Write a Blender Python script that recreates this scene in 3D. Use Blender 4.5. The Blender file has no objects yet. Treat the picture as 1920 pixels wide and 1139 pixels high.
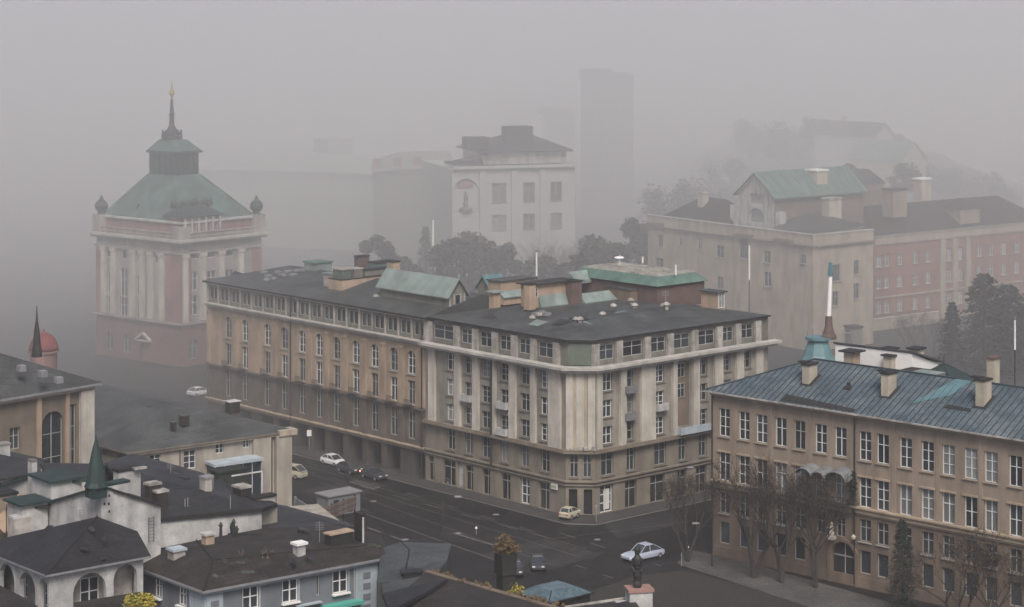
import bpy, bmesh, math, random
from math import radians, sin, cos, pi, sqrt, atan2
from mathutils import Vector, Matrix
scene = bpy.context.scene
COL = scene.collection

# ------------------------------------------------------------ camera, sky, sun
HC = 66.0          # eye height above the street
FP = 4000.0        # focal length in photo pixels (1920 wide)
cam_d = bpy.data.cameras.new('camera')
cam = bpy.data.objects.new('camera', cam_d)
COL.objects.link(cam)
cam.location = (0, 0, HC)
cam.rotation_euler = (radians(90), 0, 0)
cam_d.sensor_width = 36.0
cam_d.lens = 36.0 * FP / 1920.0
cam_d.shift_y = -(1139 / 2.0) / 1920.0     # horizon lies on the top edge of the frame
cam_d.clip_start = 1.0
cam_d.clip_end = 20000
scene.camera = cam

SUN_EL, SUN_AZ = 50, 172     # degrees; azimuth measured from +Y towards +X: behind the camera, set to light the facades
w = bpy.data.worlds.new('World')
scene.world = w
w.use_nodes = True
wn = w.node_tree
for n in list(wn.nodes): wn.nodes.remove(n)
sky = wn.nodes.new('ShaderNodeTexSky')
sky.sky_type = 'NISHITA'
sky.sun_disc = False
sky.sun_elevation = radians(SUN_EL)
sky.sun_rotation = radians(SUN_AZ)
sky.air_density = 0.6
sky.dust_density = 4
sky.ozone_density = 0.3
bg = wn.nodes.new('ShaderNodeBackground')
bg.inputs['Strength'].default_value = .066
wo = wn.nodes.new('ShaderNodeOutputWorld')
wn.links.new(sky.outputs[0], bg.inputs[0])
wn.links.new(bg.outputs[0], wo.inputs[0])

sun_d = bpy.data.lights.new('sun', 'SUN')
sun_d.energy = 1.5
sun_d.angle = radians(25)
sun_d.color = (1.0, 0.94, 0.88)
sun = bpy.data.objects.new('sun', sun_d)
COL.objects.link(sun)
sv = Vector((sin(radians(SUN_AZ)) * cos(radians(SUN_EL)), cos(radians(SUN_AZ)) * cos(radians(SUN_EL)), sin(radians(SUN_EL))))
sun.rotation_euler = sv.to_track_quat('Z', 'Y').to_euler()
sun.location = (0, 300, 300)

scene.view_settings.view_transform = 'Standard'
scene.view_settings.look = 'None'
scene.view_settings.exposure = 1.0
scene.view_settings.gamma = 1.0
scene.cycles.volume_bounces = 3
scene.cycles.max_bounces = 10
HAZE_DENSITY = .0004
HAZE_COLOR = (.99, .985, .972)
BANKS = [(280, .0019), (312, .0038), (348, .0044), (440, .0078)]   # (distance at which it begins, extra density)
HAZE_G = .25

# ------------------------------------------------------------ helpers
def at(px, py, Y):
    """point seen at photo pixel (px, py) at distance Y"""
    return Vector(((px - 960) / FP * Y, Y, HC - py / FP * Y))
def atz(px, py, Z):
    Y = (HC - Z) * FP / py
    return Vector(((px - 960) / FP * Y, Y, Z))
def V(*a): return Vector(a)

class MB:
    def __init__(s): s.v = []; s.f = []; s.m = []
    def poly(s, pts, m=0):
        i = len(s.v); s.v += [tuple(p) for p in pts]; s.f.append(tuple(range(i, i + len(pts)))); s.m.append(m)
    def hexa(s, p, m=0, top=None):
        """8 points: bottom 4 (ccw), top 4"""
        i = len(s.v); s.v += [tuple(q) for q in p]
        for k, f in enumerate(((3, 2, 1, 0), (4, 5, 6, 7), (0, 1, 5, 4), (1, 2, 6, 5), (2, 3, 7, 6), (3, 0, 4, 7))):
            s.f.append(tuple(i + a for a in f)); s.m.append(top if (k == 1 and top is not None) else m)
    def box(s, c, sz, ang=0, m=0, top=None, taper=1.0):
        """c = centre of base"""
        ca, sa = cos(ang), sin(ang); p = []
        for z, t in ((0, 1), (sz[2], taper)):
            for x, y in ((-.5, -.5), (.5, -.5), (.5, .5), (-.5, .5)):
                X, Y = x * sz[0] * t, y * sz[1] * t
                p.append((c[0] + X * ca - Y * sa, c[1] + X * sa + Y * ca, c[2] + z))
        s.hexa(p, m, top)
    def bar(s, a, b, w, h=None, m=0, up=V(0, 0, 1)):
        a = Vector(a); b = Vector(b); h = h or w; d = (b - a).normalized()
        if abs(d.dot(up)) > .99: up = V(1, 0, 0)
        r = d.cross(up).normalized() * w / 2; u = r.cross(d).normalized() * h / 2
        s.hexa([a - r - u, a + r - u, b + r - u, b - r - u, a - r + u, a + r + u, b + r + u, b - r + u], m)
    def tube(s, a, b, r0, r1=None, n=8, m=0, caps=True):
        a = Vector(a); b = Vector(b); r1 = r0 if r1 is None else r1
        d = (b - a).normalized(); up = V(0, 0, 1) if abs(d.z) < .95 else V(1, 0, 0)
        x = d.cross(up).normalized(); y = x.cross(d).normalized(); i = len(s.v)
        for c, r in ((a, r0), (b, r1)):
            for k in range(n):
                t = 2 * pi * k / n; s.v.append(tuple(c + x * cos(t) * r + y * sin(t) * r))
        for k in range(n):
            k2 = (k + 1) % n; s.f.append((i + k, i + k2, i + n + k2, i + n + k)); s.m.append(m)
        if caps:
            s.f.append(tuple(range(i + n - 1, i - 1, -1))); s.m.append(m)
            s.f.append(tuple(range(i + n, i + 2 * n))); s.m.append(m)
    def lathe(s, c, prof, n=16, m=0, ang=0, sq=False):
        i = len(s.v); c = Vector(c)
        for r, z in prof:
            for k in range(n):
                t = 2 * pi * k / n + ang; s.v.append((c.x + r * cos(t), c.y + r * sin(t), c.z + z))
        for j in range(len(prof) - 1):
            for k in range(n):
                k2 = (k + 1) % n; s.f.append((i + j * n + k, i + j * n + k2, i + (j + 1) * n + k2, i + (j + 1) * n + k)); s.m.append(m)
        s.f.append(tuple(range(i + n - 1, i - 1, -1))); s.m.append(m)
        q = i + (len(prof) - 1) * n; s.f.append(tuple(range(q, q + n))); s.m.append(m)
    def build(s, name, mats, parent=None, smooth=False, origin=None):
        me = bpy.data.meshes.new(name)
        o = bpy.data.objects.new(name, me); COL.objects.link(o)
        off = Vector((0, 0, 0))
        if parent is not None: off = wloc(parent)
        elif origin is not None: off = Vector(origin)
        me.from_pydata([(a[0] - off.x, a[1] - off.y, a[2] - off.z) for a in s.v], [], s.f)
        if not isinstance(mats, (list, tuple)): mats = [mats]
        for m in mats: me.materials.append(m)
        if len(mats) > 1: me.polygons.foreach_set('material_index', s.m)
        if smooth: me.polygons.foreach_set('use_smooth', [True] * len(me.polygons))
        me.update()
        if parent is not None: o.parent = parent
        elif origin is not None: o.location = off
        return o

def wloc(o):
    l = o.location.copy()
    while o.parent is not None: o = o.parent; l += o.location
    return l
def tag(o, label=None, cat=None, group=None, kind=None):
    if label: o['label'] = label
    if cat: o['category'] = cat
    if group: o['group'] = group
    if kind: o['kind'] = kind
    return o
def thing(name, label, cat, loc, group=None):
    o = bpy.data.objects.new(name, None); COL.objects.link(o); o.location = loc; o.empty_display_size = .5
    return tag(o, label, cat, group)

# ------------------------------------------------------------ materials
def pmat(name, col, rough=.85, var=.25, scale=.35, streak=0.0, col2=None, bump=0.0, metal=0.0, fine=0.0, spec=.35, emit=None, objvar=0.0, tiles=None):
    m = bpy.data.materials.new(name); m.use_nodes = True; t = m.node_tree; N = t.nodes; L = t.links
    b = N['Principled BSDF']; b.inputs['Roughness'].default_value = rough; b.inputs['Metallic'].default_value = metal
    b.inputs['Specular IOR Level'].default_value = spec
    tc = N.new('ShaderNodeTexCoord')
    n1 = N.new('ShaderNodeTexNoise'); n1.inputs['Scale'].default_value = scale; n1.inputs['Detail'].default_value = 8; n1.inputs['Roughness'].default_value = .65
    L.new(tc.outputs['Object'], n1.inputs['Vector'])
    r1 = N.new('ShaderNodeMapRange'); r1.inputs['From Min'].default_value = .3; r1.inputs['From Max'].default_value = .7
    L.new(n1.outputs['Fac'], r1.inputs['Value'])
    mx = N.new('ShaderNodeMix'); mx.data_type = 'RGBA'
    c = Vector(col); c2 = Vector(col2) if col2 else c * (1 - var)
    c1 = c if col2 else c * (1 + var * .5)
    mx.inputs[6].default_value = (*c1, 1); mx.inputs[7].default_value = (*c2, 1)
    L.new(r1.outputs[0], mx.inputs[0]); out = mx.outputs[2]
    def mul(out, fac_socket, lo, hi):
        mr = N.new('ShaderNodeMapRange'); mr.inputs['From Min'].default_value = .35; mr.inputs['From Max'].default_value = .65
        mr.inputs['To Min'].default_value = lo; mr.inputs['To Max'].default_value = hi
        L.new(fac_socket, mr.inputs['Value'])
        vm = N.new('ShaderNodeVectorMath'); vm.operation = 'SCALE'; L.new(out, vm.inputs[0]); L.new(mr.outputs[0], vm.inputs['Scale'])
        return vm.outputs[0]
    if streak:
        mp = N.new('ShaderNodeMapping'); mp.inputs['Scale'].default_value = (.8, .8, .2)
        L.new(tc.outputs['Object'], mp.inputs['Vector'])
        n2 = N.new('ShaderNodeTexNoise'); n2.inputs['Scale'].default_value = 1.0; n2.inputs['Detail'].default_value = 6
        L.new(mp.outputs[0], n2.inputs['Vector']); out = mul(out, n2.outputs['Fac'], 1 - streak, 1 + streak * .4)
    if fine:
        n3 = N.new('ShaderNodeTexNoise'); n3.inputs['Scale'].default_value = scale * 14; n3.inputs['Detail'].default_value = 5
        L.new(tc.outputs['Object'], n3.inputs['Vector']); out = mul(out, n3.outputs['Fac'], 1 - fine, 1 + fine)
    if tiles:
        mp = N.new('ShaderNodeMapping'); mp.inputs['Rotation'].default_value = (0, 0, -.70); L.new(tc.outputs['Object'], mp.inputs['Vector'])
        bk = N.new('ShaderNodeTexBrick'); bk.inputs['Scale'].default_value = 1.0; bk.inputs['Brick Width'].default_value = tiles[0]; bk.inputs['Row Height'].default_value = tiles[1]
        bk.inputs['Mortar Size'].default_value = tiles[3] if len(tiles) > 3 else .03; q = tiles[2]
        bk.inputs['Color1'].default_value = (1, 1, 1, 1); bk.inputs['Color2'].default_value = (1 - q, 1 - q, 1 - q, 1); bk.inputs['Mortar'].default_value = (1 - q * 2, 1 - q * 2, 1 - q * 2, 1)
        L.new(mp.outputs[0], bk.inputs['Vector'])
        vm = N.new('ShaderNodeVectorMath'); vm.operation = 'MULTIPLY'; L.new(out, vm.inputs[0]); L.new(bk.outputs['Color'], vm.inputs[1]); out = vm.outputs[0]
    if objvar:
        oi = N.new('ShaderNodeObjectInfo'); mr = N.new('ShaderNodeMapRange'); mr.inputs['To Min'].default_value = 1 - objvar; mr.inputs['To Max'].default_value = 1 + objvar
        L.new(oi.outputs['Random'], mr.inputs['Value'])
        vm = N.new('ShaderNodeVectorMath'); vm.operation = 'SCALE'; L.new(out, vm.inputs[0]); L.new(mr.outputs[0], vm.inputs['Scale']); out = vm.outputs[0]
    L.new(out, b.inputs['Base Color'])
    if bump:
        bp = N.new('ShaderNodeBump'); bp.inputs['Strength'].default_value = bump; bp.inputs['Distance'].default_value = .15
        nb = N.new('ShaderNodeTexNoise'); nb.inputs['Scale'].default_value = max(2.0, scale * 8); nb.inputs['Detail'].default_value = 6
        L.new(tc.outputs['Object'], nb.inputs['Vector']); L.new(nb.outputs['Fac'], bp.inputs['Height']); L.new(bp.outputs[0], b.inputs['Normal'])
    if emit:
        b.inputs['Emission Color'].default_value = (*emit[0], 1); b.inputs['Emission Strength'].default_value = emit[1]
    return m

M = {}
def mk(name, *a, **k): M[name] = pmat(name, *a, **k)
mk('asphalt', (.017, .016, .0155), .6, .6, .09, fine=.3, bump=.15, spec=.25, tiles=(9, 3.4, .2, .04))
mk('pavement', (.055, .052, .049), .7, .3, .2, fine=.2, tiles=(1.0, 1.0, .15, .03))
mk('sidewalk', (.095, .09, .085), .7, .4, .3, fine=.3, tiles=(1.0, 1.0, .2, .03))
mk('kerb', (.16, .155, .15), .8)
mk('paint_line', (.14, .135, .13), .7, .6, 1.5, fine=.4)
mk('tram_rail', (.10, .09, .085), .4)
mk('park_soil', (.034, .029, .025), .95, .5, .3, col2=(.020, .019, .015), fine=.3)
mk('field', (.02, .02, .019), .95, .4, .02)
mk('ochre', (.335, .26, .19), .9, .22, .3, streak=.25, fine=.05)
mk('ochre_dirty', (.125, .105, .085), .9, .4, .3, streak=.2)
mk('cream', (0.361, 0.312, 0.246), .9, .15, .3, streak=.25)
mk('cream_dark', (.185, .155, .12), .9, .25, .3, streak=.2)
mk('corner_infill', (.25, .23, .195), .9, .25, .35, streak=.28, fine=.06)
mk('corner_base', (.20, .175, .14), .9, .25, .3, streak=.2)
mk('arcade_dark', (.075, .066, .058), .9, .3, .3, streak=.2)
mk('pale_stone', (0.47, 0.44, 0.385), .9, .2, .4, streak=.22, fine=.05, tiles=(1.6, .6, .05, .02))
mk('cornice_stone', (0.410, 0.394, 0.361), .9, .25, .5, streak=.2)
mk('attic_grey', (.17, .165, .14), .9, .3, .6, streak=.2)
mk('attic_pale', (.36, .34, .31), .9, .4, 1.2, streak=.4)
mk('green_panel', (.10, .125, .10), .7, .3, .5, streak=.2)
mk('roof_dark', (.036, .035, .035), .62, .55, .30, fine=.3, bump=.3, tiles=(2.4, .75, .30, .035))
mk('roof_grey', (.066, .071, .070), .6, .5, .22, fine=.2, bump=.2, tiles=(3.0, .8, .2, .03))
mk('roof_brown', (.036, .030, .026), .75, .6, .5, fine=.35, bump=.3, tiles=(1.6, .5, .3, .03))
mk('roof_slate', (.028, .027, .029), .65, .5, .4, fine=.25, bump=.3, tiles=(.6, .35, .35, .02))
mk('roof_blue', (.045, .075, .095), .42, .35, .22, col2=(.14, .165, .175), fine=.3, spec=.45, tiles=(.9, 4.0, .2, .0))
mk('roof_seam', (.03, .045, .055), .5)
mk('copper', (0.098, 0.164, 0.139), .6, .3, .3, streak=.2)
mk('copper_pale', (0.205, 0.254, 0.238), .55, .25, .4, streak=.2)
mk('copper_dark', (.022, .042, .038), .6, .35, .4, streak=.3)
mk('copper_roof', (.075, .135, .115), .6, .4, .3, streak=.35)
mk('copper_blue', (.10, .19, .21), .5, .3, .6)
mk('beige_box', (0.369, 0.279, 0.205), .9, .15, .5, streak=.2)
mk('chimney_cream', (0.410, 0.369, 0.295), .9, .15, .8, streak=.2)
mk('brick_dark', (.12, .085, .075), .9, .3, .8)
mk('cap_dark', (.02,.018,.017), .8)
mk('white_wall', (.43, .43, .42), .9, .30, .9, streak=.25, fine=.12)
mk('white_paint', (.75, .74, .72), .6, .1, 1.0)
mk('frame_white', (.62, .63, .62), .5, .1, 1.0)
mk('frame_dim', (.32, .32, .30), .6, .2, 1.0)
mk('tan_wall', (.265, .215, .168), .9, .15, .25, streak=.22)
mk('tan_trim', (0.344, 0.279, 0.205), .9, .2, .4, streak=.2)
mk('tan_dark', (.17, .13, .10), .9, .25, .3, streak=.2)
mk('blue_wall', (.155, .17, .19), .85, .12, .3, streak=.15)
mk('blue_pale', (.36, .42, .46), .8, .15, .5, streak=.15)
mk('low_wall', (0.328, 0.299, 0.254), .9, .15, .3, streak=.25)
mk('pink_wall', (.25, .145, .13), .9, .25, .3, streak=.25)
mk('pink_dark', (.16, .088, .075), .9, .3, .3, streak=.25)
mk('tower_stone', (.30, .275, .25), .9, .25, .3, streak=.25)
mk('far_white', (0.361, 0.361, 0.344), .9, .10, .1)
mk('red_dome', (.17, .04, .036), .7, .3, .4)
mk('brick_red', (.25, .13, .095), .9, .25, .3, streak=.2)
mk('glass', (.030, .036, .042), .12, .3, .5, objvar=.6, spec=.8)
mk('glass_pale', (.16, .17, .17), .3, .3, .5, objvar=.5, spec=.6)
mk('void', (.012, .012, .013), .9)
mk('iron', (.03, .03, .03), .6)
mk('steel', (.22, .22, .23), .45, .2, 1.0)
mk('awning_glass', (.17, .185, .19), .3, .3, 1.0, spec=.5)
mk('bark', (.05, .042, .035), .95, .3, 2.0)
mk('twig', (.040, .032, .027), .95, .3, 1.0)
mk('leaf_dark', (.022, .030, .022), .9, .5, .5, objvar=.2)
mk('leaf_mid', (.040, .045, .032), .9, .5, .5, objvar=.2)
mk('leaf_brown', (.10, .07, .035), .9, .4, .5)
mk('leaf_orange', (.15, .10, .045), .9, .4, 1.5)
mk('leaf_yellow', (.42, .32, .05), .8, .4, 1.5, col2=(.16, .17, .03))
mk('car_white', (.62, .63, .64), .3, .08, 1.0, spec=.6)
mk('car_blue', (.38, .43, .52), .3, .08, 1.0, spec=.6)
mk('car_dark', (.04, .04, .045), .3, .1, 1.0, spec=.6)
mk('car_yellow', (.42, .40, .30), .3, .08, 1.0, spec=.6)
mk('tyre', (.02, .02, .02), .85)
mk('lamp_glass', (.7, .7, .68), .2)
mk('tail_red', (.45, .02, .02), .3)
mk('brake_lit', (.8, .05, .03), .3, emit=((1.0, .25, .15), 14))
mk('lit_sign', (.60, .60, .58), .4)
mk('sign_green', (.12, .25, .08), .5)
mk('statue_dark', (.03, .032, .03), .5, .6, 3.0)
mk('terracotta', (.30, .18, .15), .8)
mk('wood', (.16, .11, .075), .9, .3, 1.0)
mk('grey_panel', (.17, .175, .185), .5, .25, .4)
mk('hill', (.10,.10,.10), .95, .4, .05)
mk('far_wall', (0.279, 0.287, 0.254), .9, .12, .1)
mk('tower_block', (.05, .05, .055), .9, .1, .1)
mk('teal_paint', (.10, .40, .34), .5)
mk('kiosk_glass', (.12, .175, .20), .3, .5, 1.8, col2=(.03, .05, .06), fine=.6, spec=.6)

# ------------------------------------------------------------ facades
class Fac:
    """a vertical wall plane; A is its left end and B its right end as seen from outside"""
    def __init__(s, A, B):
        s.A = V(A[0], A[1]); s.B = V(B[0], B[1]); d = s.B - s.A; s.L = d.length; s.d = d / s.L; s.n = V(s.d.y, -s.d.x)
        s.ang = atan2(s.d.y, s.d.x)
    def pt(s, u, z, o=0.0):
        p = s.A + s.d * u + s.n * o; return Vector((p.x, p.y, z))
    def u(s, px, o=0.0):
        k = (px - 960) / FP; A = s.A + s.n * o
        return (A.x - k * A.y) / (k * s.d.y - s.d.x)
    def z(s, px, py):
        u = s.u(px); return HC - py / FP * s.pt(u, 0).y
    def box(s, mb, u0, u1, z0, z1, o0, o1, m=0):
        P = s.pt
        mb.hexa([P(u0, z0, o1), P(u1, z0, o1), P(u1, z0, o0), P(u0, z0, o0), P(u0, z1, o1), P(u1, z1, o1), P(u1, z1, o0), P(u0, z1, o0)], m)
    def wall(s, mb, u0, u1, z0, z1, ops=(), dep=.35, m=0, rm=None):
        """ops: (ua,ub,za,zb[,arch]); cells outside openings are faces, with reveals"""
        rm = m if rm is None else rm
        ops = [o for o in ops if o[1] > u0 and o[0] < u1]
        us = sorted({u0, u1} | {round(max(u0, min(u1, q)), 4) for o in ops for q in o[:2]})
        zs = sorted({z0, z1} | {round(max(z0, min(z1, q)), 4) for o in ops for q in o[2:4]})
        for i in range(len(us) - 1):
            for j in range(len(zs) - 1):
                a, b, c, d = us[i], us[i + 1], zs[j], zs[j + 1]
                if b - a < 1e-4 or d - c < 1e-4: continue
                uc, zc = (a + b) / 2, (c + d) / 2
                if any(o[0] < uc < o[1] and o[2] < zc < o[3] for o in ops): continue
                mb.poly([s.pt(a, c), s.pt(b, c), s.pt(b, d), s.pt(a, d)], m)
        for o in ops:
            a, b, c, d = o[:4]; P = s.pt; arch = len(o) > 4 and o[4]
            r = (b - a) / 2 if arch else 0
            if arch and r > d - c - .05: r = d - c - .05
            mb.poly([P(a, c), P(a, c, -dep), P(b, c, -dep), P(b, c)], rm)
            mb.poly([P(a, c, -dep), P(a, c), P(a, d - r), P(a, d - r, -dep)], rm)
            mb.poly([P(b, c), P(b, c, -dep), P(b, d - r, -dep), P(b, d - r)], rm)
            if not arch: mb.poly([P(a, d), P(b, d), P(b, d, -dep), P(a, d, -dep)], rm)
            else:
                n = 8; um = (a + b) / 2; w2 = (b - a) / 2
                pts = [(um - w2 * cos(pi * k / n), d - r + r * sin(pi * k / n)) for k in range(n + 1)]
                for k in range(n):
                    p, q = pts[k], pts[k + 1]
                    mb.poly([P(p[0], p[1], -dep), P(p[0], p[1]), P(q[0], q[1]), P(q[0], q[1], -dep)], rm)
                    mb.poly([P(p[0], p[1]), P(p[0], d), P(q[0], d), P(q[0], q[1])], m)
    def band(s, name, z0, z1, o, mat, parent, u0=None, u1=None, lab=None, steps=0):
        mb = MB(); u0 = 0 if u0 is None else u0; u1 = s.L if u1 is None else u1
        s.box(mb, u0, u1, z0, z1, -.05, o)
        if steps:
            s.box(mb, u0 - .1, u1 + .1, z1 + .002, z1 + .18, -.05, o + .22)
            s.box(mb, u0, u1, z0 - .25, z0 - .002, -.05, o * .5)
        ob = mb.build(name, mat, parent)
        if lab: ob['label'] = lab
        return ob

WIN = {}
def win_meshes(w, h, style, fm, gm, arch=False):
    key = (round(w, 2), round(h, 2), style, fm, gm, arch)
    if key in WIN: return WIN[key]
    f = MB(); t = .08
    def bx(mb, x0, x1, z0, z1, y0=-.04, y1=.05, m=0):
        mb.hexa([(x0, y0, z0), (x1, y0, z0), (x1, y1, z0), (x0, y1, z0), (x0, y0, z1), (x1, y0, z1), (x1, y1, z1), (x0, y1, z1)], m)
    W = w / 2
    bx(f, -W, -W + t, 0, h); bx(f, W - t, W, 0, h); bx(f, -W + t, W - t, 0, t); bx(f, -W + t, W - t, h - t, h)
    k = .05
    if style in ('cross', 'crossbar', 'six'):
        bx(f, -k, k, t, h - t)
    if style in ('cross',): bx(f, -W + t, -k, h * .62, h * .62 + .07); bx(f, k, W - t, h * .62, h * .62 + .07)
    if style == 'crossbar': bx(f, -W + t, -k, h * .5, h * .5 + .07); bx(f, k, W - t, h * .5, h * .5 + .07)
    if style == 'six':
        for q in (.34, .68):
            bx(f, -W + t, -k, h * q, h * q + .06); bx(f, k, W - t, h * q, h * q + .06)
    if style == 'bars':
        for q in (-.5, 0, .5): bx(f, q * W - .03, q * W + .03, t, h - t)
    g = MB(); g.poly([(-W + .01, .03, .01), (W - .01, .03, .01), (W - .01, .03, h - .01), (-W + .01, .03, h - .01)])
    g.poly([(W - .01, .06, .01), (-W + .01, .06, .01), (-W + .01, .06, h - .01), (W - .01, .06, h - .01)])
    def me(mb, nm, mat):
        q = bpy.data.meshes.new(nm); q.from_pydata(mb.v, [], mb.f); q.materials.append(mat); q.update(); return q
    WIN[key] = (me(f, 'window', M[fm]), me(g, 'pane', M[gm])); return WIN[key]
def window(fac, u, z, w, h, parent, style='cross', fm='frame_white', gm='glass', dep=.25, name='window', sill=None, lab=None):
    a, b = win_meshes(w, h, style, fm, gm)
    o = bpy.data.objects.new(name, a); COL.objects.link(o); o.parent = parent
    o.location = fac.pt(u, z, -dep) - wloc(parent); o.rotation_euler = (0, 0, fac.ang)
    p = bpy.data.objects.new('pane', b); COL.objects.link(p); p.parent = o
    if sill:
        key = ('sill', round(w, 2), sill)
        if key not in WIN:
            mb = MB(); mb.hexa([(-w / 2 - .12, -.45, -.12), (w / 2 + .12, -.45, -.12), (w / 2 + .12, -.02, -.12), (-w / 2 - .12, -.02, -.12),
                                (-w / 2 - .12, -.45, 0), (w / 2 + .12, -.45, 0), (w / 2 + .12, -.02, .0), (-w / 2 - .12, -.02, .0)])
            me = bpy.data.meshes.new('sill'); me.from_pydata(mb.v, [], mb.f); me.materials.append(M[sill]); me.update(); WIN[key] = me
        q = bpy.data.objects.new('sill', WIN[key]); COL.objects.link(q); q.parent = o
    if lab: o['label'] = lab
    return o
def inq(P, dx, dy): return V(P[0] + dx, P[1] + dy)

def hip(mb, p, z0, zr, in0, in1, over=.5, m=0, th=.25, em=1, gm=None):
    """p: 4 footprint corners ccw; ridge from edge p3-p0 side (inset in0) to edge p1-p2 side (inset in1)"""
    p = [V(a[0], a[1]) for a in p]; c = sum(p, V(0, 0)) / 4
    d = (p[1] - p[0]).normalized(); e = (p[3] - p[0]).normalized()
    q = [p[0] - d * over - e * over, p[1] + d * over - e * over, p[2] + d * over + e * over, p[3] - d * over + e * over]
    r0 = (q[0] + q[3]) / 2 + d * (in0 + (over if in0 else 0)); r1 = (q[1] + q[2]) / 2 - d * (in1 + (over if in1 else 0))
    E = [Vector((a.x, a.y, z0)) for a in q]; R0 = Vector((r0.x, r0.y, zr)); R1 = Vector((r1.x, r1.y, zr))
    mb.poly([E[0], E[1], R1, R0], m); mb.poly([E[2], E[3], R0, R1], m)
    mb.poly([E[3], E[0], R0], m if in0 else (gm if gm is not None else m)); mb.poly([E[1], E[2], R1], m if in1 else (gm if gm is not None else m))
    B = [a - V(0, 0, th) for a in E]
    for i in range(4): j = (i + 1) % 4; mb.poly([B[i], B[j], E[j], E[i]], em)
    mb.poly([B[3], B[2], B[1], B[0]], em)
    return E, R0, R1

def plain_walls(mb, pts, z0, z1, skip=(), m=0, cap=True):
    n = len(pts)
    for i in range(n):
        if i in skip: continue
        a, b = pts[i], pts[(i + 1) % n]
        mb.poly([(a[0], a[1], z0), (b[0], b[1], z0), (b[0], b[1], z1), (a[0], a[1], z1)], m)
    if cap: mb.poly([(a[0], a[1], z1 - .01) for a in pts], m)

DR = V(.766, .643); DL = V(-.700, .714)
AR = atan2(DR.y, DR.x)

def chimney(px, py, Y, w, d, h, parent, mat='chimney_cream', cap='cap_dark', capo=.15, pots=0, name='chimney', ang=AR, top=None, lab=None, cat=None):
    """chimney whose base front corner sits at photo pixel (px,py), distance Y"""
    p = at(px, py, Y)
    return chimney_at(p, w, d, h, parent, mat, cap, capo, pots, name, ang, lab, cat)
def chimney_at(p, w, d, h, parent, mat='chimney_cream', cap='cap_dark', capo=.15, pots=0, name='chimney', ang=AR, lab=None, cat=None, sink=.8):
    mb = MB(); mb.box((p.x, p.y, p.z - sink), (w, d, h + sink), ang, 0)
    mb.box((p.x, p.y, p.z + h + .003), (w + 2 * capo, d + 2 * capo, .22), ang, 1)
    mb.box((p.x, p.y, p.z + h - .45), (w + capo, d + capo, .16), ang, 0)
    o = mb.build(name, [M[mat], M[cap]], parent)
    if pots:
        for k in range(pots):
            q = MB(); t = (k + .5) / pots - .5
            x = p.x + cos(ang) * t * w * .8; y = p.y + sin(ang) * t * w * .8
            q.lathe((x, y, p.z + h + .22), [(.14, 0), (.12, .35), (.16, .38), (.16, .45)], 8)
            q.build('chimney_pot', M['brick_dark'], o)
    if lab: tag(o, lab, cat)
    return o

# ------------------------------------------------------------ ground, roads
def sheet(name, pts, z, mat, label=None, thick=None):
    mb = MB()
    if thick:
        n = len(pts); lo = [(p[0], p[1], z - thick) for p in pts]; hi = [(p[0], p[1], z) for p in pts]
        mb.poly(hi, 0)
        for i in range(n): j = (i + 1) % n; mb.poly([lo[i], lo[j], hi[j], hi[i]], 1)
        o = mb.build(name, [M[mat], M['kerb']])
    else:
        mb.poly([(p[0], p[1], z) for p in pts]); o = mb.build(name, M[mat])
    o['kind'] = 'structure'; return o
sheet('ground', [(-6000, -300), (6000, -300), (6000, 9000), (-6000, 9000)], 0, 'field')
sheet('road', [(-110, 200), (20, 120), (110, 160), (110, 230), (60, 262), (60, 300), (-40, 420), (-140, 420)], .004, 'asphalt')
def g(px, py, Z=0.0):
    p = atz(px, py, Z); return (p.x, p.y)

C0 = V(8.67, 271.0); L0 = V(-47.2, 331.0); R0 = V(35.3, 294.0)
FL = Fac(L0, C0); FR = Fac(C0, R0)
uC = FL.L
CL = FL.pt(uC - 2.6, 0).xy; CR = FR.pt(2.6, 0).xy
FC = Fac(CL, CR)
uJ = FL.u(798)
J = FL.pt(uJ, 0).xy
# pavements round the corner block, with kerbs
def offs(fac, u, o): p = fac.pt(u, 0, o); return (p.x, p.y)
sheet('pavement', [offs(FL, -6, 3.2), offs(FL, uC + .5, 3.2), offs(FR, -.5, 3.6), offs(FR, FR.L + 14, 3.6), offs(FR, FR.L + 14, -.5), (C0.x, C0.y + 4), offs(FL, -6, -.5)], .13, 'pavement', thick=.13)
# markings
def line(name, a, b, wd=.16, dash=None, z=.010, mat='paint_line'):
    a = V(*a); b = V(*b); d = (b - a).normalized(); r = V(d.y, -d.x) * wd / 2; L = (b - a).length; mb = MB(); t = 0
    while t < L:
        e = min(L, t + (dash[0] if dash else L)); p, q = a + d * t, a + d * e
        mb.poly([(p + r).to_3d() + V(0, 0, z), (q + r).to_3d() + V(0, 0, z), (q - r).to_3d() + V(0, 0, z), (p - r).to_3d() + V(0, 0, z)])
        t = e + (dash[1] if dash else 1)
    o = mb.build(name, M[mat]); o['kind'] = 'structure'
line('road_marking', g(560, 880), g(1030, 1010), .14, (4, 3))
line('road_marking', g(640, 948), g(960, 1062), .14)
line('road_marking', g(690, 990), g(830, 1040), .25, (3, 2))
line('road_marking', g(850, 1000), g(940, 1027), .3)
line('tram_rail', g(520, 858), g(1100, 1030), .10, mat='tram_rail', z=.014)
line('tram_rail', g(512, 868), g(1085, 1044), .10, mat='tram_rail', z=.014)
line('tram_rail', g(1030, 1012), g(1300, 978), .10, mat='tram_rail', z=.018)
line('road_marking', g(1050, 1000), g(1240, 1062), .14, (3, 3))
for k in range(0):
    a = g(668 + k * 13, 978 + k * 3.2); b = g(640 + k * 13, 990 + k * 3.2)
    line('zebra_crossing', a, b, .45, z=.012)
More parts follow.
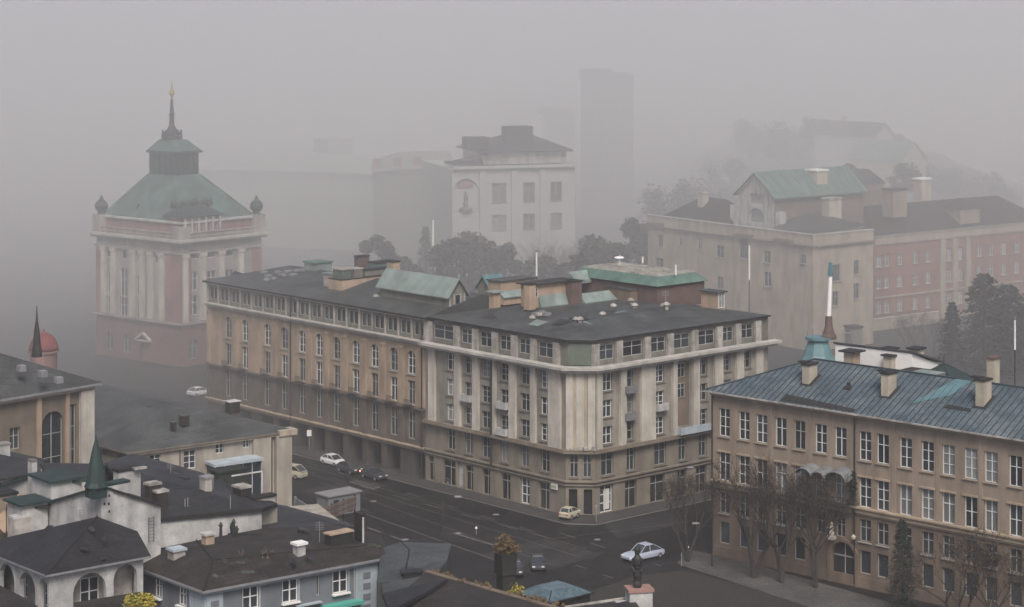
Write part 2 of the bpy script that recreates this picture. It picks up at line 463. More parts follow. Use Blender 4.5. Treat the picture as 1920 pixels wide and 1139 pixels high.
# square on the right with its raised pavement and soil
sheet('sidewalk', [g(1290, 1032), g(1420, 1062), g(1960, 1215), g(1940, 1280), g(1400, 1100), g(1270, 1058)], .14, 'sidewalk', thick=.13)
sheet('square', [g(1200, 1080), g(1290, 1072), g(1420, 1108), g(1960, 1300), (60, 150), (15, 150), g(1020, 1139)], .12, 'park_soil', thick=.11)
# patches of repaired asphalt
for (a, b, c, d) in (((900, 1040), (1020, 1010), (1130, 1040), (1000, 1078)), ((560, 920), (640, 905), (700, 925), (610, 945)), ((1130, 985), (1250, 960), (1290, 980), (1160, 1010))):
    o = sheet('asphalt_patch', [g(*d), g(*c), g(*b), g(*a)], .007, 'roof_dark')

# ------------------------------------------------------------ the ochre wing
B = thing('apartment_building', 'long ochre street building with rows of arched windows and a dark arcade at its foot', 'building', FL.pt(uJ / 2, 0))
OW = B
wx = [428, 459, 501, 533, 566, 598, 631, 667, 702, 738, 771]
wu = [FL.u(p) for p in wx]
ops = []; mbw = MB()
for u in wu:
    ops += [(u - .85, u + .85, 14.2, 17.4, 1), (u - .78, u + .78, 10.0, 13.3), (u - .78, u + .78, 5.2, 9.1)]
FL.wall(mbw, 0, uJ, 9.75, 18.7, [o for o in ops if o[2] > 9.8], .35, 0)
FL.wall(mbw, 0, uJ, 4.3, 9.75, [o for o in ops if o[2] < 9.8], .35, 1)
back = [L0, J, J - FL.n * 20, L0 - FL.n * 20]
plain_walls(mbw, back, 0, 22.2, skip=(0,), m=0, cap=False)
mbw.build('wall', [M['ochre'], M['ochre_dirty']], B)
gops = [(u - 1.5, u + 1.5, .02, 3.7) for u in wu[:-1]] + [(FL.u(776), FL.u(797), 0.01, 4.1, 1)]
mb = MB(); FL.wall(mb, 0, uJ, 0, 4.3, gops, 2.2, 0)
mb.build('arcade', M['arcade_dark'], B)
for u in wu[:-1]:
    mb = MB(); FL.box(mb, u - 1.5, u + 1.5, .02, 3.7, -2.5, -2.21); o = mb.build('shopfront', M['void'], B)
    for q in (-.6, .3):
        m2 = MB(); FL.box(m2, u + q - .03, u + q + .03, .1, 3.4, -2.25, -2.15); m2.build('mullion', M['frame_dim'], o)
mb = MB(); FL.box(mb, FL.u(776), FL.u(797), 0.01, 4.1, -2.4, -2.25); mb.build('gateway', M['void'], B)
mbA = MB(); aops = []
nb = 18
for k in range(nb):
    c = (k + .5) * uJ / nb
    aops += [(c - 1.0, c - .08, 19.7, 21.6), (c + .08, c + 1.0, 19.7, 21.6)]
FL.wall(mbA, 0, uJ, 18.7, 22.2, aops, .2)
mbA.build('attic_wall', M['attic_grey'], B)
for k in range(nb):
    c = (k + .5) * uJ / nb
    window(FL, c - .54, 19.7, .92, 1.9, B, 'plain', 'frame_dim', 'glass', .15)
    window(FL, c + .54, 19.7, .92, 1.9, B, 'plain', 'frame_dim', 'glass', .15)
for k in range(nb + 1):
    mb = MB(); c = min(max(k * uJ / nb, .15), uJ - .15); FL.box(mb, c - .14, c + .14, 19.2, 21.9, -.05, .14); mb.build('attic_pilaster', M['attic_pale'], B)
for i, u in enumerate(wu):
    window(FL, u, 14.2, 1.68, 3.18, B, 'six', 'frame_white' if i % 3 else 'frame_dim', 'glass', .28, sill='attic_pale')
    window(FL, u, 10.0, 1.54, 3.3, B, 'cross', 'frame_white' if i % 2 else 'frame_dim', 'glass', .28)
    window(FL, u, 5.2, 1.54, 3.88, B, 'cross', 'frame_dim', 'glass', .28)
    # balcony railings on the ledge
    mb = MB(); FL.box(mb, u - .9, u + .9, 9.75, 9.86, -.05, .7)
    for q in range(9): FL.box(mb, u - .88 + q * .22 - .02, u - .88 + q * .22 + .02, 9.86, 10.7, .62, .66)
    FL.box(mb, u - .9, u + .9, 10.68, 10.74, .6, .68); mb.build('balcony', M['iron'], B)
us = [.2] + [(wu[i] + wu[i + 1]) / 2 for i in range(len(wu) - 1)] + [uJ - .6]
for i, u in enumerate(us):
    if i in (2, 4): continue
    mb = MB(); hw = .42
    FL.box(mb, max(u - hw, 0), u + hw, 9.9, 17.6, -.05, .22); FL.box(mb, max(u - hw - .1, 0), u + hw + .1, 17.6, 17.9, -.05, .32); mb.build('pilaster', M['ochre'], B)
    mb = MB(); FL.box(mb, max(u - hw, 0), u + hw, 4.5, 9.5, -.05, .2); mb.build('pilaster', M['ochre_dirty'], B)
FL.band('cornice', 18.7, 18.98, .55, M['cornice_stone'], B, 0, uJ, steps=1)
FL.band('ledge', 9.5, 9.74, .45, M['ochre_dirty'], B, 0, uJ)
FL.band('ledge', 4.05, 4.3, .35, M['tan_trim'], B, 0, uJ, steps=1)
FL.band('eave_band', 21.95, 22.2, .3, M['cornice_stone'], B, 0, uJ)
for px in (548, 794):
    u = FL.u(px); mb = MB(); mb.tube(FL.pt(u, .3, .35), FL.pt(u, 22.1, .35), .10, n=8); mb.build('downpipe', M['iron'], B)
mb = MB(); zE, zR = 22.45, 24.7
hip(mb, [L0, J, J - FL.n * 20, L0 - FL.n * 20], zE, zR, 8, 0, .6, 0, .25, 1)
WR = mb.build('roof', [M['roof_grey'], M['cap_dark']], B)
def wing_z(x, y):
    s = -((V(x, y) - FL.A).dot(FL.n)); return zE + (zR - zE) * min(s, 20 - s) / 10.3 if s < 10.2 else zR - 0.25 * (s - 10.2) * .9
def hit(px, py, zf, lo=230, hi=380):
    for _ in range(50):
        mid = (lo + hi) / 2; p = at(px, py, mid)
        if p.z > zf(p.x, p.y): lo = mid
        else: hi = mid
    return at(px, py, (lo + hi) / 2)
ACr = FR.ang; dR = FR.d; dLf = -FL.d
def cbox(p, wR, lL, h, parent, name, mat, topm=None, sink=.8, ov=0.0, lab=None, topz=.18):
    """box whose near corner is p; wR along the right-hand street, lL along the left-hand street"""
    mb = MB(); P = V(p.x, p.y)
    c = [P, P + dR * wR, P + dR * wR + dLf * lL, P + dLf * lL]
    mb.hexa([(q.x, q.y, p.z - sink) for q in c] + [(q.x, q.y, p.z + h) for q in c], 0)
    mats = [M[mat]]
    if topm:
        a = P - dR * ov - dLf * ov; W2 = wR + 2 * ov; L2 = lL + 2 * ov
        c = [a, a + dR * W2, a + dR * W2 + dLf * L2, a + dLf * L2]
        mb.hexa([(q.x, q.y, p.z + h + .003) for q in c] + [(q.x, q.y, p.z + h + topz) for q in c], 1); mats.append(M[topm])
    o = mb.build(name, mats, parent)
    if lab: o['label'] = lab
    return o
def gable(p, wR, lL, h, hr, parent, name, mat, roofm, ridge='L', ov=.35, sink=.8, th=.15):
    mb = MB(); P = V(p.x, p.y)
    c = [P, P + dR * wR, P + dR * wR + dLf * lL, P + dLf * lL]
    mb.hexa([(q.x, q.y, p.z - sink) for q in c] + [(q.x, q.y, p.z + h) for q in c], 0)
    o = mb.build(name, M[mat], parent)
    z = p.z + h
    if ridge == 'L':
        a, b = (c[0] + c[1]) / 2, (c[3] + c[2]) / 2
        e = [(c[0], c[3], -dR), (c[1], c[2], dR)]; along = dLf
    else:
        a, b = (c[0] + c[3]) / 2, (c[1] + c[2]) / 2
        e = [(c[0], c[1], -dLf), (c[3], c[2], dLf)]; along = dR
    rb = MB(); a2 = a - along * ov; b2 = b + along * ov
    half = (wR if ridge == 'L' else lL) / 2; dz = hr * ov / half
    for q0, q1, out in e:
        s0 = q0 + out * ov - along * ov; s1 = q1 + out * ov + along * ov
        rb.hexa([(s0.x, s0.y, z - dz), (s1.x, s1.y, z - dz), (b2.x, b2.y, z + hr), (a2.x, a2.y, z + hr),
                 (s0.x, s0.y, z - dz + th), (s1.x, s1.y, z - dz + th), (b2.x, b2.y, z + hr + th), (a2.x, a2.y, z + hr + th)])
    rb.build('roof', M[roofm], o)
    for (u, v, r) in ((c[0], c[1] if ridge == 'L' else c[3], a), (c[3] if ridge == 'L' else c[1], c[2], b)):
        g2 = MB(); g2.poly([(u.x, u.y, z), (v.x, v.y, z), (r.x, r.y, z + hr)]); g2.build('gable_wall', M[mat], o)
    return o
rnd = random.Random(5)
def skylights(pxs, zf, parent, n, seed, mat='awning_glass'):
    r = random.Random(seed)
    for k in range(n):
        px = pxs[0] + (pxs[1] - pxs[0]) * (k + .5) / n; py = r.uniform(pxs[2], pxs[3]); p = hit(px, py, zf)
        mb = MB(); a = ACr + r.choice((0, pi / 2)); wv = r.uniform(.8, 1.4)
        mb.box((p.x, p.y, p.z - .1), (wv, .8, .38), a, 1); mb.box((p.x, p.y, p.z + .282), (wv * .9, .7, .05), a, 0)
        mb.build('skylight', [M[mat], M['steel']], parent)

def P_(px, py): return hit(px, py, wing_z)
p = P_(641, 547)
ph = cbox(p, 11.2, 3.2, 1.6, WR, 'penthouse', 'beige_box', 'cap_dark', ov=.05, topz=.1)
cbox(p + Vector((*(dR * .3 + dLf * .3), 1.72)), 1.6, 2.2, 1.3, ph, 'roof_cabin', 'green_panel', 'attic_pale', 0, .1)
cbox(p + Vector((*(dR * 2.6 + dLf * .4), 1.72)), 1.5, 1.6, 1.2, ph, 'roof_cabin', 'attic_grey', 'attic_pale', 0, .1)
cbox(p + Vector((*(dR * 5.0 + dLf * 1.0), 1.72)), 5.0, 1.5, .8, ph, 'roof_cabin', 'attic_grey', 'cap_dark', 0, .1)
cbox(P_(628, 545) + V(-.3, 1.2, 0), .9, 2.4, 2.1, WR, 'vent_housing', 'attic_pale', 'copper_pale', .8, .15)
q = at(590, 512, 326); cbox(q, 3.2, 2.6, 1.4, WR, 'stair_house', 'copper_pale', 'copper', 1.5, .2)
cbox(at(672, 520, 322), 2.0, 1.0, 3.0, WR, 'chimney', 'brick_dark', 'cap_dark', 2, .1)
cbox(at(708, 515, 320), 3.8, 2.2, 1.6, WR, 'stair_house', 'copper', 'cap_dark', 2, .1)
cbox(at(738, 514, 318), 1.2, 1.6, 1.7, WR, 'chimney', 'beige_box', 'cap_dark', 2, .1)
gable(P_(842, 577), 2.9, 15, 1.9, 1.9, WR, 'dormer_house', 'attic_grey', 'copper_pale', 'L', .5)
q = P_(842, 577); mb = MB()
f2 = Fac((q.x, q.y), V(q.x, q.y) + dR * 2.9)
dh = [o for o in WR.children if o.name.startswith('dormer_house')][0]
for a, b in ((.0, .25), (.75, .95), (2.0, 2.2), (2.65, 2.9)): f2.box(mb, a, b, q.z, q.z + 1.8, 0, .06)
mb.build('dormer_frame', M['attic_pale'], dh)
window(f2, 1.47, q.z + .2, 1.0, 1.5, dh, 'plain', 'frame_dim', 'glass', -.08)
cbox(P_(752, 560), 1.4, 2.2, 2.1, WR, 'chimney', 'brick_dark', 'cap_dark', 1, .12)
skylights((490, 572, 508, 526), wing_z, WR, 9, 3)
skylights((778, 835, 548, 566), wing_z, WR, 6, 4)
skylights((745, 760, 552, 558), wing_z, WR, 1, 7)

# ------------------------------------------------------------ the cream corner block
B = thing('corner_building', 'cream corner block with tall pilasters, white cornice and a rounded street corner', 'building', Vector((C0.x, C0.y, 0)))
CB = B
Jb = J - FL.d * 0 ; back_off = J - C0
RB_ = R0 + back_off
foot = [J, CL, CR, R0, RB_]
mb = MB(); mz = MB(); gz = MB(); at_ = MB()
LX = [845.5, 879, 911, 946, 984, 1022]; RX = [1139, 1178, 1237, 1279, 1318, 1362, 1400]
lo, up, at_ops, gr = [], [], [], []
WL = []   # windows to place: fac,u,z,w,h,style,mat,fm
for px in LX:
    u = FL.u(px)
    for z in (8.95, 12.35, 15.75): up.append((u - .85, u + .85, z, z + 2.25)); WL.append((FL, u, z, 1.66, 2.25, 'six' if px in (911, 946, 1022) else 'cross', 'frame_white' if px > 1000 or px < 850 else 'frame_dim', .28))
    lo.append((u - .8, u + .8, 5.0, 7.9)); WL.append((FL, u, 5.0, 1.56, 2.9, 'cross', 'frame_dim', .28))
FL.wall(mb, uJ, uC - 2.6, 8.3, 18.7, up, .4, 0)
FL.wall(mz, uJ, uC - 2.6, 4.2, 8.3, lo, .4)
gx = [(803, 814, 0), (830, 854, 0), (857, 869, 1), (872, 887, 0), (904, 919, 0), (939, 957, 0), (975, 993, 2), (1010, 1030, 3)]
gro = []
for a, b, k in gx:
    ua, ub = FL.u(a), FL.u(b); gro.append((ua, ub, .15, 3.5)); 
FL.wall(gz, uJ, uC - 2.6, 0, 4.2, gro, .6)
upr, lor, gror = [], [], []
for px in RX:
    u = FR.u(px)
    if px == 1279: upr.append((u - 1.35, u + 1.35, 9.4, 17.9)); continue
    for z in (8.95, 12.35, 15.75): upr.append((u - .85, u + .85, z, z + 2.25)); WL.append((FR, u, z, 1.66, 2.25, 'six', 'frame_white' if px in (1139, 1237) else 'frame_dim', .28))
for px in (1139, 1183, 1238, 1280, 1318, 1362, 1400):
    u = FR.u(px); hw = 1.1 if px in (1139, 1238) else .75; lor.append((u - hw, u + hw, 4.9, 7.9)); WL.append((FR, u, 4.9, hw * 2 - .04, 3.0, 'cross', 'frame_dim', .28))
gxr = [(1125, 1150, 4), (1172, 1194, 0), (1219, 1247, 0), (1270, 1288, 0), (1305, 1325, 0), (1350, 1372, 0), (1392, 1412, 0)]
for a, b, k in gxr: gror.append((FR.u(a), FR.u(b), .15, 3.6))
FR.wall(mb, 2.6, FR.L, 8.3, 18.7, upr, .4, 0); FR.wall(mz, 2.6, FR.L, 4.2, 8.3, lor, .4); FR.wall(gz, 2.6, FR.L, 0, 4.2, gror, .6)
cw = FC.L
FC.wall(mb, 0, cw, 8.3, 18.7); FC.wall(mz, 0, cw, 4.2, 8.3, [(cw / 2 - 1.4, cw / 2 - .3, 4.9, 7.8), (cw / 2 + .3, cw / 2 + 1.4, 4.9, 7.8)], .4)
WL += [(FC, cw / 2 - .85, 4.9, 1.06, 2.9, 'cross', 'frame_dim', .28), (FC, cw / 2 + .85, 4.9, 1.06, 2.9, 'cross', 'frame_dim', .28)]
FC.wall(gz, 0, cw, 0, 4.2, [(cw / 2 - 1.5, cw / 2 - .4, .15, 3.4), (cw / 2 + .4, cw / 2 + 1.5, .15, 3.4)], .6)
plain_walls(mb, [R0, RB_, J], 0, 22.4, skip=(2,), m=0, cap=False)
mb.build('wall', M['corner_infill'], B); mz.build('mezzanine_wall', M['corner_base'], B); gz.build('ground_floor_wall', M['corner_base'], B)
rg = random.Random(31)
for (f, u, z, a, h, st, fm, dp) in WL: window(f, u, z, a, h, B, rg.choice([st, st, 'crossbar', 'cross']), fm, rg.choice(['glass', 'glass', 'glass', 'glass_pale']), dp, sill='corner_base')
# shop openings
def shop(f, a, b, k, z1=3.5):
    ua, ub = f.u(a), f.u(b); mb = MB(); f.box(mb, ua + .02, ub - .02, .15, z1, -.58, -.45)
    o = mb.build('shop_door' if k in (0, 3) else 'shop_window', M['void'] if k == 0 else M['glass'], B); w2 = ub - ua; mm = MB()
    if k == 1:
        f.box(mm, ua + .05, ub - .05, .2, z1 - .05, -.44, -.4); mm.build('shutter', M['white_wall'], o)
    elif k in (2, 4):
        for q in (ua, ub - .1, (ua + ub) / 2 - .05): f.box(mm, q, q + .1, .15, z1, -.44, -.36)
        for z in (.15, 1.3, 2.4, z1 - .1): f.box(mm, ua + .1, ub - .1, z, z + .1, -.44, -.36)
        mm.build('door_frame', M['frame_white'], o)
        if k == 4:
            m3 = MB(); f.box(m3, ua + .9, ua + 1.9, .5, 3.1, -.35, -.30); m3.build('lit_panel', M['lit_sign'], o)
    else:
        f.box(mm, ua + w2 / 2 - .04, ua + w2 / 2 + .04, .15, z1, -.44, -.38); f.box(mm, ua, ub, 2.5, 2.6, -.44, -.38); mm.build('door_frame', M['frame_dim'], o)
for a, b, k in gx: shop(FL, a, b, k)
for a, b, k in gxr: shop(FR, a, b, k, 3.6)
for q in (-.95, .95):
    mb = MB(); FC.box(mb, cw / 2 + q - .54, cw / 2 + q + .54, .15, 3.4, -.58, -.45); mb.build('shop_door', M['void'], B)
# loggia back, recess shade put into a darker tan
u = FR.u(1279); mb = MB(); FR.box(mb, u - 1.34, u + 1.34, 9.4, 17.9, -.42, -.36); mb.build('loggia', M['tan_dark'], B)
for z in (13.2, 15.9): window(FR, u, z, 1.4, 1.9, B, 'cross', 'frame_dim', 'glass', .30)
# pilasters
def pil(f, px, w_, mat='pale_stone', z0=8.5, z1=18.4, o=.38):
    u = f.u(px); mb = MB(); f.box(mb, max(0, u - w_ / 2), min(f.L, u + w_ / 2), z0, z1, -.05, o)
    f.box(mb, max(0, u - w_ / 2 - .08), min(f.L, u + w_ / 2 + .08), z1 - .35, z1, o + .002, o + .10); mb.build('pilaster', M[mat], B)
for px, w_ in ((812, 1.3), (860, 1.2), (894, 1.2), (929, .5), (963, 1.2), (1002, .9)): pil(FL, px, w_)
pil(FL, 1042, 2.2)
for px, w_ in ((1166, 1.0), (1213, 2.6), (1263, .8), (1303, 1.2), (1345, 1.6), (1385, 1.4), (1421, 1.4)): pil(FR, px, w_)
mb = MB(); FR.box(mb, 2.65, 3.6, 8.5, 18.4, -.05, .38); mb.build('pilaster', M['pale_stone'], B)
for a, b in ((.0, .9), (1.35, 2.3), (cw - .9, cw)):
    mb = MB(); FC.box(mb, a, b, 8.5, 18.4, -.05, .34 if a != 1.35 else .26); mb.build('pilaster', M['pale_stone'], B)
mb = MB(); FC.box(mb, 0, cw, 8.5, 18.4, -.04, .12); mb.build('corner_facing', M['cream'], B)
# bands that turn the corner
def ring(name, z0, z1, o, mat, o2=None, z2=None):
    mb = MB()
    def strip(z0, z1, o):
        A = FL.pt(uJ, 0, o).xy; 
        # mitred corner points
        def isect(f, g_, o):
            a = f.pt(0, 0, o).xy; b = g_.pt(0, 0, o).xy; d1, d2 = f.d, g_.d
            t = ((b.x - a.x) * d2.y - (b.y - a.y) * d2.x) / (d1.x * d2.y - d1.y * d2.x); return a + d1 * t
        P1 = isect(FL, FC, o); P2 = isect(FC, FR, o); E = FR.pt(FR.L + o, 0, o).xy
        I = [FL.pt(uJ, 0, -.1).xy, isect(FL, FC, -.1), isect(FC, FR, -.1), FR.pt(FR.L + o, 0, -.1).xy]; O = [A, P1, P2, E]
        for k in range(3):
            mb.hexa([(O[k].x, O[k].y, z0), (O[k + 1].x, O[k + 1].y, z0), (I[k + 1].x, I[k + 1].y, z0), (I[k].x, I[k].y, z0),
                     (O[k].x, O[k].y, z1), (O[k + 1].x, O[k + 1].y, z1), (I[k + 1].x, I[k + 1].y, z1), (I[k].x, I[k].y, z1)])
    strip(z0, z1, o)
    if o2: strip(z1 + .003, z2, o2)
    return mb.build(name, M[mat], B)
ring('cornice', 18.4, 18.75, 1.0, 'cornice_stone', 1.35, 19.1)
ring('ledge', 8.05, 8.3, .75, 'cream_dark', .6, 8.5)
ring('ledge', 4.3, 4.5, .35, 'corner_base')
ring('ledge', 3.85, 4.0, .25, 'corner_base')
# attic storey set back behind the cornice
SB = -.5
am = MB()
def awall(f, u0, u1, ops): 
    A = f.pt(u0, 0, SB).xy; Bp = f.pt(u1, 0, SB).xy; ff = Fac(A, Bp); ff.wall(am, 0, ff.L, 18.9, 22.3, [(o[0] - u0, o[1] - u0, o[2], o[3]) for o in ops], .25); return ff
pl = [853, 888, 925, 961, 997, 1040]; pr = [1120, 1164, 1217, 1260, 1306, 1352, 1387, 1424]
ul = [uJ + .4] + [FL.u(p) for p in pl]; ur = [FR.u(p) for p in pr]
aw = []
for i in range(len(ul) - 1): aw.append((FL, ul[i] + .75, ul[i + 1] - .75))
for i in range(len(ur) - 1): aw.append((FR, ur[i] + .75, ur[i + 1] - .75))
f1 = awall(FL, uJ, uC - 2.6, [(a, b, 19.7, 21.6) for f, a, b in aw if f is FL])
f3 = awall(FR, 2.6, FR.L, [(a, b, 19.7, 21.6) for f, a, b in aw if f is FR])
f2c = Fac(f1.B, f3.A); f2c.wall(am, 0, f2c.L, 18.9, 22.3)
am.build('attic_wall', M['attic_grey'], B)
for f, a, b in aw:
    base, u0 = (f1, uJ) if f is FL else (f3, 2.6)
    window(base, (a + b) / 2 - u0, 19.7, b - a - .02, 1.9, B, 'cross' if b - a > 1.4 else 'plain', 'frame_dim', 'glass', .15)
for f, L_ in ((FL, ul), (FR, ur)):
    for u in L_:
        mb = MB(); f.box(mb, max(0, u - .55), min(f.L, u + .55), 18.95, 21.9, SB - .05, SB + .35); mb.build('attic_pilaster', M['attic_pale'], B)
mb = MB(); f2c.box(mb, .1, f2c.L - .1, 19.2, 22.0, -.05, .12); mb.build('corner_panel', M['green_panel'], B)
for f, u, z in ((FL, FL.u(879), 12.2), (FL, FL.u(946), 12.2), (FR, FR.u(1237), 12.2), (FR, FR.u(1178), 15.2), (FR, FR.u(1178), 11.7), (FL, FL.u(946), 8.7)):
    mb = MB(); f.box(mb, u - .95, u + .95, z - .1, z, -.1, .75); f.box(mb, u - .95, u + .95, z, z + .85, .68, .75); f.box(mb, u - .95, u - .88, z, z + .85, -.1, .68); f.box(mb, u + .88, u + .95, z, z + .85, -.1, .68)
    mb.build('balcony', M['white_wall'] if f is FL or z == 12.2 else M['grey_panel'], B)
mb = MB(); ua, ub = FR.u(1266), FR.u(1334)
FR.box(mb, ua, ub, 8.52, 8.62, -.1, 1.1); FR.box(mb, ua, ub, 8.62, 9.5, 1.02, 1.1); FR.box(mb, ua, ua + .08, 8.62, 9.5, 0, 1.02); mb.build('balcony', M['blue_pale'], B)
for px in (926,):
    u = FL.u(px); mb = MB(); mb.tube(FL.pt(u, 4.5, .5), FL.pt(u, 18.4, .5), .14, n=8); mb.build('downpipe', M['iron'], B)
mb = MB(); ua, ub = FL.u(1036), FL.u(1048); FL.box(mb, ua, ub, 3.1, 3.8, .2, .32); sg = mb.build('shop_sign', M['lit_sign'], B)
mb = MB()
for k in range(4): FL.box(mb, ua + .12 + k * .22, ua + .24 + k * .22, 3.28, 3.6, .322, .34)
mb.build('sign_lettering', M['sign_green'], sg)
# ornament at the corner ledge
mb = MB()
for k in range(14):
    a = rnd.uniform(0, cw); mb.box((*FC.pt(a, 0, .55 + rnd.uniform(-.15, .15)).xy, 8.5), (rnd.uniform(.3, .6), .3, rnd.uniform(.15, .5)), rnd.uniform(0, 3), 0, taper=.6)
mb.build('ledge_ornament', M['attic_pale'], B)
# roof
cen = (J + CL + CR + R0 + RB_) / 5; cen = (J + C0 + R0 + RB_) / 4
mb = MB(); def_o = []
pts = [f1.pt(0, 0, .55).xy, None, None, f3.pt(f3.L, 0, .55).xy + FR.d * .5, RB_]
def isec(a, d1, b, d2): t = ((b.x - a.x) * d2.y - (b.y - a.y) * d2.x) / (d1.x * d2.y - d1.y * d2.x); return a + d1 * t
pts[1] = isec(f1.pt(0, 0, .55).xy, f1.d, f2c.pt(0, 0, .55).xy, f2c.d); pts[2] = isec(f2c.pt(0, 0, .55).xy, f2c.d, f3.pt(0, 0, .55).xy, f3.d)
inn = [q + (cen - q) * .5 for q in pts]; zD = 23.9
for i in range(5):
    j = (i + 1) % 5; a, b, c, d = pts[i], pts[j], inn[j], inn[i]
    mb.poly([(a.x, a.y, 22.5), (b.x, b.y, 22.5), (c.x, c.y, zD), (d.x, d.y, zD)], 0)
    mb.poly([(a.x, a.y, 22.3), (b.x, b.y, 22.3), (b.x, b.y, 22.5), (a.x, a.y, 22.5)], 1)
mb.poly([(q.x, q.y, zD) for q in inn], 0); mb.poly([(q.x, q.y, 22.3) for q in reversed(pts)], 1)
CRf = mb.build('roof', [M['roof_grey'], M['cap_dark']], B)
def deck_z(x, y):
    q = V(x, y); s = min(-(q - FL.A).dot(FL.n), -(q - FR.A).dot(FR.n)); return min(zD, 22.5 + 1.4 * s / 8.2)
def Q_(px, py): return hit(px, py, deck_z)
o = cbox(Q_(993, 582), 1.1, 1.2, 3.4, CRf, 'chimney', 'beige_box', 'cap_dark', 1, .1)
p = Q_(1003, 579)
ph = cbox(p + Vector((*(dLf * .6), 1.2)), 7.5, 2.2, 1.9, CRf, 'penthouse', 'beige_box', 'roof_dark', 3, .5)
f2 = Fac(V(p.x, p.y) + dLf * .6, V(p.x, p.y) + dLf * .6 + dR * 7.5)
window(f2, .6, p.z + 1.4, .9, 1.3, ph, 'cross', 'frame_white', 'glass', -.06)
mb = MB(); a = V(p.x, p.y) + dR * 1.2; b = a + dR * 6.0
mb.hexa([(a.x, a.y, p.z - .3), (b.x, b.y, p.z - .3), (b.x + dLf.x * .6, b.y + dLf.y * .6, p.z - .3), (a.x + dLf.x * .6, a.y + dLf.y * .6, p.z - .3),
         (a.x, a.y, p.z + .1), (b.x, b.y, p.z + .1), (b.x + dLf.x * .6, b.y + dLf.y * .6, p.z + 1.6), (a.x + dLf.x * .6, a.y + dLf.y * .6, p.z + 1.6)]); mb.build('lean_to_roof', M['copper_pale'], CRf)
cbox(Q_(1072, 572), 1.9, 1.2, 3.1, CRf, 'chimney', 'brick_dark', 'cap_dark', 1, .12)
c2 = Q_(926, 577); cbox(c2, 1.2, 1.0, 2.0, CRf, 'chimney', 'beige_box', 'copper_pale', 1, .35)
cbox(at(938, 552, 302), 6.5, 2.6, 1.7, CRf, 'penthouse', 'beige_box', 'roof_grey', 2, .2)
gable(at(918, 548, 306), 3.0, 2.5, .6, 1.5, CRf, 'dormer_house', 'attic_grey', 'copper_blue', 'R', .3)
gable(at(945, 562, 299), 4.2, 1.6, .3, .6, CRf, 'dormer_house', 'beige_box', 'copper_pale', 'R', .2)
for (px, py, ln) in ((1098, 570, 7.5), (1080, 528, 5.5)):
    p = Q_(px, py) if py > 550 else at(px, py, 303)
    mb = MB(); a = V(p.x, p.y); b = a + dR * ln; k = dLf * 1.6
    mb.hexa([(a.x, a.y, p.z - .4), (b.x, b.y, p.z - .4), (b.x + k.x, b.y + k.y, p.z - .4), (a.x + k.x, a.y + k.y, p.z - .4),
             (a.x, a.y, p.z + .12), (b.x, b.y, p.z + .12), (b.x + k.x, b.y + k.y, p.z + 1.2), (a.x + k.x, a.y + k.y, p.z + 1.2)]); mb.build('lean_to_roof', M['copper_pale'], CRf)
p = Q_(1182, 566); cbox(p, 6.5, 5.0, 1.5, CRf, 'penthouse', 'tan_dark', 'roof_grey', 1, .1)
ch = cbox(Q_(1345, 580), 1.5, 3.0, 2.2, CRf, 'stair_house', 'beige_box', 'roof_grey', 1, .3)
q = Q_(1345, 580); f2 = Fac((q.x, q.y), V(q.x, q.y) + dR * 1.5); window(f2, .75, q.z + .1, 1.2, 2.0, ch, 'bars', 'frame_white', 'glass', -.06)
# glass-roofed hall on the corner block
p = at(1232, 537, 295.7); g0 = cbox(Vector((p.x, p.y, 24.0)), 9.4, 16.6, p.z - 24.0, CRf, 'roof_hall', 'brick_dark', None, 1)
mb = MB(); P = V(p.x, p.y) - dR * .4 - dLf * .4; W2, L2, ins, hh = 10.2, 17.4, 1.3, 1.15
o4 = [P, P + dR * W2, P + dR * W2 + dLf * L2, P + dLf * L2]; c_ = sum(o4, V(0, 0)) / 4
i4 = [P + dR * ins + dLf * ins, P + dR * (W2 - ins) + dLf * ins, P + dR * (W2 - ins) + dLf * (L2 - ins), P + dR * ins + dLf * (L2 - ins)]
for i in range(4):
    j = (i + 1) % 4
    mb.poly([(o4[i].x, o4[i].y, p.z), (o4[j].x, o4[j].y, p.z), (i4[j].x, i4[j].y, p.z + hh), (i4[i].x, i4[i].y, p.z + hh)], 0)
mb.poly([(q.x, q.y, p.z + hh) for q in i4], 1); mb.poly([(q.x, q.y, p.z - .02) for q in reversed(o4)], 0)
gr_ = mb.build('glass_roof', [M['copper'], M['copper_pale']], g0)
mb = MB()
for k in range(22):
    a = i4[0] + (i4[3] - i4[0]) * (k + .5) / 22; b = i4[1] + (i4[2] - i4[1]) * (k + .5) / 22
    mb.bar((a.x, a.y, p.z + hh + .08), (b.x, b.y, p.z + hh + .08), .12, .16)
mb.build('roof_rib', M['attic_pale'], gr_)['kind'] = 'stuff'
for px, py, h in ((1267, 512, 1.4), (1205, 490, .9), (1161, 492, .8)):
    q = at(px, py + 4, 298); m2 = MB(); m2.tube(q, q + Vector((0, 0, h)), .12, n=8)
    if px == 1161: m2.lathe(q + Vector((0, 0, h)), [(.1, 0), (.7, .1), (.6, .25), (.05, .3)], 12)
    m2.build('roof_vent', M['white_paint'], gr_)
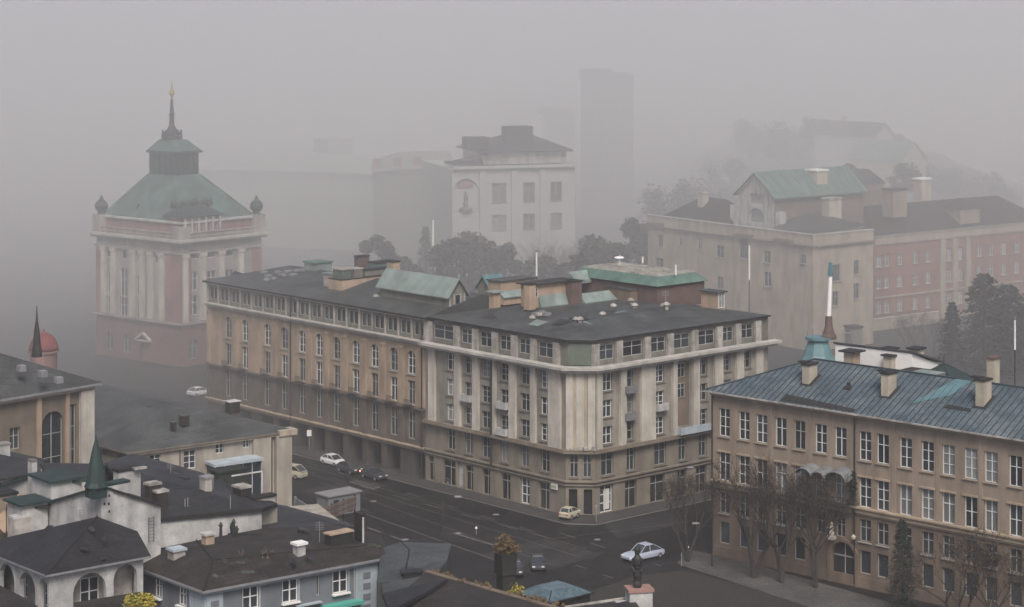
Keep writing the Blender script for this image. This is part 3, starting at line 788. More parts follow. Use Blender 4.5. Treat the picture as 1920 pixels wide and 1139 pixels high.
# vents and aerials
def vent(p, h, parent, nm='roof_vent', mat='attic_pale'):
    mb = MB(); mb.lathe(p - Vector((0, 0, .3)), [(.28, 0), (.28, h), (.5, h + .05), (.4, h + .3), (.05, h + .45)], 10); return mb.build(nm, M[mat], parent)
for px, py, h in ((1250, 582, 1.0), (1243, 578, .5), (1190, 578, .6), (1183, 570, .7), (1088, 603, .5), (1080, 600, .3), (1010, 592, .25), (998, 596, .2), (1020, 590, .2), (1130, 590, .3), (1115, 556, .3), (1150, 575, .3)):
    vent(Q_(px, py), h, CRf)
q = Q_(1248, 574); mb = MB(); mb.tube(q, q + V(0, 0, 2.2), .04, n=6)
for k in range(4): mb.bar(q + V(-.5, 0, 1.4 + k * .2), q + V(.5, 0, 1.4 + k * .2), .04)
mb.build('aerial', M['steel'], CRf)
skylights((1000, 1030, 586, 596), deck_z, CRf, 3, 9); skylights((1100, 1140, 553, 558), deck_z, CRf, 2, 10)

# kerb lines, lanes, manholes, wheel-worn strips in the street
for k, (x, y) in enumerate(((700, 940), (860, 1000), (1000, 1062), (1120, 1012), (760, 1012), (930, 965))):
    mb = MB(); q = atz(x, y, .012); mb.lathe((q.x, q.y, .008), [(.42, 0), (.42, .006)], 14); o = mb.build('manhole_cover', M['steel']); o['kind'] = 'structure'
line('lane_marking', g(575, 868), g(1010, 1000), .12, (3, 5), z=.016)
line('lane_marking', g(620, 935), g(700, 962), .14, (3, 3), z=.016)
line('lane_marking', g(1080, 1060), g(1180, 1095), .14, (2, 3), z=.016)
line('tram_rail', g(600, 905), g(1040, 1062), .09, mat='tram_rail', z=.014)
sheet('traffic_island', [g(655, 905), g(700, 918), g(712, 914), g(668, 901)], .14, 'pavement', thick=.13)
sheet('pavement', [g(545, 940), g(640, 975), g(700, 1010), g(600, 1060), g(500, 1000)], .13, 'pavement', thick=.12)

# more clutter on the big roofs: hatches, patches, vents
rq = random.Random(77)
for k in range(16):
    px = 440 + 22 * k + rq.uniform(-8, 8); py = 528 + (px - 440) * .17 + rq.uniform(6, 20) - 22; p = hit(px, py, wing_z)
    if abs((V(p.x, p.y) - FL.A).dot(FL.n)) > 19: continue
    kind = rq.choice(['patch', 'vent', 'hatch'])
    if kind == 'vent': vent(p, rq.uniform(.3, .8), WR)
    else:
        c = [V(p.x, p.y) + dR * i + dLf * j for i, j in ((0, 0), (rq.uniform(.8, 1.8), 0), (1.6, rq.uniform(1, 3)), (0, rq.uniform(1, 3)))]
        mb = MB(); mb.poly([(q.x, q.y, wing_z(q.x, q.y) + .04) for q in c]); mb.build('roof_patch', M[rq.choice(['roof_dark', 'copper_dark', 'cap_dark'])], WR)
for k in range(14):
    px = rq.uniform(880, 1330); py = rq.uniform(588, 622) - abs(px - 1090) * .07; p = hit(px, py, deck_z)
    c = [V(p.x, p.y) + dR * i + dLf * j for i, j in ((0, 0), (rq.uniform(1, 3), 0), (2.2, rq.uniform(1, 3)), (0, rq.uniform(1, 3)))]
    if any(deck_z(q.x, q.y) < 22.6 for q in c): continue
    mb = MB(); mb.poly([(q.x, q.y, deck_z(q.x, q.y) + .035) for q in c]); mb.build('roof_patch', M[rq.choice(['roof_dark', 'copper_dark', 'cap_dark', 'copper_pale'])], CRf)

# ------------------------------------------------------------ tan school-like building with the blue metal roof (right front)
RA = V(23.8, 253.8); rd = V(.7343, -.6788).normalized()
FT = Fac(RA, RA + rd * 58); tb = -FT.n
B = thing('office_building', 'long tan building with blue seamed metal roof and tall white framed windows', 'building', Vector((RA.x, RA.y, 0)))
TB = B; ZE = 19.5
cols = [1358, 1395, 1428, 1464, 1499, 1539, 1576, 1622, 1655, 1698, 1739, 1778, 1820, 1858, 1904]
cu = [FT.u(p) for p in cols]; cu += [cu[-1] + 2.9 * k for k in range(1, 6)]
cu = [c for c in cu if c < 57]
up, lw = [], []
for i, u in enumerate(cu):
    up += [(u - .8, u + .8, 14.3, 17.6), (u - .8, u + .8, 9.05, 12.4)]
    if cols[5:7] and i in (5, 6): lw += [(u - .6, u + .6, 5.2, 7.4)]; continue
    lw += [(u - .75, u + .75, 5.2, 7.7), (u - .75, u + .75, 1.6, 4.2)]
ud = FT.u(1582); lw.append((ud - 1.6, ud + 1.6, .05, 4.7, 1))
lw = [o for o in lw if not (abs((o[0] + o[1]) / 2 - ud) < 2.0 and o[2] < 4.8 and len(o) == 4) or abs((o[0] + o[1]) / 2 - ud) > 2.3]
mb = MB(); FT.wall(mb, 0, FT.L, 8.9, ZE, up, .4)
plain_walls(mb, [RA, FT.B, FT.B + tb * 15, RA + tb * 15], 0, ZE, skip=(0,), cap=False)
mb.build('wall', M['tan_wall'], B)
mb = MB(); FT.wall(mb, 0, FT.L, 0, 8.4, [o for o in lw if not (len(o) == 4 and abs((o[0] + o[1]) / 2 - ud) < 2.2 and o[2] < 5)], .4); mb.build('ground_floor_wall', M['tan_dark'], B)
FT.band('ledge', 8.4, 8.9, .35, M['tan_trim'], B, steps=1)
FT.band('cornice', ZE - .45, ZE, .4, M['tan_trim'], B)
FT.band('plinth', 0, 1.2, .15, M['tan_dark'], B)
r_ = random.Random(8)
for i, u in enumerate(cu):
    dim = 'frame_white' if i not in (4, ) else 'frame_dim'
    window(FT, u, 14.3, 1.58, 3.3, B, r_.choice(['six', 'cross', 'six']), dim, 'glass' if i in (5, 6) or r_.random() < .6 else 'glass_pale', .26, sill='tan_trim')
    window(FT, u, 9.05, 1.58, 3.35, B, r_.choice(['six', 'cross', 'crossbar']), 'frame_white', 'glass' if r_.random() < .5 else 'glass_pale', .26)
    mb = MB(); FT.box(mb, u - 1.0, u + 1.0, 12.42, 12.62, -.02, .16); mb.build('lintel', M['tan_trim'], B)
    if i in (5, 6): window(FT, u, 5.2, 1.2, 2.2, B, 'cross', 'frame_dim', 'glass', .26); continue
    window(FT, u, 5.2, 1.48, 2.5, B, 'cross', 'frame_dim', 'glass', .26, sill='attic_pale')
    window(FT, u, 1.6, 1.48, 2.6, B, 'plain', 'frame_dim', 'glass', .26)
# shallow wall strips between windows
for i in range(len(cu) - 1):
    if (cu[i + 1] - cu[i]) > 1.6 and i not in (5,):
        c = (cu[i] + cu[i + 1]) / 2
        if i % 2 == 0: mb = MB(); FT.box(mb, c - .22, c + .22, 9.0, ZE - .5, -.02, .1); mb.build('wall_strip', M['tan_wall'], B)
# entrance door, arch trim
mb = MB(); FT.box(mb, ud - 1.55, ud + 1.55, .05, 4.6, -.42, -.36); dr = mb.build('door', M['cap_dark'], B)
mb = MB(); FT.box(mb, ud - .05, ud + .05, .05, 4.6, -.36, -.3); FT.box(mb, ud - 1.5, ud + 1.5, 3.0, 3.15, -.36, -.3); mb.build('door_frame', M['frame_dim'], dr)
mb = MB()
for k in range(12):
    t0, t1 = pi * k / 12, pi * (k + 1) / 12
    P = [(ud - 1.65 * cos(t0), 3.1 + 1.65 * sin(t0)), (ud - 2.05 * cos(t0), 3.1 + 2.0 * sin(t0)), (ud - 2.05 * cos(t1), 3.1 + 2.0 * sin(t1)), (ud - 1.65 * cos(t1), 3.1 + 1.65 * sin(t1))]
    mb.hexa([FT.pt(a, z, .25) for a, z in P] + [FT.pt(a, z, -.02) for a, z in P])
for s in (-1, 1): FT.box(mb, ud + s * 1.85 - .2, ud + s * 1.85 + .2, 0, 3.1, -.02, .25)
mb.build('door_arch', M['tan_dark'], B)
# statue group and ledge above the door
mb = MB(); q = FT.pt(ud - 1.3, 5.3, .5)
mb.lathe(q, [(.25, 0), (.32, .25), (.2, .6), (.28, .95), (.12, 1.15), (.17, 1.3), (.14, 1.5), (.02, 1.58)], 10); mb.bar(q + V(-.5, 0, .9), q + V(.5, -.2, 1.1), .14)
mb.box((q.x, q.y, q.z - .4), (.8, .7, .4), FT.ang); mb.build('door_statue', M['pale_stone'], B)
mb = MB(); q = FT.pt(ud + 1.6, 5.6, .45); mb.tube(FT.pt(ud + 1.6, 5.6, 0), q, .05); mb.lathe(q, [(.05, -.3), (.22, -.15), (.25, .1), (.08, .3)], 10); mb.build('wall_lamp', M['pale_stone'], B)
# bay with the two dark windows, glass awnings over its balcony
u5, u6 = cu[5], cu[6]
for zz in (13.1,):
    for k, (a, b) in enumerate(((u5 - 2.3, u5 - .1), (u5 - .1, u5 + 1.75), (u5 + 1.75, u6 + 1.9))):
        mb = MB(); c = (a + b) / 2; r = (b - a) / 2; n = 8
        for j in range(n):
            t0, t1 = pi * j / n, pi * (j + 1) / n
            P = lambda t, o, z: FT.pt(c - r * cos(t), zz - .9 + r * .7 * sin(t) + z, o)
            mb.hexa([P(t0, 1.9, -.35), P(t1, 1.9, -.35), P(t1, 0, .0), P(t0, 0, .0), P(t0, 1.9, -.31), P(t1, 1.9, -.31), P(t1, 0, .04), P(t0, 0, .04)], 0)
        for o in (0.05, 1.0, 1.9):
            for j in range(n):
                t0, t1 = pi * j / n, pi * (j + 1) / n
                mb.bar(FT.pt(c - r * cos(t0), zz - .84 + r * .7 * sin(t0) - .17 * o, o), FT.pt(c - r * cos(t1), zz - .84 + r * .7 * sin(t1) - .17 * o, o), .07, m=1)
        mb.build('glass_awning', [M['awning_glass'], M['steel']], B)
mb = MB(); FT.box(mb, u5 - 1.6, u6 + 1.6, 8.92, 9.1, 0, 1.6)
for k in range(24):
    t = u5 - 1.55 + k * (u6 - u5 + 3.1) / 23; FT.box(mb, t - .02, t + .02, 9.1, 10.0, 1.5, 1.54)
FT.box(mb, u5 - 1.6, u6 + 1.6, 10.0, 10.06, 1.48, 1.56); mb.build('balcony', M['iron'], B)
for px in (1337, 1604):
    u = FT.u(px); mb = MB(); mb.tube(FT.pt(u, .3, .2), FT.pt(u, ZE - .3, .2), .09, n=8); mb.tube(FT.pt(u, ZE - .3, .2), FT.pt(u, ZE - .05, .6), .09, n=8); mb.build('downpipe', M['cap_dark'], B)
# roof
mb = MB(); zr = 23.4; dep = 15
E, Ra, Rb = hip(mb, [RA, FT.B, FT.B + tb * dep, RA + tb * dep], ZE + .05, zr, 9.5, 0, .7, 0, .22, 1)
TR = mb.build('roof', [M['roof_blue'], M['copper_dark']], B)
mb = MB(); e0, e1 = E[0], E[1]; Lr = (e1 - e0).length; dv = (e1 - e0) / Lr; rid0 = (Ra - e0).dot(dv)
nrm = (e1 - e0).cross(Ra - e0).normalized(); nrm = nrm if nrm.z > 0 else -nrm
perp = (Rb - e1) - dv * ((Rb - e1).dot(dv))
k = 0.5
while k < Lr:
    a = e0 + dv * k; f = 1.0 if k > rid0 else k / rid0; b = a + perp * f
    mb.bar(a + nrm * .03, b + nrm * .03, .07, .10, up=nrm); k += .78 + .04 * r_.random()
e3 = E[3]; Lh = (e3 - e0).length; dh_ = (e3 - e0) / Lh; 
for j in range(1, 20):
    t = Lh * j / 20; a = e0 + dh_ * t; f = 1 - abs(2 * j / 20 - 1); mid = (e0 + e3) / 2; b = a + (Ra - mid) * f
    mb.bar(a + V(0, 0, .05), b + V(0, 0, .05), .06, .1)
mb.bar(Ra + V(0, 0, .05), Rb + V(0, 0, .05), .3, .16); mb.bar(e0 + V(0, 0, .06), Ra + V(0, 0, .06), .22, .14)
o = mb.build('roof_seam', M['roof_seam'], TR); o['kind'] = 'stuff'
mb = MB(); mb.bar(e0 + V(0, 0, -.02) - perp.normalized() * .12, e1 + V(0, 0, -.02) - perp.normalized() * .12, .2, .16); mb.build('gutter', M['attic_pale'], TR)
# snow guard strip, darker patched sheets
def tz(x, y):
    s = (V(x, y) - RA).dot(tb); return ZE + .05 + (zr - ZE) * (min(s, dep - s) + .7) / (dep / 2 + .7)
def T_(px, py): return hit(px, py, tz, 200, 300)
def tbox(p, wR, lB, h, parent, name, mat, topm='cap_dark', sink=1.5, ov=.12, topz=.22):
    """near-left corner p; wR along facade, lB backwards"""
    mb = MB(); P = V(p.x, p.y); c = [P, P + rd * wR, P + rd * wR + tb * lB, P + tb * lB]
    mb.hexa([(q.x, q.y, p.z - sink) for q in c] + [(q.x, q.y, p.z + h) for q in c], 0)
    a = P - rd * ov - tb * ov; c = [a, a + rd * (wR + 2 * ov), a + rd * (wR + 2 * ov) + tb * (lB + 2 * ov), a + tb * (lB + 2 * ov)]
    mb.hexa([(q.x, q.y, p.z + h + .003) for q in c] + [(q.x, q.y, p.z + h + topz) for q in c], 1)
    return mb.build(name, [M[mat], M[topm]], parent)
chs = []
for px, py, w_, l_, h in ((1504, 720, .95, 1.7, 2.2), (1652, 743, .95, 1.7, 2.5), (1829, 762, 1.0, 1.7, 2.8)):
    p = T_(px, py); c = tbox(p, w_, l_, h, TR, 'chimney', 'chimney_cream'); chs.append(c)
    m2 = MB(); m2.box((p.x + .3, p.y + .7, p.z + h + .22), (1.1, .9, .12), FT.ang, 0, taper=1.1); m2.build('chimney_cowl', M['cap_dark'], c)
    m3 = MB(); P = V(p.x, p.y) - rd * .25 - tb * .3
    cc = [P, P + rd * (w_ + .7), P + rd * (w_ + .7) + tb * (l_ + .6), P + tb * (l_ + .6)]
    m3.poly([(q.x, q.y, tz(q.x, q.y) + .05) for q in cc]); m3.build('flashing', M['cap_dark'], c)
p = T_(1785, 768); m3 = MB(); cc = [V(p.x, p.y) + rd * a + tb * b for a, b in ((-1.2, 0), (2.4, 0), (2.0, .5), (-.9, .6))]
m3.poly([(q.x, q.y, tz(q.x, q.y) + .06) for q in cc]); m3.build('roof_patch', M['cap_dark'], TR)
p = T_(1590, 728); mb = MB(); mb.box((p.x, p.y, p.z - .1), (1.0, .8, .35), FT.ang, 0, taper=.6); mb.box((p.x + .1, p.y + .2, p.z + .2), (.3, .3, .4), FT.ang, 0); mb.build('roof_hatch', M['cap_dark'], TR)
p = T_(1750, 757); m3 = MB(); cc = [V(p.x, p.y) + rd * a + tb * b for a, b in ((-2.6, -.6), (1.2, 1.6), (2.2, 4.6), (.2, 4.6), (-1.2, 1.8))]
m3.poly([(q.x, q.y, tz(q.x, q.y) + .045) for q in cc]); m3.build('roof_patch', M['copper_blue'], TR)
m3 = MB(); a = e0 + dv * 11 + perp * .02 + nrm * .04; b = e0 + dv * 21 + perp * .02 + nrm * .04
m3.poly([a, b, b + perp * .07, a + perp * .16]); m3.build('roof_patch', M['cap_dark'], TR)
# rear range with lean-to, chimneys, copper turret, flagpole
RR = thing('rear_building', 'white walled rear range with crooked roofs and chimneys behind the blue metal roof', 'building', at(1640, 760, 266))
def rbox(px, pyb, pyt, Y, w_, l_, nm, mat, topm='cap_dark', par=None, sink=0, ov=.2, topz=.2):
    p = at(px, pyb, Y); h = (pyb - pyt) / FP * Y; return tbox(p, w_, l_, h, par or RR, nm, mat, topm, sink, ov, topz)
p = at(1566, 760, 268); zt = at(1566, 640, 268).z; zt2 = at(1690, 664, 259).z
mb = MB(); P = V(p.x, p.y); L_ = 11.2; W_ = 6
c = [P, P + rd * L_, P + rd * L_ + tb * W_, P + tb * W_]
mb.hexa([(q.x, q.y, 0) for q in c] + [(c[0].x, c[0].y, zt - .4), (c[1].x, c[1].y, zt2 - .2), (c[2].x, c[2].y, zt2 - 2.2), (c[3].x, c[3].y, zt - 2.4)], 0)
mb.build('wall', M['white_paint'], RR)
mb = MB(); P2 = P - rd * .2 - tb * .15; c = [P2, P2 + rd * (L_ + .6), P2 + rd * (L_ + .6) + tb * (W_ + .8), P2 + tb * (W_ + .8)]
zz = [zt - .3, zt2 - .1, zt2 - 2.1, zt - 2.3]
mb.hexa([(c[i].x, c[i].y, zz[i] + .01) for i in range(4)] + [(c[i].x, c[i].y, zz[i] + .22) for i in range(4)]); RRr = mb.build('roof', M['roof_grey'], RR)
rbox(1582, 712, 660, 262, 1.4, 1.5, 'dormer', 'beige_box', 'cap_dark', ov=.5)
rbox(1656, 706, 668, 262, 1.1, 1.4, 'chimney', 'chimney_cream', 'cap_dark', ov=.25, sink=4)
rbox(1655, 690, 655, 272, 1.2, 1.4, 'chimney', 'attic_pale', 'cap_dark', ov=.3, sink=6)
rbox(1704, 695, 655, 266, 1.2, 1.6, 'chimney', 'chimney_cream', 'cap_dark', ov=.25, sink=8)
rbox(1690, 716, 697, 258, 3.0, 2.5, 'dormer', 'white_paint', 'roof_brown', ov=.25, sink=4)
rbox(1850, 745, 672, 250, .9, 1.4, 'chimney', 'chimney_cream', 'brick_dark', ov=.18, sink=8)
rbox(1908, 762, 738, 244, .4, .4, 'vent_stack', 'white_paint', 'frame_dim', ov=.15, sink=6)
rbox(1940, 800, 690, 262, 12, 6, 'rear_wall', 'tan_dark', 'roof_dark', sink=14)
# green pyramid roof
ap = at(1770, 682, 262); mb = MB(); ww = 4.6; b = [V(ap.x, ap.y) + rd * sx * ww + tb * sy * ww for sx, sy in ((-1, -1), (1, -1), (1, 1), (-1, 1))]; zb = ap.z - 3.2
for i in range(4): j = (i + 1) % 4; mb.poly([(b[i].x, b[i].y, zb), (b[j].x, b[j].y, zb), ap])
for i in range(4): mb.bar((b[i].x, b[i].y, zb + .03), ap + V(0, 0, .03), .14)
py_ = mb.build('pyramid_roof', M['copper_dark'], RR)
mb = MB(); plain_walls(mb, [V(ap.x, ap.y) + (q - V(ap.x, ap.y)) * .93 for q in b], 6, zb + .2); mb.build('tower_wall', M['tan_wall'], RR)
mb = MB(); mb.tube(ap - V(0, 0, .2), ap + V(0, 0, 1.0), .09, .03); mb.build('finial', M['iron'], py_)
# ridge light slabs
rbox(1712, 706, 698, 256, 3.2, 2.0, 'skylight', 'awning_glass', 'copper_pale', sink=2, ov=.05, topz=.1)
# turret
tp = at(1534, 632, 268); mb = MB(); n = 4
mb.lathe((tp.x, tp.y, tp.z - 3.8), [(2.9, -1.5), (2.9, 0), (1.9, 1.6), (1.35, 3.2), (1.35, 3.45), (1.75, 3.5), (1.75, 3.8)], 8, ang=.3)
mb.build('turret_roof', M['copper_blue'], RR)
mb = MB(); q = tp + V(0, 0, -.1)
for k in range(6): mb.tube(q + V(1.3 * cos(k), 1.3 * sin(k), 0), q + V(1.3 * cos(k), 1.3 * sin(k), .8), .04, n=6)
mb.bar(q + V(1.2, 0, .7), q + V(4.2, -.6, .7), .09); mb.tube(q + V(4.2, -.6, .7), q + V(4.2, -.6, -1.4), .08, n=6); mb.build('railing', M['steel'], RR)
fpole = at(1554, 630, 268)
o = MB(); o.lathe(fpole, [(.95, -.4), (.95, 0), (.75, .3), (.5, 1.2), (.42, 2.4), (.18, 2.6)], 10); 
fp = thing('flagpole', 'tall white pole with rusty foot rising from the teal turret', 'pole', fpole)
o.build('pole_base', M['brick_dark'], fp)
mb = MB(); top = at(1558, 497, 268); mb.tube(fpole + V(0, 0, 2.5), V(fpole.x + .2, fpole.y, top.z - 1.4), .30, .24, 10); mb.build('pole', M['white_paint'], fp)
mb = MB(); mb.tube(V(fpole.x + .2, fpole.y, top.z - 1.39), V(fpole.x + .22, fpole.y, top.z + .3), .32, .22, 10); mb.build('pole_top', M['copper_blue'], fp)

# ------------------------------------------------------------ beige building with the timbered gable (right middle)
GL, GC = V(27.9, 437.7), V(56.5, 400.0); GR = V(69.4, 409.8)
F1 = Fac(GL, GC); F2 = Fac(GC, GR)
B = thing('corner_mansion', 'beige building with a parapet and a white timbered gable house standing on its roof', 'building', Vector((GC.x, GC.y, 0)))
def cols_of(fac, lst):
    ops, ws = [], []
    for px, py, w_, h, mat in lst:
        u = fac.u(px); z = fac.z(px, py); ops.append((u - w_ / 2, u + w_ / 2, z - h / 2, z + h / 2)); ws.append((u, z - h / 2, w_ - .04, h, mat))
    return ops, ws
o1, w1 = cols_of(F1, [(1238, 452, 1.5, 2.6, 'glass'), (1276, 454, 1.2, 1.5, 'glass'), (1312, 457, 1.3, 2.2, 'glass_pale'), (1350, 472, 2.2, 2.4, 'glass'), (1394, 466, 2.4, 4.0, 'copper_dark'),
                      (1438, 482, 2.0, 2.3, 'glass_pale'), (1506, 486, 1.4, 1.7, 'glass'), (1236, 494, 2.4, 2.2, 'glass'), (1439, 524, 2.0, 2.8, 'glass'), (1350, 530, 1.8, 2.4, 'glass'), (1290, 520, 1.6, 2.4, 'glass')])
o2, w2 = cols_of(F2, [(1567, 512, 2.4, 3.2, 'copper_dark'), (1606, 502, 1.5, 2.8, 'glass'), (1606, 546, 1.5, 3.0, 'glass'), (1567, 560, 1.6, 2.8, 'glass')])
mb = MB(); F1.wall(mb, 0, F1.L, 0, 19.6, o1, .3); F2.wall(mb, 0, F2.L, 0, 19.6, o2, .3)
Gb = -F1.n; quad = [GL, GC, GR, GL + (GR - GC)]
plain_walls(mb, quad, 0, 19.6, skip=(0, 1), cap=True); mb.build('wall', M['cream'], B)
for f, ws in ((F1, w1), (F2, w2)):
    for u, z, w_, h, m_ in ws: window(f, u, z, w_, h, B, 'cross' if m_ != 'copper_dark' else 'bars', 'frame_dim', m_, .2, sill='attic_pale')
def parapet(mb, f, u0, u1, z0, z1, o): f.box(mb, u0, u1, z0, z1, -.45, o)
mb = MB(); parapet(mb, F1, 0, F1.L - .02, 19.85, 21.8, .1); parapet(mb, F2, -.1, F2.L, 19.85, 21.8, .1)
mb.build('parapet', M['cream'], B)
mb = MB(); F1.box(mb, -.3, F1.L + .3, 19.6, 19.84, -.4, .55); F2.box(mb, .56, F2.L + .3, 19.6, 19.83, -.4, .55); mb.build('cornice', M['cream_dark'], B)
mb = MB(); F1.box(mb, -.1, F1.L - .01, 21.81, 22.0, -.5, .25); F2.box(mb, .26, F2.L + .1, 21.81, 22.0, -.5, .25); mb.build('coping', M['cornice_stone'], B)
for px in (1230, 1395, 1470): u = F1.u(px); m2 = MB(); F1.box(m2, u - 2.6, u + 2.6, 20.0, 20.5, .11, .4); m2.build('parapet_moulding', M['cream_dark'], B)
# dark roofs behind the parapet
mb = MB(); a, b = GL + F1.d * 3, GL + (GR - GC)
hq = [GL + Gb * 1.2 + F1.d * 1, GC + Gb * 1.2 - F1.d * 27, GC + Gb * 14 - F1.d * 27, GL + Gb * 14 + F1.d * 1]
hip(mb, hq, 21.0, 25.8, 7, 5, 0, 0, .2, 1); GRf = mb.build('roof', [M['roof_brown'], M['cap_dark']], B)
mb = MB(); pp = GC + F1.d * -11 + Gb * 1.5
p0, p1, p2, p3 = [ (GC - F1.d * 13 + Gb * .6), (GC - F1.d * 1 + Gb * 1.0 + F2.d * 1), (GR + F1.d * -2), (GR - F1.d * 18)]
mb.poly([(p0.x, p0.y, 21.4), (p1.x, p1.y, 21.4), (p2.x, p2.y, 22.6), (p3.x, p3.y, 24.2)]); mb.build('roof', M['roof_grey'], B)
# timbered gable house
gd = F1.d; gr2 = F2.d
gp = at(1452, 428, 416); P = V(gp.x, gp.y); wg = 10.0; lg = 25
FG = Fac(P - gd * wg, P); zE2 = at(1452, 367, 416).z; zA = at(1415, 325, 420).z
q4 = [P - gd * wg, P, P + gr2 * lg, P + gr2 * lg - gd * wg]
mb = MB(); plain_walls(mb, q4, 19.7, zE2, skip=(0,), cap=False); mb.build('gable_house_wall', M['tan_dark'], B)
# right side of the house facing the street
mb = MB(); FG.wall(mb, 0, wg, 19.7, zE2, [(wg / 2 - 2, wg / 2 + 2, gp.z + .6, gp.z + 3.6, 1), (wg / 2 - 1.9, wg / 2 + 1.9, zE2 - 1.9, zE2 - .02)], .5)
top = FG.pt(wg / 2, zA); mb.poly([FG.pt(0, zE2), FG.pt(wg, zE2), top]); gf = mb.build('gable_front', M['white_wall'], B)
mb = MB(); FG.box(mb, wg / 2 - 1.98, wg / 2 + 1.98, gp.z + .6, gp.z + 3.6, -.6, -.5); FG.box(mb, wg / 2 - 1.9, wg / 2 + 1.9, zE2 - 1.9, zE2 - .02, -.6, -.5); mb.build('gable_window', M['glass_pale'], gf)
mb = MB()
for k in range(9):
    u = .6 + k * (wg - 1.2) / 8; zt = zE2 + (zA - zE2) * (1 - abs(2 * u / wg - 1)) - .3
    if abs(u - wg / 2) > 2.1: FG.box(mb, u - .1, u + .1, gp.z + .2, zt, 0, .12)
    elif zt > zE2 + .1: FG.box(mb, u - .1, u + .1, zE2 + .02, zt, 0, .12)
for s0 in (0, wg):
    mb.bar(FG.pt(s0, zE2 - .2, .25), FG.pt(wg / 2, zA - .1, .25), .35, .5)
mb.build('timber', M['attic_pale'], gf)
for u0, u1 in ((-2.6, -.3), (wg + .3, wg + 1.7)):
    mb = MB(); FG.box(mb, u0, u1, 20, gp.z + 3.6 if u0 < 0 else gp.z + 3.2, -1.5, .0); mb.build('side_pier', M['white_wall'], gf)
rb = MB(); hw = wg / 2; mid0 = (q4[0] + q4[1]) / 2; mid1 = (q4[3] + q4[2]) / 2
for s0, s1, out in ((q4[0], q4[3], -gd), (q4[1], q4[2], gd)):
    e0_ = s0 + out * .9 - gr2 * .8; e1_ = s1 + out * .9 + gr2 * .5; m0 = mid0 - gr2 * .8; m1 = mid1 + gr2 * .5; dz = (zA - zE2) * .9 / hw
    rb.hexa([(e0_.x, e0_.y, zE2 - dz), (e1_.x, e1_.y, zE2 - dz), (m1.x, m1.y, zA), (m0.x, m0.y, zA), (e0_.x, e0_.y, zE2 - dz + .25), (e1_.x, e1_.y, zE2 - dz + .25), (m1.x, m1.y, zA + .25), (m0.x, m0.y, zA + .25)])
gro_ = rb.build('roof', M['copper'], B)
rb = MB()
e0_ = q4[1] + gd * .9 - gr2 * .8; m0 = mid0 - gr2 * .8
for k in range(27):
    a = e0_ + gr2 * k * .98; b = m0 + gr2 * k * .98; rb.bar((a.x, a.y, zE2 - dz + .3), (b.x, b.y, zA + .3), .13, .12)
rb.build('roof_seam', M['copper_pale'], gro_)['kind'] = 'stuff'
def gbox(px, pyb, pyt, Y, w_, l_, nm, mat, topm='cap_dark', par=None, sink=1.0, ov=.2, topz=.3):
    p = at(px, pyb, Y); h = (pyb - pyt) / FP * Y; mb = MB(); P = V(p.x, p.y)
    def ring4(o): a = P - gr2 * o + gd * o; return [a, a + gr2 * (w_ + 2 * o), a + gr2 * (w_ + 2 * o) - gd * (l_ + 2 * o), a - gd * (l_ + 2 * o)]
    c = ring4(0); mb.hexa([(q.x, q.y, p.z - sink) for q in c] + [(q.x, q.y, p.z + h) for q in c], 0)
    c = ring4(ov); mb.hexa([(q.x, q.y, p.z + h + .003) for q in c] + [(q.x, q.y, p.z + h + topz) for q in c], 1)
    return mb.build(nm, [M[mat], M[topm]], par or B)
gbox(1532, 352, 322, 425, 3.0, 3.0, 'chimney', 'chimney_cream', 'white_paint', sink=3)
gbox(1318, 383, 364, 432, 1.6, 1.6, 'chimney', 'chimney_cream', 'attic_pale', sink=3)
gbox(1728, 352, 338, 455, 3.0, 2.4, 'chimney', 'chimney_cream', 'white_paint', sink=6)
gbox(1555, 400, 375, 418, 3.4, 2.0, 'dormer', 'chimney_cream', 'attic_pale', sink=5)
gbox(1480, 395, 378, 421, 7.5, 3.0, 'dormer', 'tan_dark', 'roof_dark', sink=6)
gbox(1675, 372, 358, 435, 4.0, 3.0, 'dormer', 'tan_wall', 'roof_dark', sink=4)
# second seamed roof
p = at(1560, 352, 440); mb = MB(); a = V(p.x, p.y); ln = 16; k_ = -gd * 5
mb.hexa([(a.x, a.y, p.z), ((a + gr2 * ln).x, (a + gr2 * ln).y, p.z), ((a + gr2 * ln + k_).x, (a + gr2 * ln + k_).y, p.z + 2), ((a + k_).x, (a + k_).y, p.z + 2.4),
         (a.x, a.y, p.z + .3), ((a + gr2 * ln).x, (a + gr2 * ln).y, p.z + .3), ((a + gr2 * ln + k_).x, (a + gr2 * ln + k_).y, p.z + 2.8), ((a + k_).x, (a + k_).y, p.z + 3.2)])
mb.build('roof', M['roof_grey'], B)
mb = MB(); c = [a + gr2 * .4, a + gr2 * (ln - .4), a + gr2 * (ln - .4) - gd * 5, a + gr2 * .4 - gd * 5]; plain_walls(mb, c, 14, p.z + .1); mb.build('rear_wall', M['tan_dark'], B)

# brick wing
BA, BB = V(73, 430), V(73, 430) + V(.806, .592) * 52
FB = Fac(BA, BB); B = thing('brick_apartments', 'foggy red brick wing with pale window surrounds and a pale bay behind dark trees', 'building', Vector((BA.x, BA.y, 0)))
o3, w3 = [], []
for px in (1662, 1687, 1716, 1740, 1836, 1858, 1882, 1906, 1640):
    for z in (12.0, 7.6, 2.6):
        u = FB.u(px) if px != 1640 else 1.3
        o3.append((u - .8, u + .8, z, z + 2.3)); w3.append((u, z))
ub0, ub1 = FB.u(1766), FB.u(1814)
for z in (11.8, 7.4, 2.6):
    for px in (1779, 1800): u = FB.u(px); o3.append((u - .9, u + .9, z, z + 2.6)); w3.append((u, z))
mb = MB(); FB.wall(mb, 0, FB.L, 0, 16.6, o3, .3); plain_walls(mb, [BA, BB, BB - FB.n * 14, BA - FB.n * 14], 0, 16.6, skip=(0,)); mb.build('wall', M['brick_red'], B)
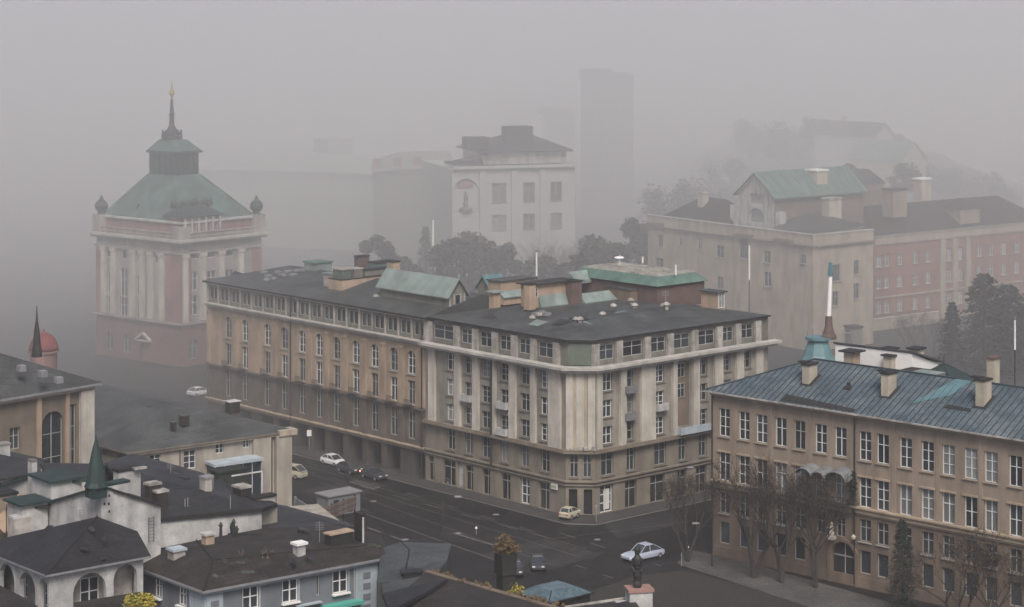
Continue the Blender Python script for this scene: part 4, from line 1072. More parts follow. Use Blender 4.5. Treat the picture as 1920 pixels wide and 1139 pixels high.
for u, z in w3: window(FB, u, z, 1.56, 2.28, B, 'cross', 'frame_white', 'glass_pale', .2, sill='attic_pale')
for u in (ub0, ub1, (ub0 + ub1) / 2):
    mb = MB(); FB.box(mb, u - .7, u + .7, 0, 16.5, -.05, .35); mb.build('pilaster', M['cream'], B)
FB.band('cornice', 16.6, 18.2, .3, M['cream'], B, steps=1)
FB.band('ledge', 5.7, 6.0, .25, M['cream'], B)
mb = MB(); hip(mb, [BA, BB, BB - FB.n * 16, BA - FB.n * 16], 18.5, 23.5, 6, 6, .5, 0, .3, 1); br = mb.build('roof', [M['roof_brown'], M['copper']], B)
for t in (14, 33): mb = MB(); q = FB.pt(t, 20.5, -6); mb.box(q - V(0, 0, 1.5), (2.2, 1.6, 4.5), FB.ang, 0); mb.build('chimney', M['brick_dark'], br)
mb = MB(); q = FB.pt(29, 19.0, -3); mb.box(q, (6, 5, 3.2), FB.ang, 0); mb.build('dormer', M['tan_wall'], br)
mb = MB(); mb.box(FB.pt(29, 22.2, -3), (6.6, 5.6, 2.0), FB.ang, 0, taper=.15); mb.build('dormer_roof', M['roof_brown'], br)
# far right house, garden wall
wl = thing('garden_wall', 'low pale wall at the foot of the brick wing', 'wall', at(1700, 622, 424))
Fw = Fac(at(1628, 612, 424).xy, at(1760, 612, 436).xy); mb = MB(); Fw.box(mb, 0, Fw.L, 0, 2.2, -.4, 0); mb.build('wall', M['cream'], wl)
mb = MB(); Fw.box(mb, -.1, Fw.L + .1, 2.203, 2.4, -.5, .1); mb.build('coping', M['cornice_stone'], wl)
kb = thing('kiosk', 'small plain grey hut in the fog above the flat roofs', 'hut', at(1600, 648, 395))
p = at(1600, 650, 395); mb = MB(); mb.box((p.x, p.y, 0), (2.3, 2.3, at(1600, 614, 395).z), .4, 0); mb.build('wall', M['attic_grey'], kb)
mb = MB(); mb.box((p.x, p.y, at(1600, 614, 395).z + .003), (2.7, 2.7, .3), .4, 0); mb.build('roof', M['cap_dark'], kb)

# hill behind with house
mb = MB(); nx, ny = 40, 30
def hill_z(x, y): 
    a = max(0, 1 - ((x - 100) / 64) ** 2) * max(0, 1 - ((y - 650) / 150) ** 2); return -1.5 + (22 + 5 * max(0, 1 - abs(x - 92) / 30) + 1.6 * sin(x * .21) + 1.2 * sin(x * .5 + y * .06)) * a ** .6
idx = {}
for i in range(nx + 1):
    for j in range(ny + 1):
        x = 30 + 140 * i / nx; y = 480 + 320 * j / ny; idx[i, j] = len(mb.v); mb.v.append((x, y, hill_z(x, y)))
for i in range(nx):
    for j in range(ny): mb.f.append((idx[i, j], idx[i + 1, j], idx[i + 1, j + 1], idx[i, j + 1])); mb.m.append(0)
o = mb.build('hill', M['hill'], smooth=True); o['kind'] = 'structure'
B = thing('hill_house', 'house with a teal roof half hidden in fog on the wooded hill', 'house', V(92, 560, 24))
for (px, py, Y, w_, l_, h, rz, mat, rm) in ((1665, 325, 560, 11, 16, 3.4, 5.0, 'cream', 'copper'), (1600, 275, 575, 8, 20, 3.0, 3.5, 'white_wall', 'roof_brown')):
    p = at(px, py, Y); a = .78; mb = MB(); mb.box((p.x, p.y, p.z - 6), (w_, l_, h + 6), a, 0); o = mb.build('wall', M[mat], B)
    ca, sa = cos(a), sin(a); R = lambda x, y, z: V(p.x + x * ca - y * sa, p.y + x * sa + y * ca, p.z + z); mb = MB(); X, Yy = w_ / 2 + .5, l_ / 2 + .5
    for s in (-1, 1): mb.hexa([R(s * X, -Yy, h), R(s * X, Yy, h), R(0, Yy, h + rz), R(0, -Yy, h + rz), R(s * X, -Yy, h + .3), R(s * X, Yy, h + .3), R(0, Yy, h + rz + .3), R(0, -Yy, h + rz + .3)])
    mb.build('roof', M[rm], o)
    for s in (-1, 1): mb = MB(); mb.poly([R(-w_ / 2, s * l_ / 2, h), R(w_ / 2, s * l_ / 2, h), R(0, s * l_ / 2, h + rz)]); mb.build('gable_wall', M[mat], o)
    mb = MB(); mb.box(R(0, 3, h + rz - 1.5), (1.2, 1.2, 3), a, 0); mb.build('chimney', M['chimney_cream'], o)

# ------------------------------------------------------------ domed tower building (left)
TC = V(-59.4, 383); TL = V(-77.4, 397.5); TRt = V(-46.6, 396.5)
FA, FBt = Fac(TL, TC), Fac(TC, TRt)
B = thing('tower_building', 'square pink and cream building with a green copper roof, lantern and gilded spire', 'building', Vector((TC.x, TC.y, 0)))
TB4 = TL + (TRt - TC); quad = [TL, TC, TRt, TB4]
oA, wA = cols_of(FA, [(232, 530, 1.9, 5.2, 'glass'), (232, 578, 1.9, 4.2, 'glass'), (204, 474, 1.5, 1.6, 'glass'), (232, 478, 1.5, 1.6, 'glass'), (262, 482, 1.5, 1.6, 'glass'), (294, 486, 1.5, 1.6, 'glass'), (205, 530, 1.1, 3.6, 'glass'), (205, 574, 1.1, 3.4, 'glass'), (259, 536, 1.1, 3.6, 'glass'), (259, 584, 1.1, 3.4, 'glass')])
oB, wB = cols_of(FBt, [(p, y, 2.2, h, 'glass') for p in (333, 369, 407, 442) for y, h in ((527, 3.6), (573, 3.8))][0:0] + [(p, y - (p - 342) * .07, 2.0, h, 'glass') for p in (363, 397, 431) for y, h in ((529, 3.4), (574, 3.6), (479, 1.6))])
mb = MB(); FA.wall(mb, 0, FA.L, 7.9, 22.0, oA, .35); FBt.wall(mb, 0, FBt.L, 7.9, 22.0, oB, .35); plain_walls(mb, quad, 7.9, 22.0, skip=(0, 1)); mb.build('wall', M['tower_stone'], B)
lowA = [(FA.u(272) - 1.2, FA.u(272) + 1.2, 0.02, 3.6, 1)] + [(FA.u(p) - 1, FA.u(p) + 1, 1.2, 4.6, 1) for p in (205, 238)]
lowB = [(FBt.u(p) - 1.1, FBt.u(p) + 1.1, 1.2, 4.8, 1) for p in (362, 400, 440)]
mb = MB(); FA.wall(mb, 0, FA.L, 0, 7.5, lowA, .4); FBt.wall(mb, 0, FBt.L, 0, 7.5, lowB, .4); plain_walls(mb, quad, 0, 7.5, skip=(0, 1)); mb.build('ground_floor_wall', M['pink_dark'], B)
for f, ws in ((FA, wA), (FBt, wB)):
    for u, z, w_, h, m_ in ws: window(f, u, z, w_, h, B, 'cross' if h > 2 else 'plain', 'frame_white', m_, .25)
for o in lowA[1:]: window(FA, (o[0] + o[1]) / 2, o[2], 1.96, o[3] - o[2], B, 'cross', 'frame_dim', 'glass', .25)
for o in lowB: window(FBt, (o[0] + o[1]) / 2, o[2], 2.16, o[3] - o[2], B, 'cross', 'frame_dim', 'glass', .25)
u = FA.u(272); mb = MB(); FA.box(mb, u - 1.15, u + 1.15, .02, 3.5, -.42, -.36); mb.build('door', M['wood'], B)
mb = MB()
for s in (-1, 1): mb.bar(FA.pt(u + s * 2.0, 4.0, .5), FA.pt(u, 5.3, .5), .5, .3)
FA.box(mb, u - 2.0, u + 2.0, 3.75, 3.95, 0, .6); mb.build('door_hood', M['pale_stone'], B)
for f in (FA, FBt):
    for a, b in ((0.0, .12), (.88, 1.0)):
        mb = MB(); f.box(mb, f.L * a, f.L * b, 7.95, 19.8, -.02, .16); mb.build('corner_panel', M['pink_wall'], B)
for f, ps in ((FA, (196, 214, 250, 268, 284, 304)), (FBt, (346, 379, 414, 450))):
    for p_ in ps:
        u = f.u(p_); mb = MB(); f.box(mb, u - .55, u + .55, 8.0, 19.6, -.02, .5); f.box(mb, u - .7, u + .7, 19.6, 20.2, -.02, .65); mb.build('pilaster', M['pale_stone'], B)
mb = MB(); u = FA.u(320); FA.box(mb, u - 1.2, u + 1.2, 8, 19.8, -.02, .14); mb.build('corner_panel', M['pink_wall'], B)
def ringq(nm, z0, z1, o, mat, poly=quad):
    mb = MB(); cen = sum((V(q[0], q[1]) for q in poly), V(0, 0)) / 4
    out = []
    n = 4
    for i in range(4):
        a, b, c = V(*poly[i - 1]), V(*poly[i]), V(*poly[(i + 1) % 4]); d1 = (b - a).normalized(); d2 = (c - b).normalized()
        n1 = V(d1.y, -d1.x); n2 = V(d2.y, -d2.x); k = (n1 + n2); k = k / (1 + n1.dot(n2)); out.append(b + k * o)
    mb.hexa([(q.x, q.y, z0) for q in out] + [(q.x, q.y, z1) for q in out]); return mb.build(nm, M[mat], B), out
ringq('string_course', 7.5, 7.9, .5, 'tower_stone'); ringq('entablature', 20.2, 20.6, .35, 'tower_stone'); ringq('entablature', 22.0, 22.4, .8, 'tower_stone'); ringq('cornice', 22.42, 22.9, 1.3, 'cornice_stone')
_, atq = ringq('attic_wall', 22.92, 25.6, -.6, 'pink_wall'); ringq('attic_coping', 25.62, 26.0, -.2, 'white_wall')
# balusters along the parapet
for f in (FA, FBt):
    mb = MB()
    for k in range(34): q = f.pt(1 + (f.L - 2) * k / 33, 22.92, .3); mb.lathe(q, [(.16, 0), (.24, .35), (.12, .8), (.2, .95)], 6)
    f.box(mb, .6, f.L - .6, 23.88, 24.1, .1, .55); mb.build('balustrade', M['tower_stone'], B)
# pavilion pedestals and urns on the corners
for c_, h in ((TL, 3.0), (TRt, 3.2), (TC, .6), (TB4, 3.0)):
    mb = MB(); q = c_ + ((TL + TRt) / 2 - c_).normalized() * .9
    mb.box((q.x, q.y, 22.9), (2.4, 2.4, 2.0 + h * .4), .7, 0)
    z0 = 24.9 + h * .4
    if h > 1: mb.lathe((q.x, q.y, z0), [(.9, 0), (.6, .35), (1.15, 1.0), (1.25, 1.6), (.9, 2.3), (.35, 2.7), (.3, 3.1), (.06, 3.5)], 12, m=1)
    mb.build('urn', [M['tower_stone'], M['copper_dark']], B)
# roof: concave pyramid, square lantern, cap, crown, spire
cc_ = (TL + TRt) / 2 + V(-1.35, .3)
def sqring(s, z, k=.0):
    return [cc_ + (V(*q) - cc_) * s for q in quad], z
prof = [(.90, 25.8), (.90, 26.2), (.74, 28.2), (.55, 30.6), (.40, 32.4), (.34, 33.2)]
mb = MB()
for i in range(len(prof) - 1):
    a, b = prof[i], prof[i + 1]; A = [cc_ + (V(*q) - cc_) * a[0] for q in quad]; Bq = [cc_ + (V(*q) - cc_) * b[0] for q in quad]
    for k in range(4): j = (k + 1) % 4; mb.poly([(A[k].x, A[k].y, a[1]), (A[j].x, A[j].y, a[1]), (Bq[j].x, Bq[j].y, b[1]), (Bq[k].x, Bq[k].y, b[1])])
for k in range(4):
    for i in range(len(prof) - 1):
        a, b = prof[i], prof[i + 1]; qa = cc_ + (V(*quad[k]) - cc_) * a[0]; qb = cc_ + (V(*quad[k]) - cc_) * b[0]; mb.bar((qa.x, qa.y, a[1]), (qb.x, qb.y, b[1]), .3)
trf = mb.build('roof', M['copper_roof'], B)
def qblock(nm, s0, z0, s1, z1, mat, par):
    mb = MB(); A = [cc_ + (V(*q) - cc_) * s0 for q in quad]; Bq = [cc_ + (V(*q) - cc_) * s1 for q in quad]; mb.hexa([(q.x, q.y, z0) for q in A] + [(q.x, q.y, z1) for q in Bq]); return mb.build(nm, M[mat], par)
lan = qblock('lantern', .30, 33.1, .30, 37.6, 'copper_dark', trf)
qblock('lantern_cornice', .345, 37.6, .345, 38.0, 'copper_dark', trf); qblock('lantern_roof', .33, 38.01, .17, 40.0, 'copper_roof', trf)
qblock('lantern_base', .36, 32.9, .33, 33.6, 'copper_roof', trf)
for f in (FA, FBt):
    for t in (.2, .4, .6, .8):
        A = cc_ + (f.A - cc_) * .30; D = cc_ + (f.B - cc_) * .30; q = A + (D - A) * t; mb = MB(); mb.box((q.x + f.n.x * .1, q.y + f.n.y * .1, 33.7), (.35, .35, 3.8), f.ang); mb.build('lantern_pier', M['copper_dark'], trf)
mb = MB(); mb.lathe((cc_.x, cc_.y, 39.9), [(1.95, 0), (1.95, .6), (1.5, .9), (1.7, 1.3), (.9, 2.0), (.5, 2.8), (.42, 4.6), (.62, 4.8), (.38, 5.1), (.22, 7.6)], 10)
for k in range(6): mb.lathe((cc_.x + 1.7 * cos(k * pi / 3), cc_.y + 1.7 * sin(k * pi / 3), 40.2), [(.2, 0), (.3, .5), (.15, 1.1), (.25, 1.3), (.03, 1.7)], 6)
sp = mb.build('spire', M['iron'], trf)
mb = MB(); mb.lathe((cc_.x, cc_.y, 47.4), [(.1, 0), (.18, .5), (.5, 1.1), (.42, 1.6), (.14, 1.9), (.06, 3.2), (.02, 4.0)], 10); mk('gilt', (.45, .33, .12), .4, metal=.6); mb.build('finial', M['gilt'], sp)
# roof dormer with columns on the right-hand front
Fd = Fac(TC + FBt.d * .6 - FBt.n * .4, TC + FBt.d * 10.4 - FBt.n * .4); mb = MB(); Fd.wall(mb, 0, 8.8, 22.95, 26.8, [(.8 + k * 1.6, 1.7 + k * 1.6, 23.8, 26.2) for k in range(5)], .3); plain_walls(mb, [Fd.pt(0, 0).xy, Fd.pt(8.8, 0).xy, Fd.pt(8.8, 0, -4).xy, Fd.pt(0, 0, -4).xy], 22.95, 26.8, skip=(0,)); dm = mb.build('dormer', M['pink_wall'], B)
for k in range(5): window(Fd, 1.25 + k * 1.6, 23.8, .88, 2.38, dm, 'plain', 'frame_white', 'glass', .2)
for k in range(6): mb = MB(); Fd.box(mb, .3 + k * 1.6, .65 + k * 1.6, 23, 26.8, 0, .25); mb.build('dormer_pilaster', M['white_wall'], dm)
mb = MB(); hip(mb, [Fd.pt(0, 0).xy, Fd.pt(8.8, 0).xy, Fd.pt(8.8, 0, -5).xy, Fd.pt(0, 0, -5).xy], 26.85, 28.6, 2, 2, .4, 0, .2, 0); mb.build('dormer_roof', M['copper_dark'], dm)
# ornament clusters at the foot of the roof
r3 = random.Random(12); mb = MB()
for k in range(26): 
    t = r3.uniform(.1, .5); q = FA.pt(FA.L * (.15 + r3.random() * .4), 0, -2.6 + r3.uniform(-.6, .6)); z = 26.0 + r3.uniform(0, .6); mb.lathe((q.x, q.y, z), [(.35, 0), (.5, .5), (.25, 1.1), (.35, 1.4), (.04, 1.9)], 6)
mb.build('roof_cresting', M['cap_dark'], trf)
mb = MB()
for k in range(14):
    t = k / 13; q = cc_ + (V(*quad[1]) - cc_) * .8; q = Fd.pt(8.8 * t, 0, -3); mb.lathe((q.x, q.y, 28.2 + r3.uniform(-.3, .2)), [(.3, 0), (.45, .4), (.2, .9), (.03, 1.6)], 6)
mb.build('roof_cresting', M['cap_dark'], trf)

# ------------------------------------------------------------ far buildings in the fog
B = thing('long_hall', 'long pale flat building almost lost in fog behind the domed tower', 'building', at(560, 480, 590))
a, b, c, d = at(372, 300, 575).xy, at(700, 330, 560).xy, at(838, 318, 600).xy, at(520, 290, 640).xy
q4 = [a, b, c, d]; z1 = 66 - 326 * 560 / 4000
mb = MB(); plain_walls(mb, q4, 0, z1); mb.build('wall', M['far_wall'], B)
mb = MB(); hip(mb, q4, z1 + .1, z1 + 3.0, 12, 12, 1, 0, .6, 0); lr = mb.build('roof', M['far_wall'], B)
for px, Y, w_, h in ((625, 600, 8, 2.6),):
    mb = MB(); p = at(px, 300, Y); mb.box((p.x, p.y, z1 + 2), (w_, w_, h + 1.5), .6, 0); mb.box((p.x, p.y, z1 + h + 3.51), (w_ + 1, w_ + 1, .6), .6, 0); mb.build('roof_house', M['far_wall'], lr)
f = Fac(b, c); g_ = Fac(a, b)
for ff in (g_, f):
    mb = MB(); n_ = int(ff.L / 6)
    for k in range(n_):
        for z in (z1 - 5, z1 - 10): 
            u = 3 + k * 6; w0 = window(ff, u, z, 1.8, 2.6, B, 'cross', 'frame_dim', 'glass_pale', -.06)
B = thing('shaded_block', 'block with its shade painted into grey walls and a low ridged roof against the left of the white palace', 'building', at(770, 480, 520))
a, b = at(700, 330, 505).xy, at(846, 330, 520).xy; z2 = 66 - 318 * 512 / 4000; sb_ = [a, b, b + (b - V(0, 0)) * .05, a + (a - V(0, 0)) * .06]
mk('shade_wall', (.20, .20, .18), .9, .2, .1); mb = MB(); plain_walls(mb, sb_, 0, z2); mb.build('wall', M['shade_wall'], B); mb = MB(); hip(mb, sb_, z2 + .05, z2 + 3.2, 7, 1, .6, 0, .3, 0); mb.build('roof', M['shade_wall'], B)  # shade on this far block is put into the wall colour
ff = Fac(a, b)
for k in range(3): mb = MB(); q = ff.pt(3 + k * 6, z2 + .6, -2.5); mb.box(q, (2, 2, 2.2), 0); mb.build('dormer', M['pink_wall'], B)
# white building with the painted niche
wa = at(848, 400, 455).xy; wb = at(1078, 400, 463).xy; FW = Fac(wa, wb)
B = thing('palace_building', 'white building with a red painted arched niche and a dark roof storey in fog', 'building', Vector((wa.x, wa.y, 0)))
zt = 66 - 318 * 455 / 4000
ops = []; ws = []
for px, w_ in ((936, 3.2), (992, 2.6), (1043, 2.6)):
    u = FW.u(px); ops.append((u - w_ / 2, u + w_ / 2, zt - 7.4, zt - 3.2)); ws.append((u, zt - 7.4, w_ - .04, 4.18))
    ops.append((u - w_ / 2, u + w_ / 2, zt - 13.4, zt - 10)); ws.append((u, zt - 13.4, w_ - .04, 3.38))
un = FW.u(874); ops.append((un - 2.9, un + 2.9, zt - 9.6, zt - 2.0, 1))
mb = MB(); FW.wall(mb, 0, FW.L, 0, zt, ops, .5); plain_walls(mb, [wa, wb, wb - FW.n * 26, wa - FW.n * 26], 0, zt, skip=(0,)); mb.build('wall', M['far_white'], B)
for u, z, w_, h in ws: window(FW, u, z, w_, h, B, 'cross', 'frame_dim', 'glass_pale', .35, sill='attic_grey')
mb = MB(); FW.box(mb, un - 2.9, un + 2.9, zt - 9.6, zt - 2, -.6, -.5); ni = mb.build('niche', M['far_white'], B)
mb = MB(); q = FW.pt(un, zt - 8.6, -.2); mb.lathe(q, [(1.5, 0), (1.4, .3), (.5, .5), (.55, 1.2), (.35, 1.8), (.5, 2.6), (.25, 3.3), (.3, 3.7), (.05, 4.0)], 10); mb.build('niche_relief', M['attic_grey'], ni)
mb = MB(); FW.box(mb, un - 1.7, un + 1.7, zt - 4.2, zt - 3.0, -.49, -.4); FW.box(mb, un - 1.2, un + 1.2, zt - 3.0, zt - 2.5, -.49, -.41); mb.build('niche_fresco', M['pink_wall'], ni)
for px in (905, 964, 1018): u = FW.u(px); mb = MB(); FW.box(mb, u - .7, u + .7, 0, zt - .5, -.05, .4); mb.build('pilaster', M['far_white'], B)
FW.band('cornice', zt, zt + .6, .9, M['far_white'], B)
mb = MB(); fq = [FW.pt(FW.u(915), 0, -3).xy, FW.pt(FW.L - 1, 0, -3).xy, FW.pt(FW.L - 1, 0, -20).xy, FW.pt(FW.u(915), 0, -20).xy]
plain_walls(mb, fq, zt + .6, zt + 3.4); us_ = mb.build('upper_storey', M['attic_pale'], B)
mb = MB(); hip(mb, fq, zt + 3.45, zt + 6.3, 6, 5, 1.2, 0, .3, 0); wr = mb.build('roof', M['roof_dark'], B)
mb = MB(); q = FW.pt(FW.u(990), zt + 4.5, -8); mb.box(q, (6, 4, 4.0), FW.ang); mb.box(q + V(-9, -6, -.5), (5, 4, 2.5), FW.ang); mb.build('roof_house', M['roof_dark'], wr)
mb = MB(); u0 = FW.u(858)
for k in range(7): FW.box(mb, u0 + k * 1.2, u0 + k * 1.2 + .15, zt + .6, zt + 1.6 + k * .22, -3, -2.8)
mb.bar(FW.pt(u0, zt + 1.6, -2.9), FW.pt(u0 + 7.4, zt + 2.9, -2.9), .3); FW.box(mb, u0 - .5, u0 + 7, zt + .6, zt + 1.2, -9, -4); mb.build('terrace_frame', M['roof_dark'], B)
# tower blocks
for px0, px1, py, Y, lab in ((1089, 1188, 130, 640, 'tallest of the tower blocks fading into fog, with a stepped top'), (1020, 1078, 200, 700, 'lower tower block just left of the tallest one in fog'), (925, 1000, 180, 860, 'faintest tower block, barely visible in fog on the left')):
    a, b = at(px0, py, Y).xy, at(px1, py, Y + 8).xy; z = 66 - py * Y / 4000; f = Fac(a, b)
    B = thing('apartment_tower', lab, 'tower block', Vector((a.x, a.y, 0)), 'tower blocks lost in the fog')
    q4 = [a, b, b * (1 + 18 / Y), a * (1 + 18 / Y)]; mb = MB(); plain_walls(mb, q4, 0, z - 2.5)
    for k in range(9): f.box(mb, 0, f.L, 3 + k * 3.3, 3.4 + k * 3.3, -.02, .6)
    mb.build('wall', M['tower_block'], B)
    for k in range(10):
        for q in range(5):
            zz_ = z - 6 - 3.2 * k; uu = f.L * (q + .5) / 5
            if zz_ > 2: window(f, uu, zz_, f.L / 8, 1.6, B, 'plain', 'frame_dim', 'glass_pale', -.06)
    mb = MB(); f.box(mb, f.L * .12, f.L * .62, z - 2.49, z, -5, -1); f.box(mb, f.L * .62, f.L * .9, z - 2.49, z - 1.2, -5, -1); mb.build('roof_house', M['tower_block'], B)

# ================================================================ near left: roofs and houses
def blk(pts, z0, z1, name, mat, parent, cap=False):
    mb = MB(); plain_walls(mb, pts, z0, z1, cap=cap); return mb.build(name, M[mat], parent)
def prismq(top, dz, name, mats, parent, m=0):
    """slab under a list of 3-D top points"""
    mb = MB(); n = len(top); mb.poly(top, 0); lo = [Vector(p) - V(0, 0, dz) for p in top]
    for i in range(n): j = (i + 1) % n; mb.poly([lo[i], lo[j], top[j], top[i]], 1 if isinstance(mats, list) else 0)
    mb.poly(list(reversed(lo)), 0); return mb.build(name, [M[q] for q in mats] if isinstance(mats, list) else M[mats], parent)

# ---- long low street building with the dark roof
LA, LB = V(-46.9, 261.0), V(-28.6, 274.0); FLo = Fac(LA, LB); n_ = (LB - LA).normalized(); ldl = V(-.69, .724)
B = thing('low_building', 'low cream building with a broad dark roof and blank end pilaster beside the street', 'building', Vector((LB.x, LB.y, 0)))
ops, ws = cols_of(FLo, [(291, 866, 1.6, 1.7, 'glass'), (356, 862, 1.7, 2.3, 'glass'), (412, 838, 1.2, 1.7, 'glass'), (462, 828, 1.0, 1.6, 'glass'), (300, 905, 1.5, 2, 'glass')])
mb = MB(); FLo.wall(mb, 0, FLo.L, 0, 10.6, ops, .3); plain_walls(mb, [LA, LB, LB + ldl * 44, LA + ldl * 44], 0, 10.6, skip=(0,)); mb.build('wall', M['low_wall'], B)
for u, z, w_, h, m_ in ws: window(FLo, u, z, w_, h, B, 'six', 'frame_white', m_, .2)
for px0, px1, o in ((472, 505, .5), (514, 543, .7)):
    mb = MB(); FLo.box(mb, FLo.u(px0), min(FLo.u(px1), FLo.L), 0, 10.3, -.02, o); mb.build('pilaster', M['low_wall'], B)
for px in (336, 508): u = FLo.u(px); mb = MB(); mb.tube(FLo.pt(u, .3, .25), FLo.pt(u, 10.4, .25), .08, n=6); mb.build('downpipe', M['brick_dark'], B)
FLo.band('cornice', 10.25, 10.62, .5, M['cream'], B)
mb = MB(); FLo.box(mb, FLo.L - 1.9, FLo.L + .7, 10.25, 10.95, -1.0, .9); mb.build('corner_cap', M['cream'], B)
mb = MB(); E_, Ra_, Rb_ = hip(mb, [LB, LB + ldl * 44, LA + ldl * 44, LA], 10.75, 14.2, 9, 9, .7, 0, .2, 1); LR_ = mb.build('roof', [M['roof_grey'], M['cream_dark']], B)  # roof paled, the haze over it is put into the grey
# conservatory and plant boxes on its front
ug, uh = FLo.u(388), FLo.u(474); zc = FLo.z(392, 893)
mb = MB(); FLo.box(mb, ug, uh, zc - 4, zc + 1.6, 0.02, 2.2); gh = mb.build('conservatory', M['glass'], B)
mb = MB(); 
for k in range(6): t = ug + (uh - ug) * k / 5; FLo.box(mb, t - .05, t + .05, zc - 4, zc + 1.6, 2.2, 2.28)
FLo.box(mb, ug - .3, uh + .2, zc + 1.605, zc + 1.95, -.0, 2.6); mb.build('conservatory_frame', M['blue_pale'], gh)
for px, py, s in ((436, 770, 1.2), (700 and 345, 792, .8), (325, 800, .5), (280, 768, .4)):
    def lz(x, y): 
        q = V(x, y) - LB; s_ = q.dot(-n_); t_ = q.dot(ldl); L2 = 22.4; return 10.75 + 3.45 * min(1, max(0, min(s_, L2 - s_, t_ * 1.2) + .7) / (L2 / 2 + .7))
    p = hit(px, py, lz, 230, 330); mb = MB(); mb.box((p.x, p.y, p.z - .3), (s * 1.3, s, s + .3), AR, 0); mb.box((p.x, p.y, p.z + s + .003), (s * 1.5, s * 1.2, .12), AR, 1); mb.build('dormer' if s > .7 else 'roof_vent', [M['roof_brown'], M['white_wall'] if s > 1 else M['roof_grey']], LR_)
p = at(236, 845, 235); mb = MB(); 

# ---- arcaded hall on the far left with grey roof and spire
HR, HL = V(-49.2, 250.0), V(-72, 224.5); FH = Fac(HL, HR); B = thing('arched_hall', 'big hall with grey hipped roof, tall arched window and dark spire, left edge', 'building', Vector((HR.x, HR.y, 0)))
hd = ldl; zH = 21.0
ua = FH.u(99); ub = FH.u(136)
ops = [(ua - 1.5, ua + 1.5, 10.5, 18.6, 1), (ub - .55, ub + .55, 11, 19)]; 
for px in (28, -20): u = FH.u(px); ops.append((u - .7, u + .7, 15, 17.5))
ops = [o for o in ops if o[0] > 0]
mb = MB(); FH.wall(mb, 0, FH.L, 0, zH, ops, .5); plain_walls(mb, [HL, HR, HR + hd * 22, HL + hd * 22], 0, zH, skip=(0,)); mb.build('wall', M['cream_dark'], B)
window(FH, ua, 10.5, 2.9, 8.0, B, 'six', 'frame_dim', 'glass', .35); window(FH, ub, 11, 1.06, 7.9, B, 'six', 'frame_dim', 'glass', .35)
for o in ops[2:]: window(FH, (o[0] + o[1]) / 2, o[2], 1.36, 2.4, B, 'cross', 'frame_dim', 'glass', .3)
for a, b, m_ in ((FH.u(148), FH.L, 'pale_stone'), (ua - 2.3, ua - 1.7, 'beige_box'), (ua + 1.7, ua + 2.2, 'beige_box')):
    mb = MB(); FH.box(mb, a, b, 0, zH - .6, -.02, .45 if m_ == 'pale_stone' else .25); mb.build('pilaster', M[m_], B)
FH.band('cornice', zH - .5, zH, .6, M['cream'], B)
mb = MB(); hip(mb, [HR, HR + hd * 22, HL + hd * 22, HL], zH + .15, 28.0, 9, 9, .9, 0, .3, 1); hr_ = mb.build('roof', [M['roof_grey'], M['steel']], B)
for k, (px, py) in enumerate(((80, 700), (110, 712), (40, 690))): 
    p = at(px, py, 243); mb = MB(); mb.box((p.x, p.y, p.z - .4), (.8, .8, .7), AR); mb.build('roof_vent', M['steel'], hr_)
p = at(69, 657, 260); mb = MB(); mb.lathe(p - V(0, 0, .8), [(.65, 0), (.62, .8), (.5, 1.4), (.34, 3.2), (.12, 4.6), (.04, 6.2)], 8); mb.build('spire', M['iron'], hr_)
B = thing('red_dome_chapel', 'faint round chapel with a red dome behind the grey hall roof', 'chapel', at(82, 780, 305))
p = at(82, 662, 305); mb = MB(); mb.lathe((p.x, p.y, 0), [(1.9, 0), (1.9, p.z), (2.2, p.z + .1), (2.2, p.z + .4)], 20); mb.build('drum', M['pink_wall'], B)
mb = MB(); mb.lathe(p + V(0, 0, .4), [(2.1 * cos(t), 2.5 * sin(t)) for t in [k * pi / 2 / 9 for k in range(9)]] + [(.2, 2.6), (.05, 3.0)], 20); mb.build('dome', M['red_dome'], B, smooth=True)

# ---- white arcaded pavilion with dark hipped roof (bottom left)
PC, PR, PL = V(-36.4, 167.7), V(-29.9, 172.95), V(-44.2, 176.4); FPR, FPL = Fac(PC, PR), Fac(PL, PC); zP = 20.9
B = thing('arcaded_pavilion', 'white pavilion with rounded arches and a dark hipped roof in the bottom left corner', 'building', Vector((PC.x, PC.y, 0)))
opR = [(FPR.u(137), FPR.u(199), 15.5, 20.35, 1), (FPR.u(213), FPR.u(257), 15.5, 20.5, 1)]
opL = [(FPL.u(-2), FPL.u(27), 15.2, 20.3, 1), (FPL.u(36), FPL.u(66), 15.2, 20.3, 1), (FPL.u(73), FPL.u(89), 15.2, 20.3, 1)]
mb = MB(); FPR.wall(mb, 0, FPR.L, 0, zP, opR, .45); FPL.wall(mb, 0, FPL.L, 0, zP, opL, .45)
P4 = PL + (PR - PC); plain_walls(mb, [PC, PR, P4, PL], 0, zP, skip=(0, 3)); mb.build('arcade_wall', M['white_wall'], B)
mb = MB(); i0 = FPR.pt(.6, 0, -1.5).xy; i1 = FPR.pt(FPR.L - .2, 0, -1.5).xy; i2 = FPL.pt(.2, 0, -1.5).xy; ic = isec(FPR.pt(0, 0, -1.5).xy, FPR.d, FPL.pt(0, 0, -1.5).xy, FPL.d)
fa, fb = Fac(ic, i1), Fac(i2, ic); wu1 = fa.u(168); lwall = []
fa.wall(mb, 0, fa.L, 10, zP - .02, [(wu1 - .85, wu1 + .85, 17.2, 19.6)], .2); wl = [fb.u(46), fb.u(88)]
fb.wall(mb, 0, fb.L, 10, zP - .02, [(q - .45, q + .45, 17.4, 19.4) for q in wl if q < fb.L - .5], .2); iw = mb.build('inner_wall', M['attic_pale'], B)
window(fa, wu1, 17.2, 1.66, 2.36, iw, 'crossbar', 'white_paint', 'glass', .08)
for q in wl:
    if q < fb.L - .5: window(fb, q, 17.4, .86, 1.96, iw, 'crossbar', 'white_paint', 'glass', .08)
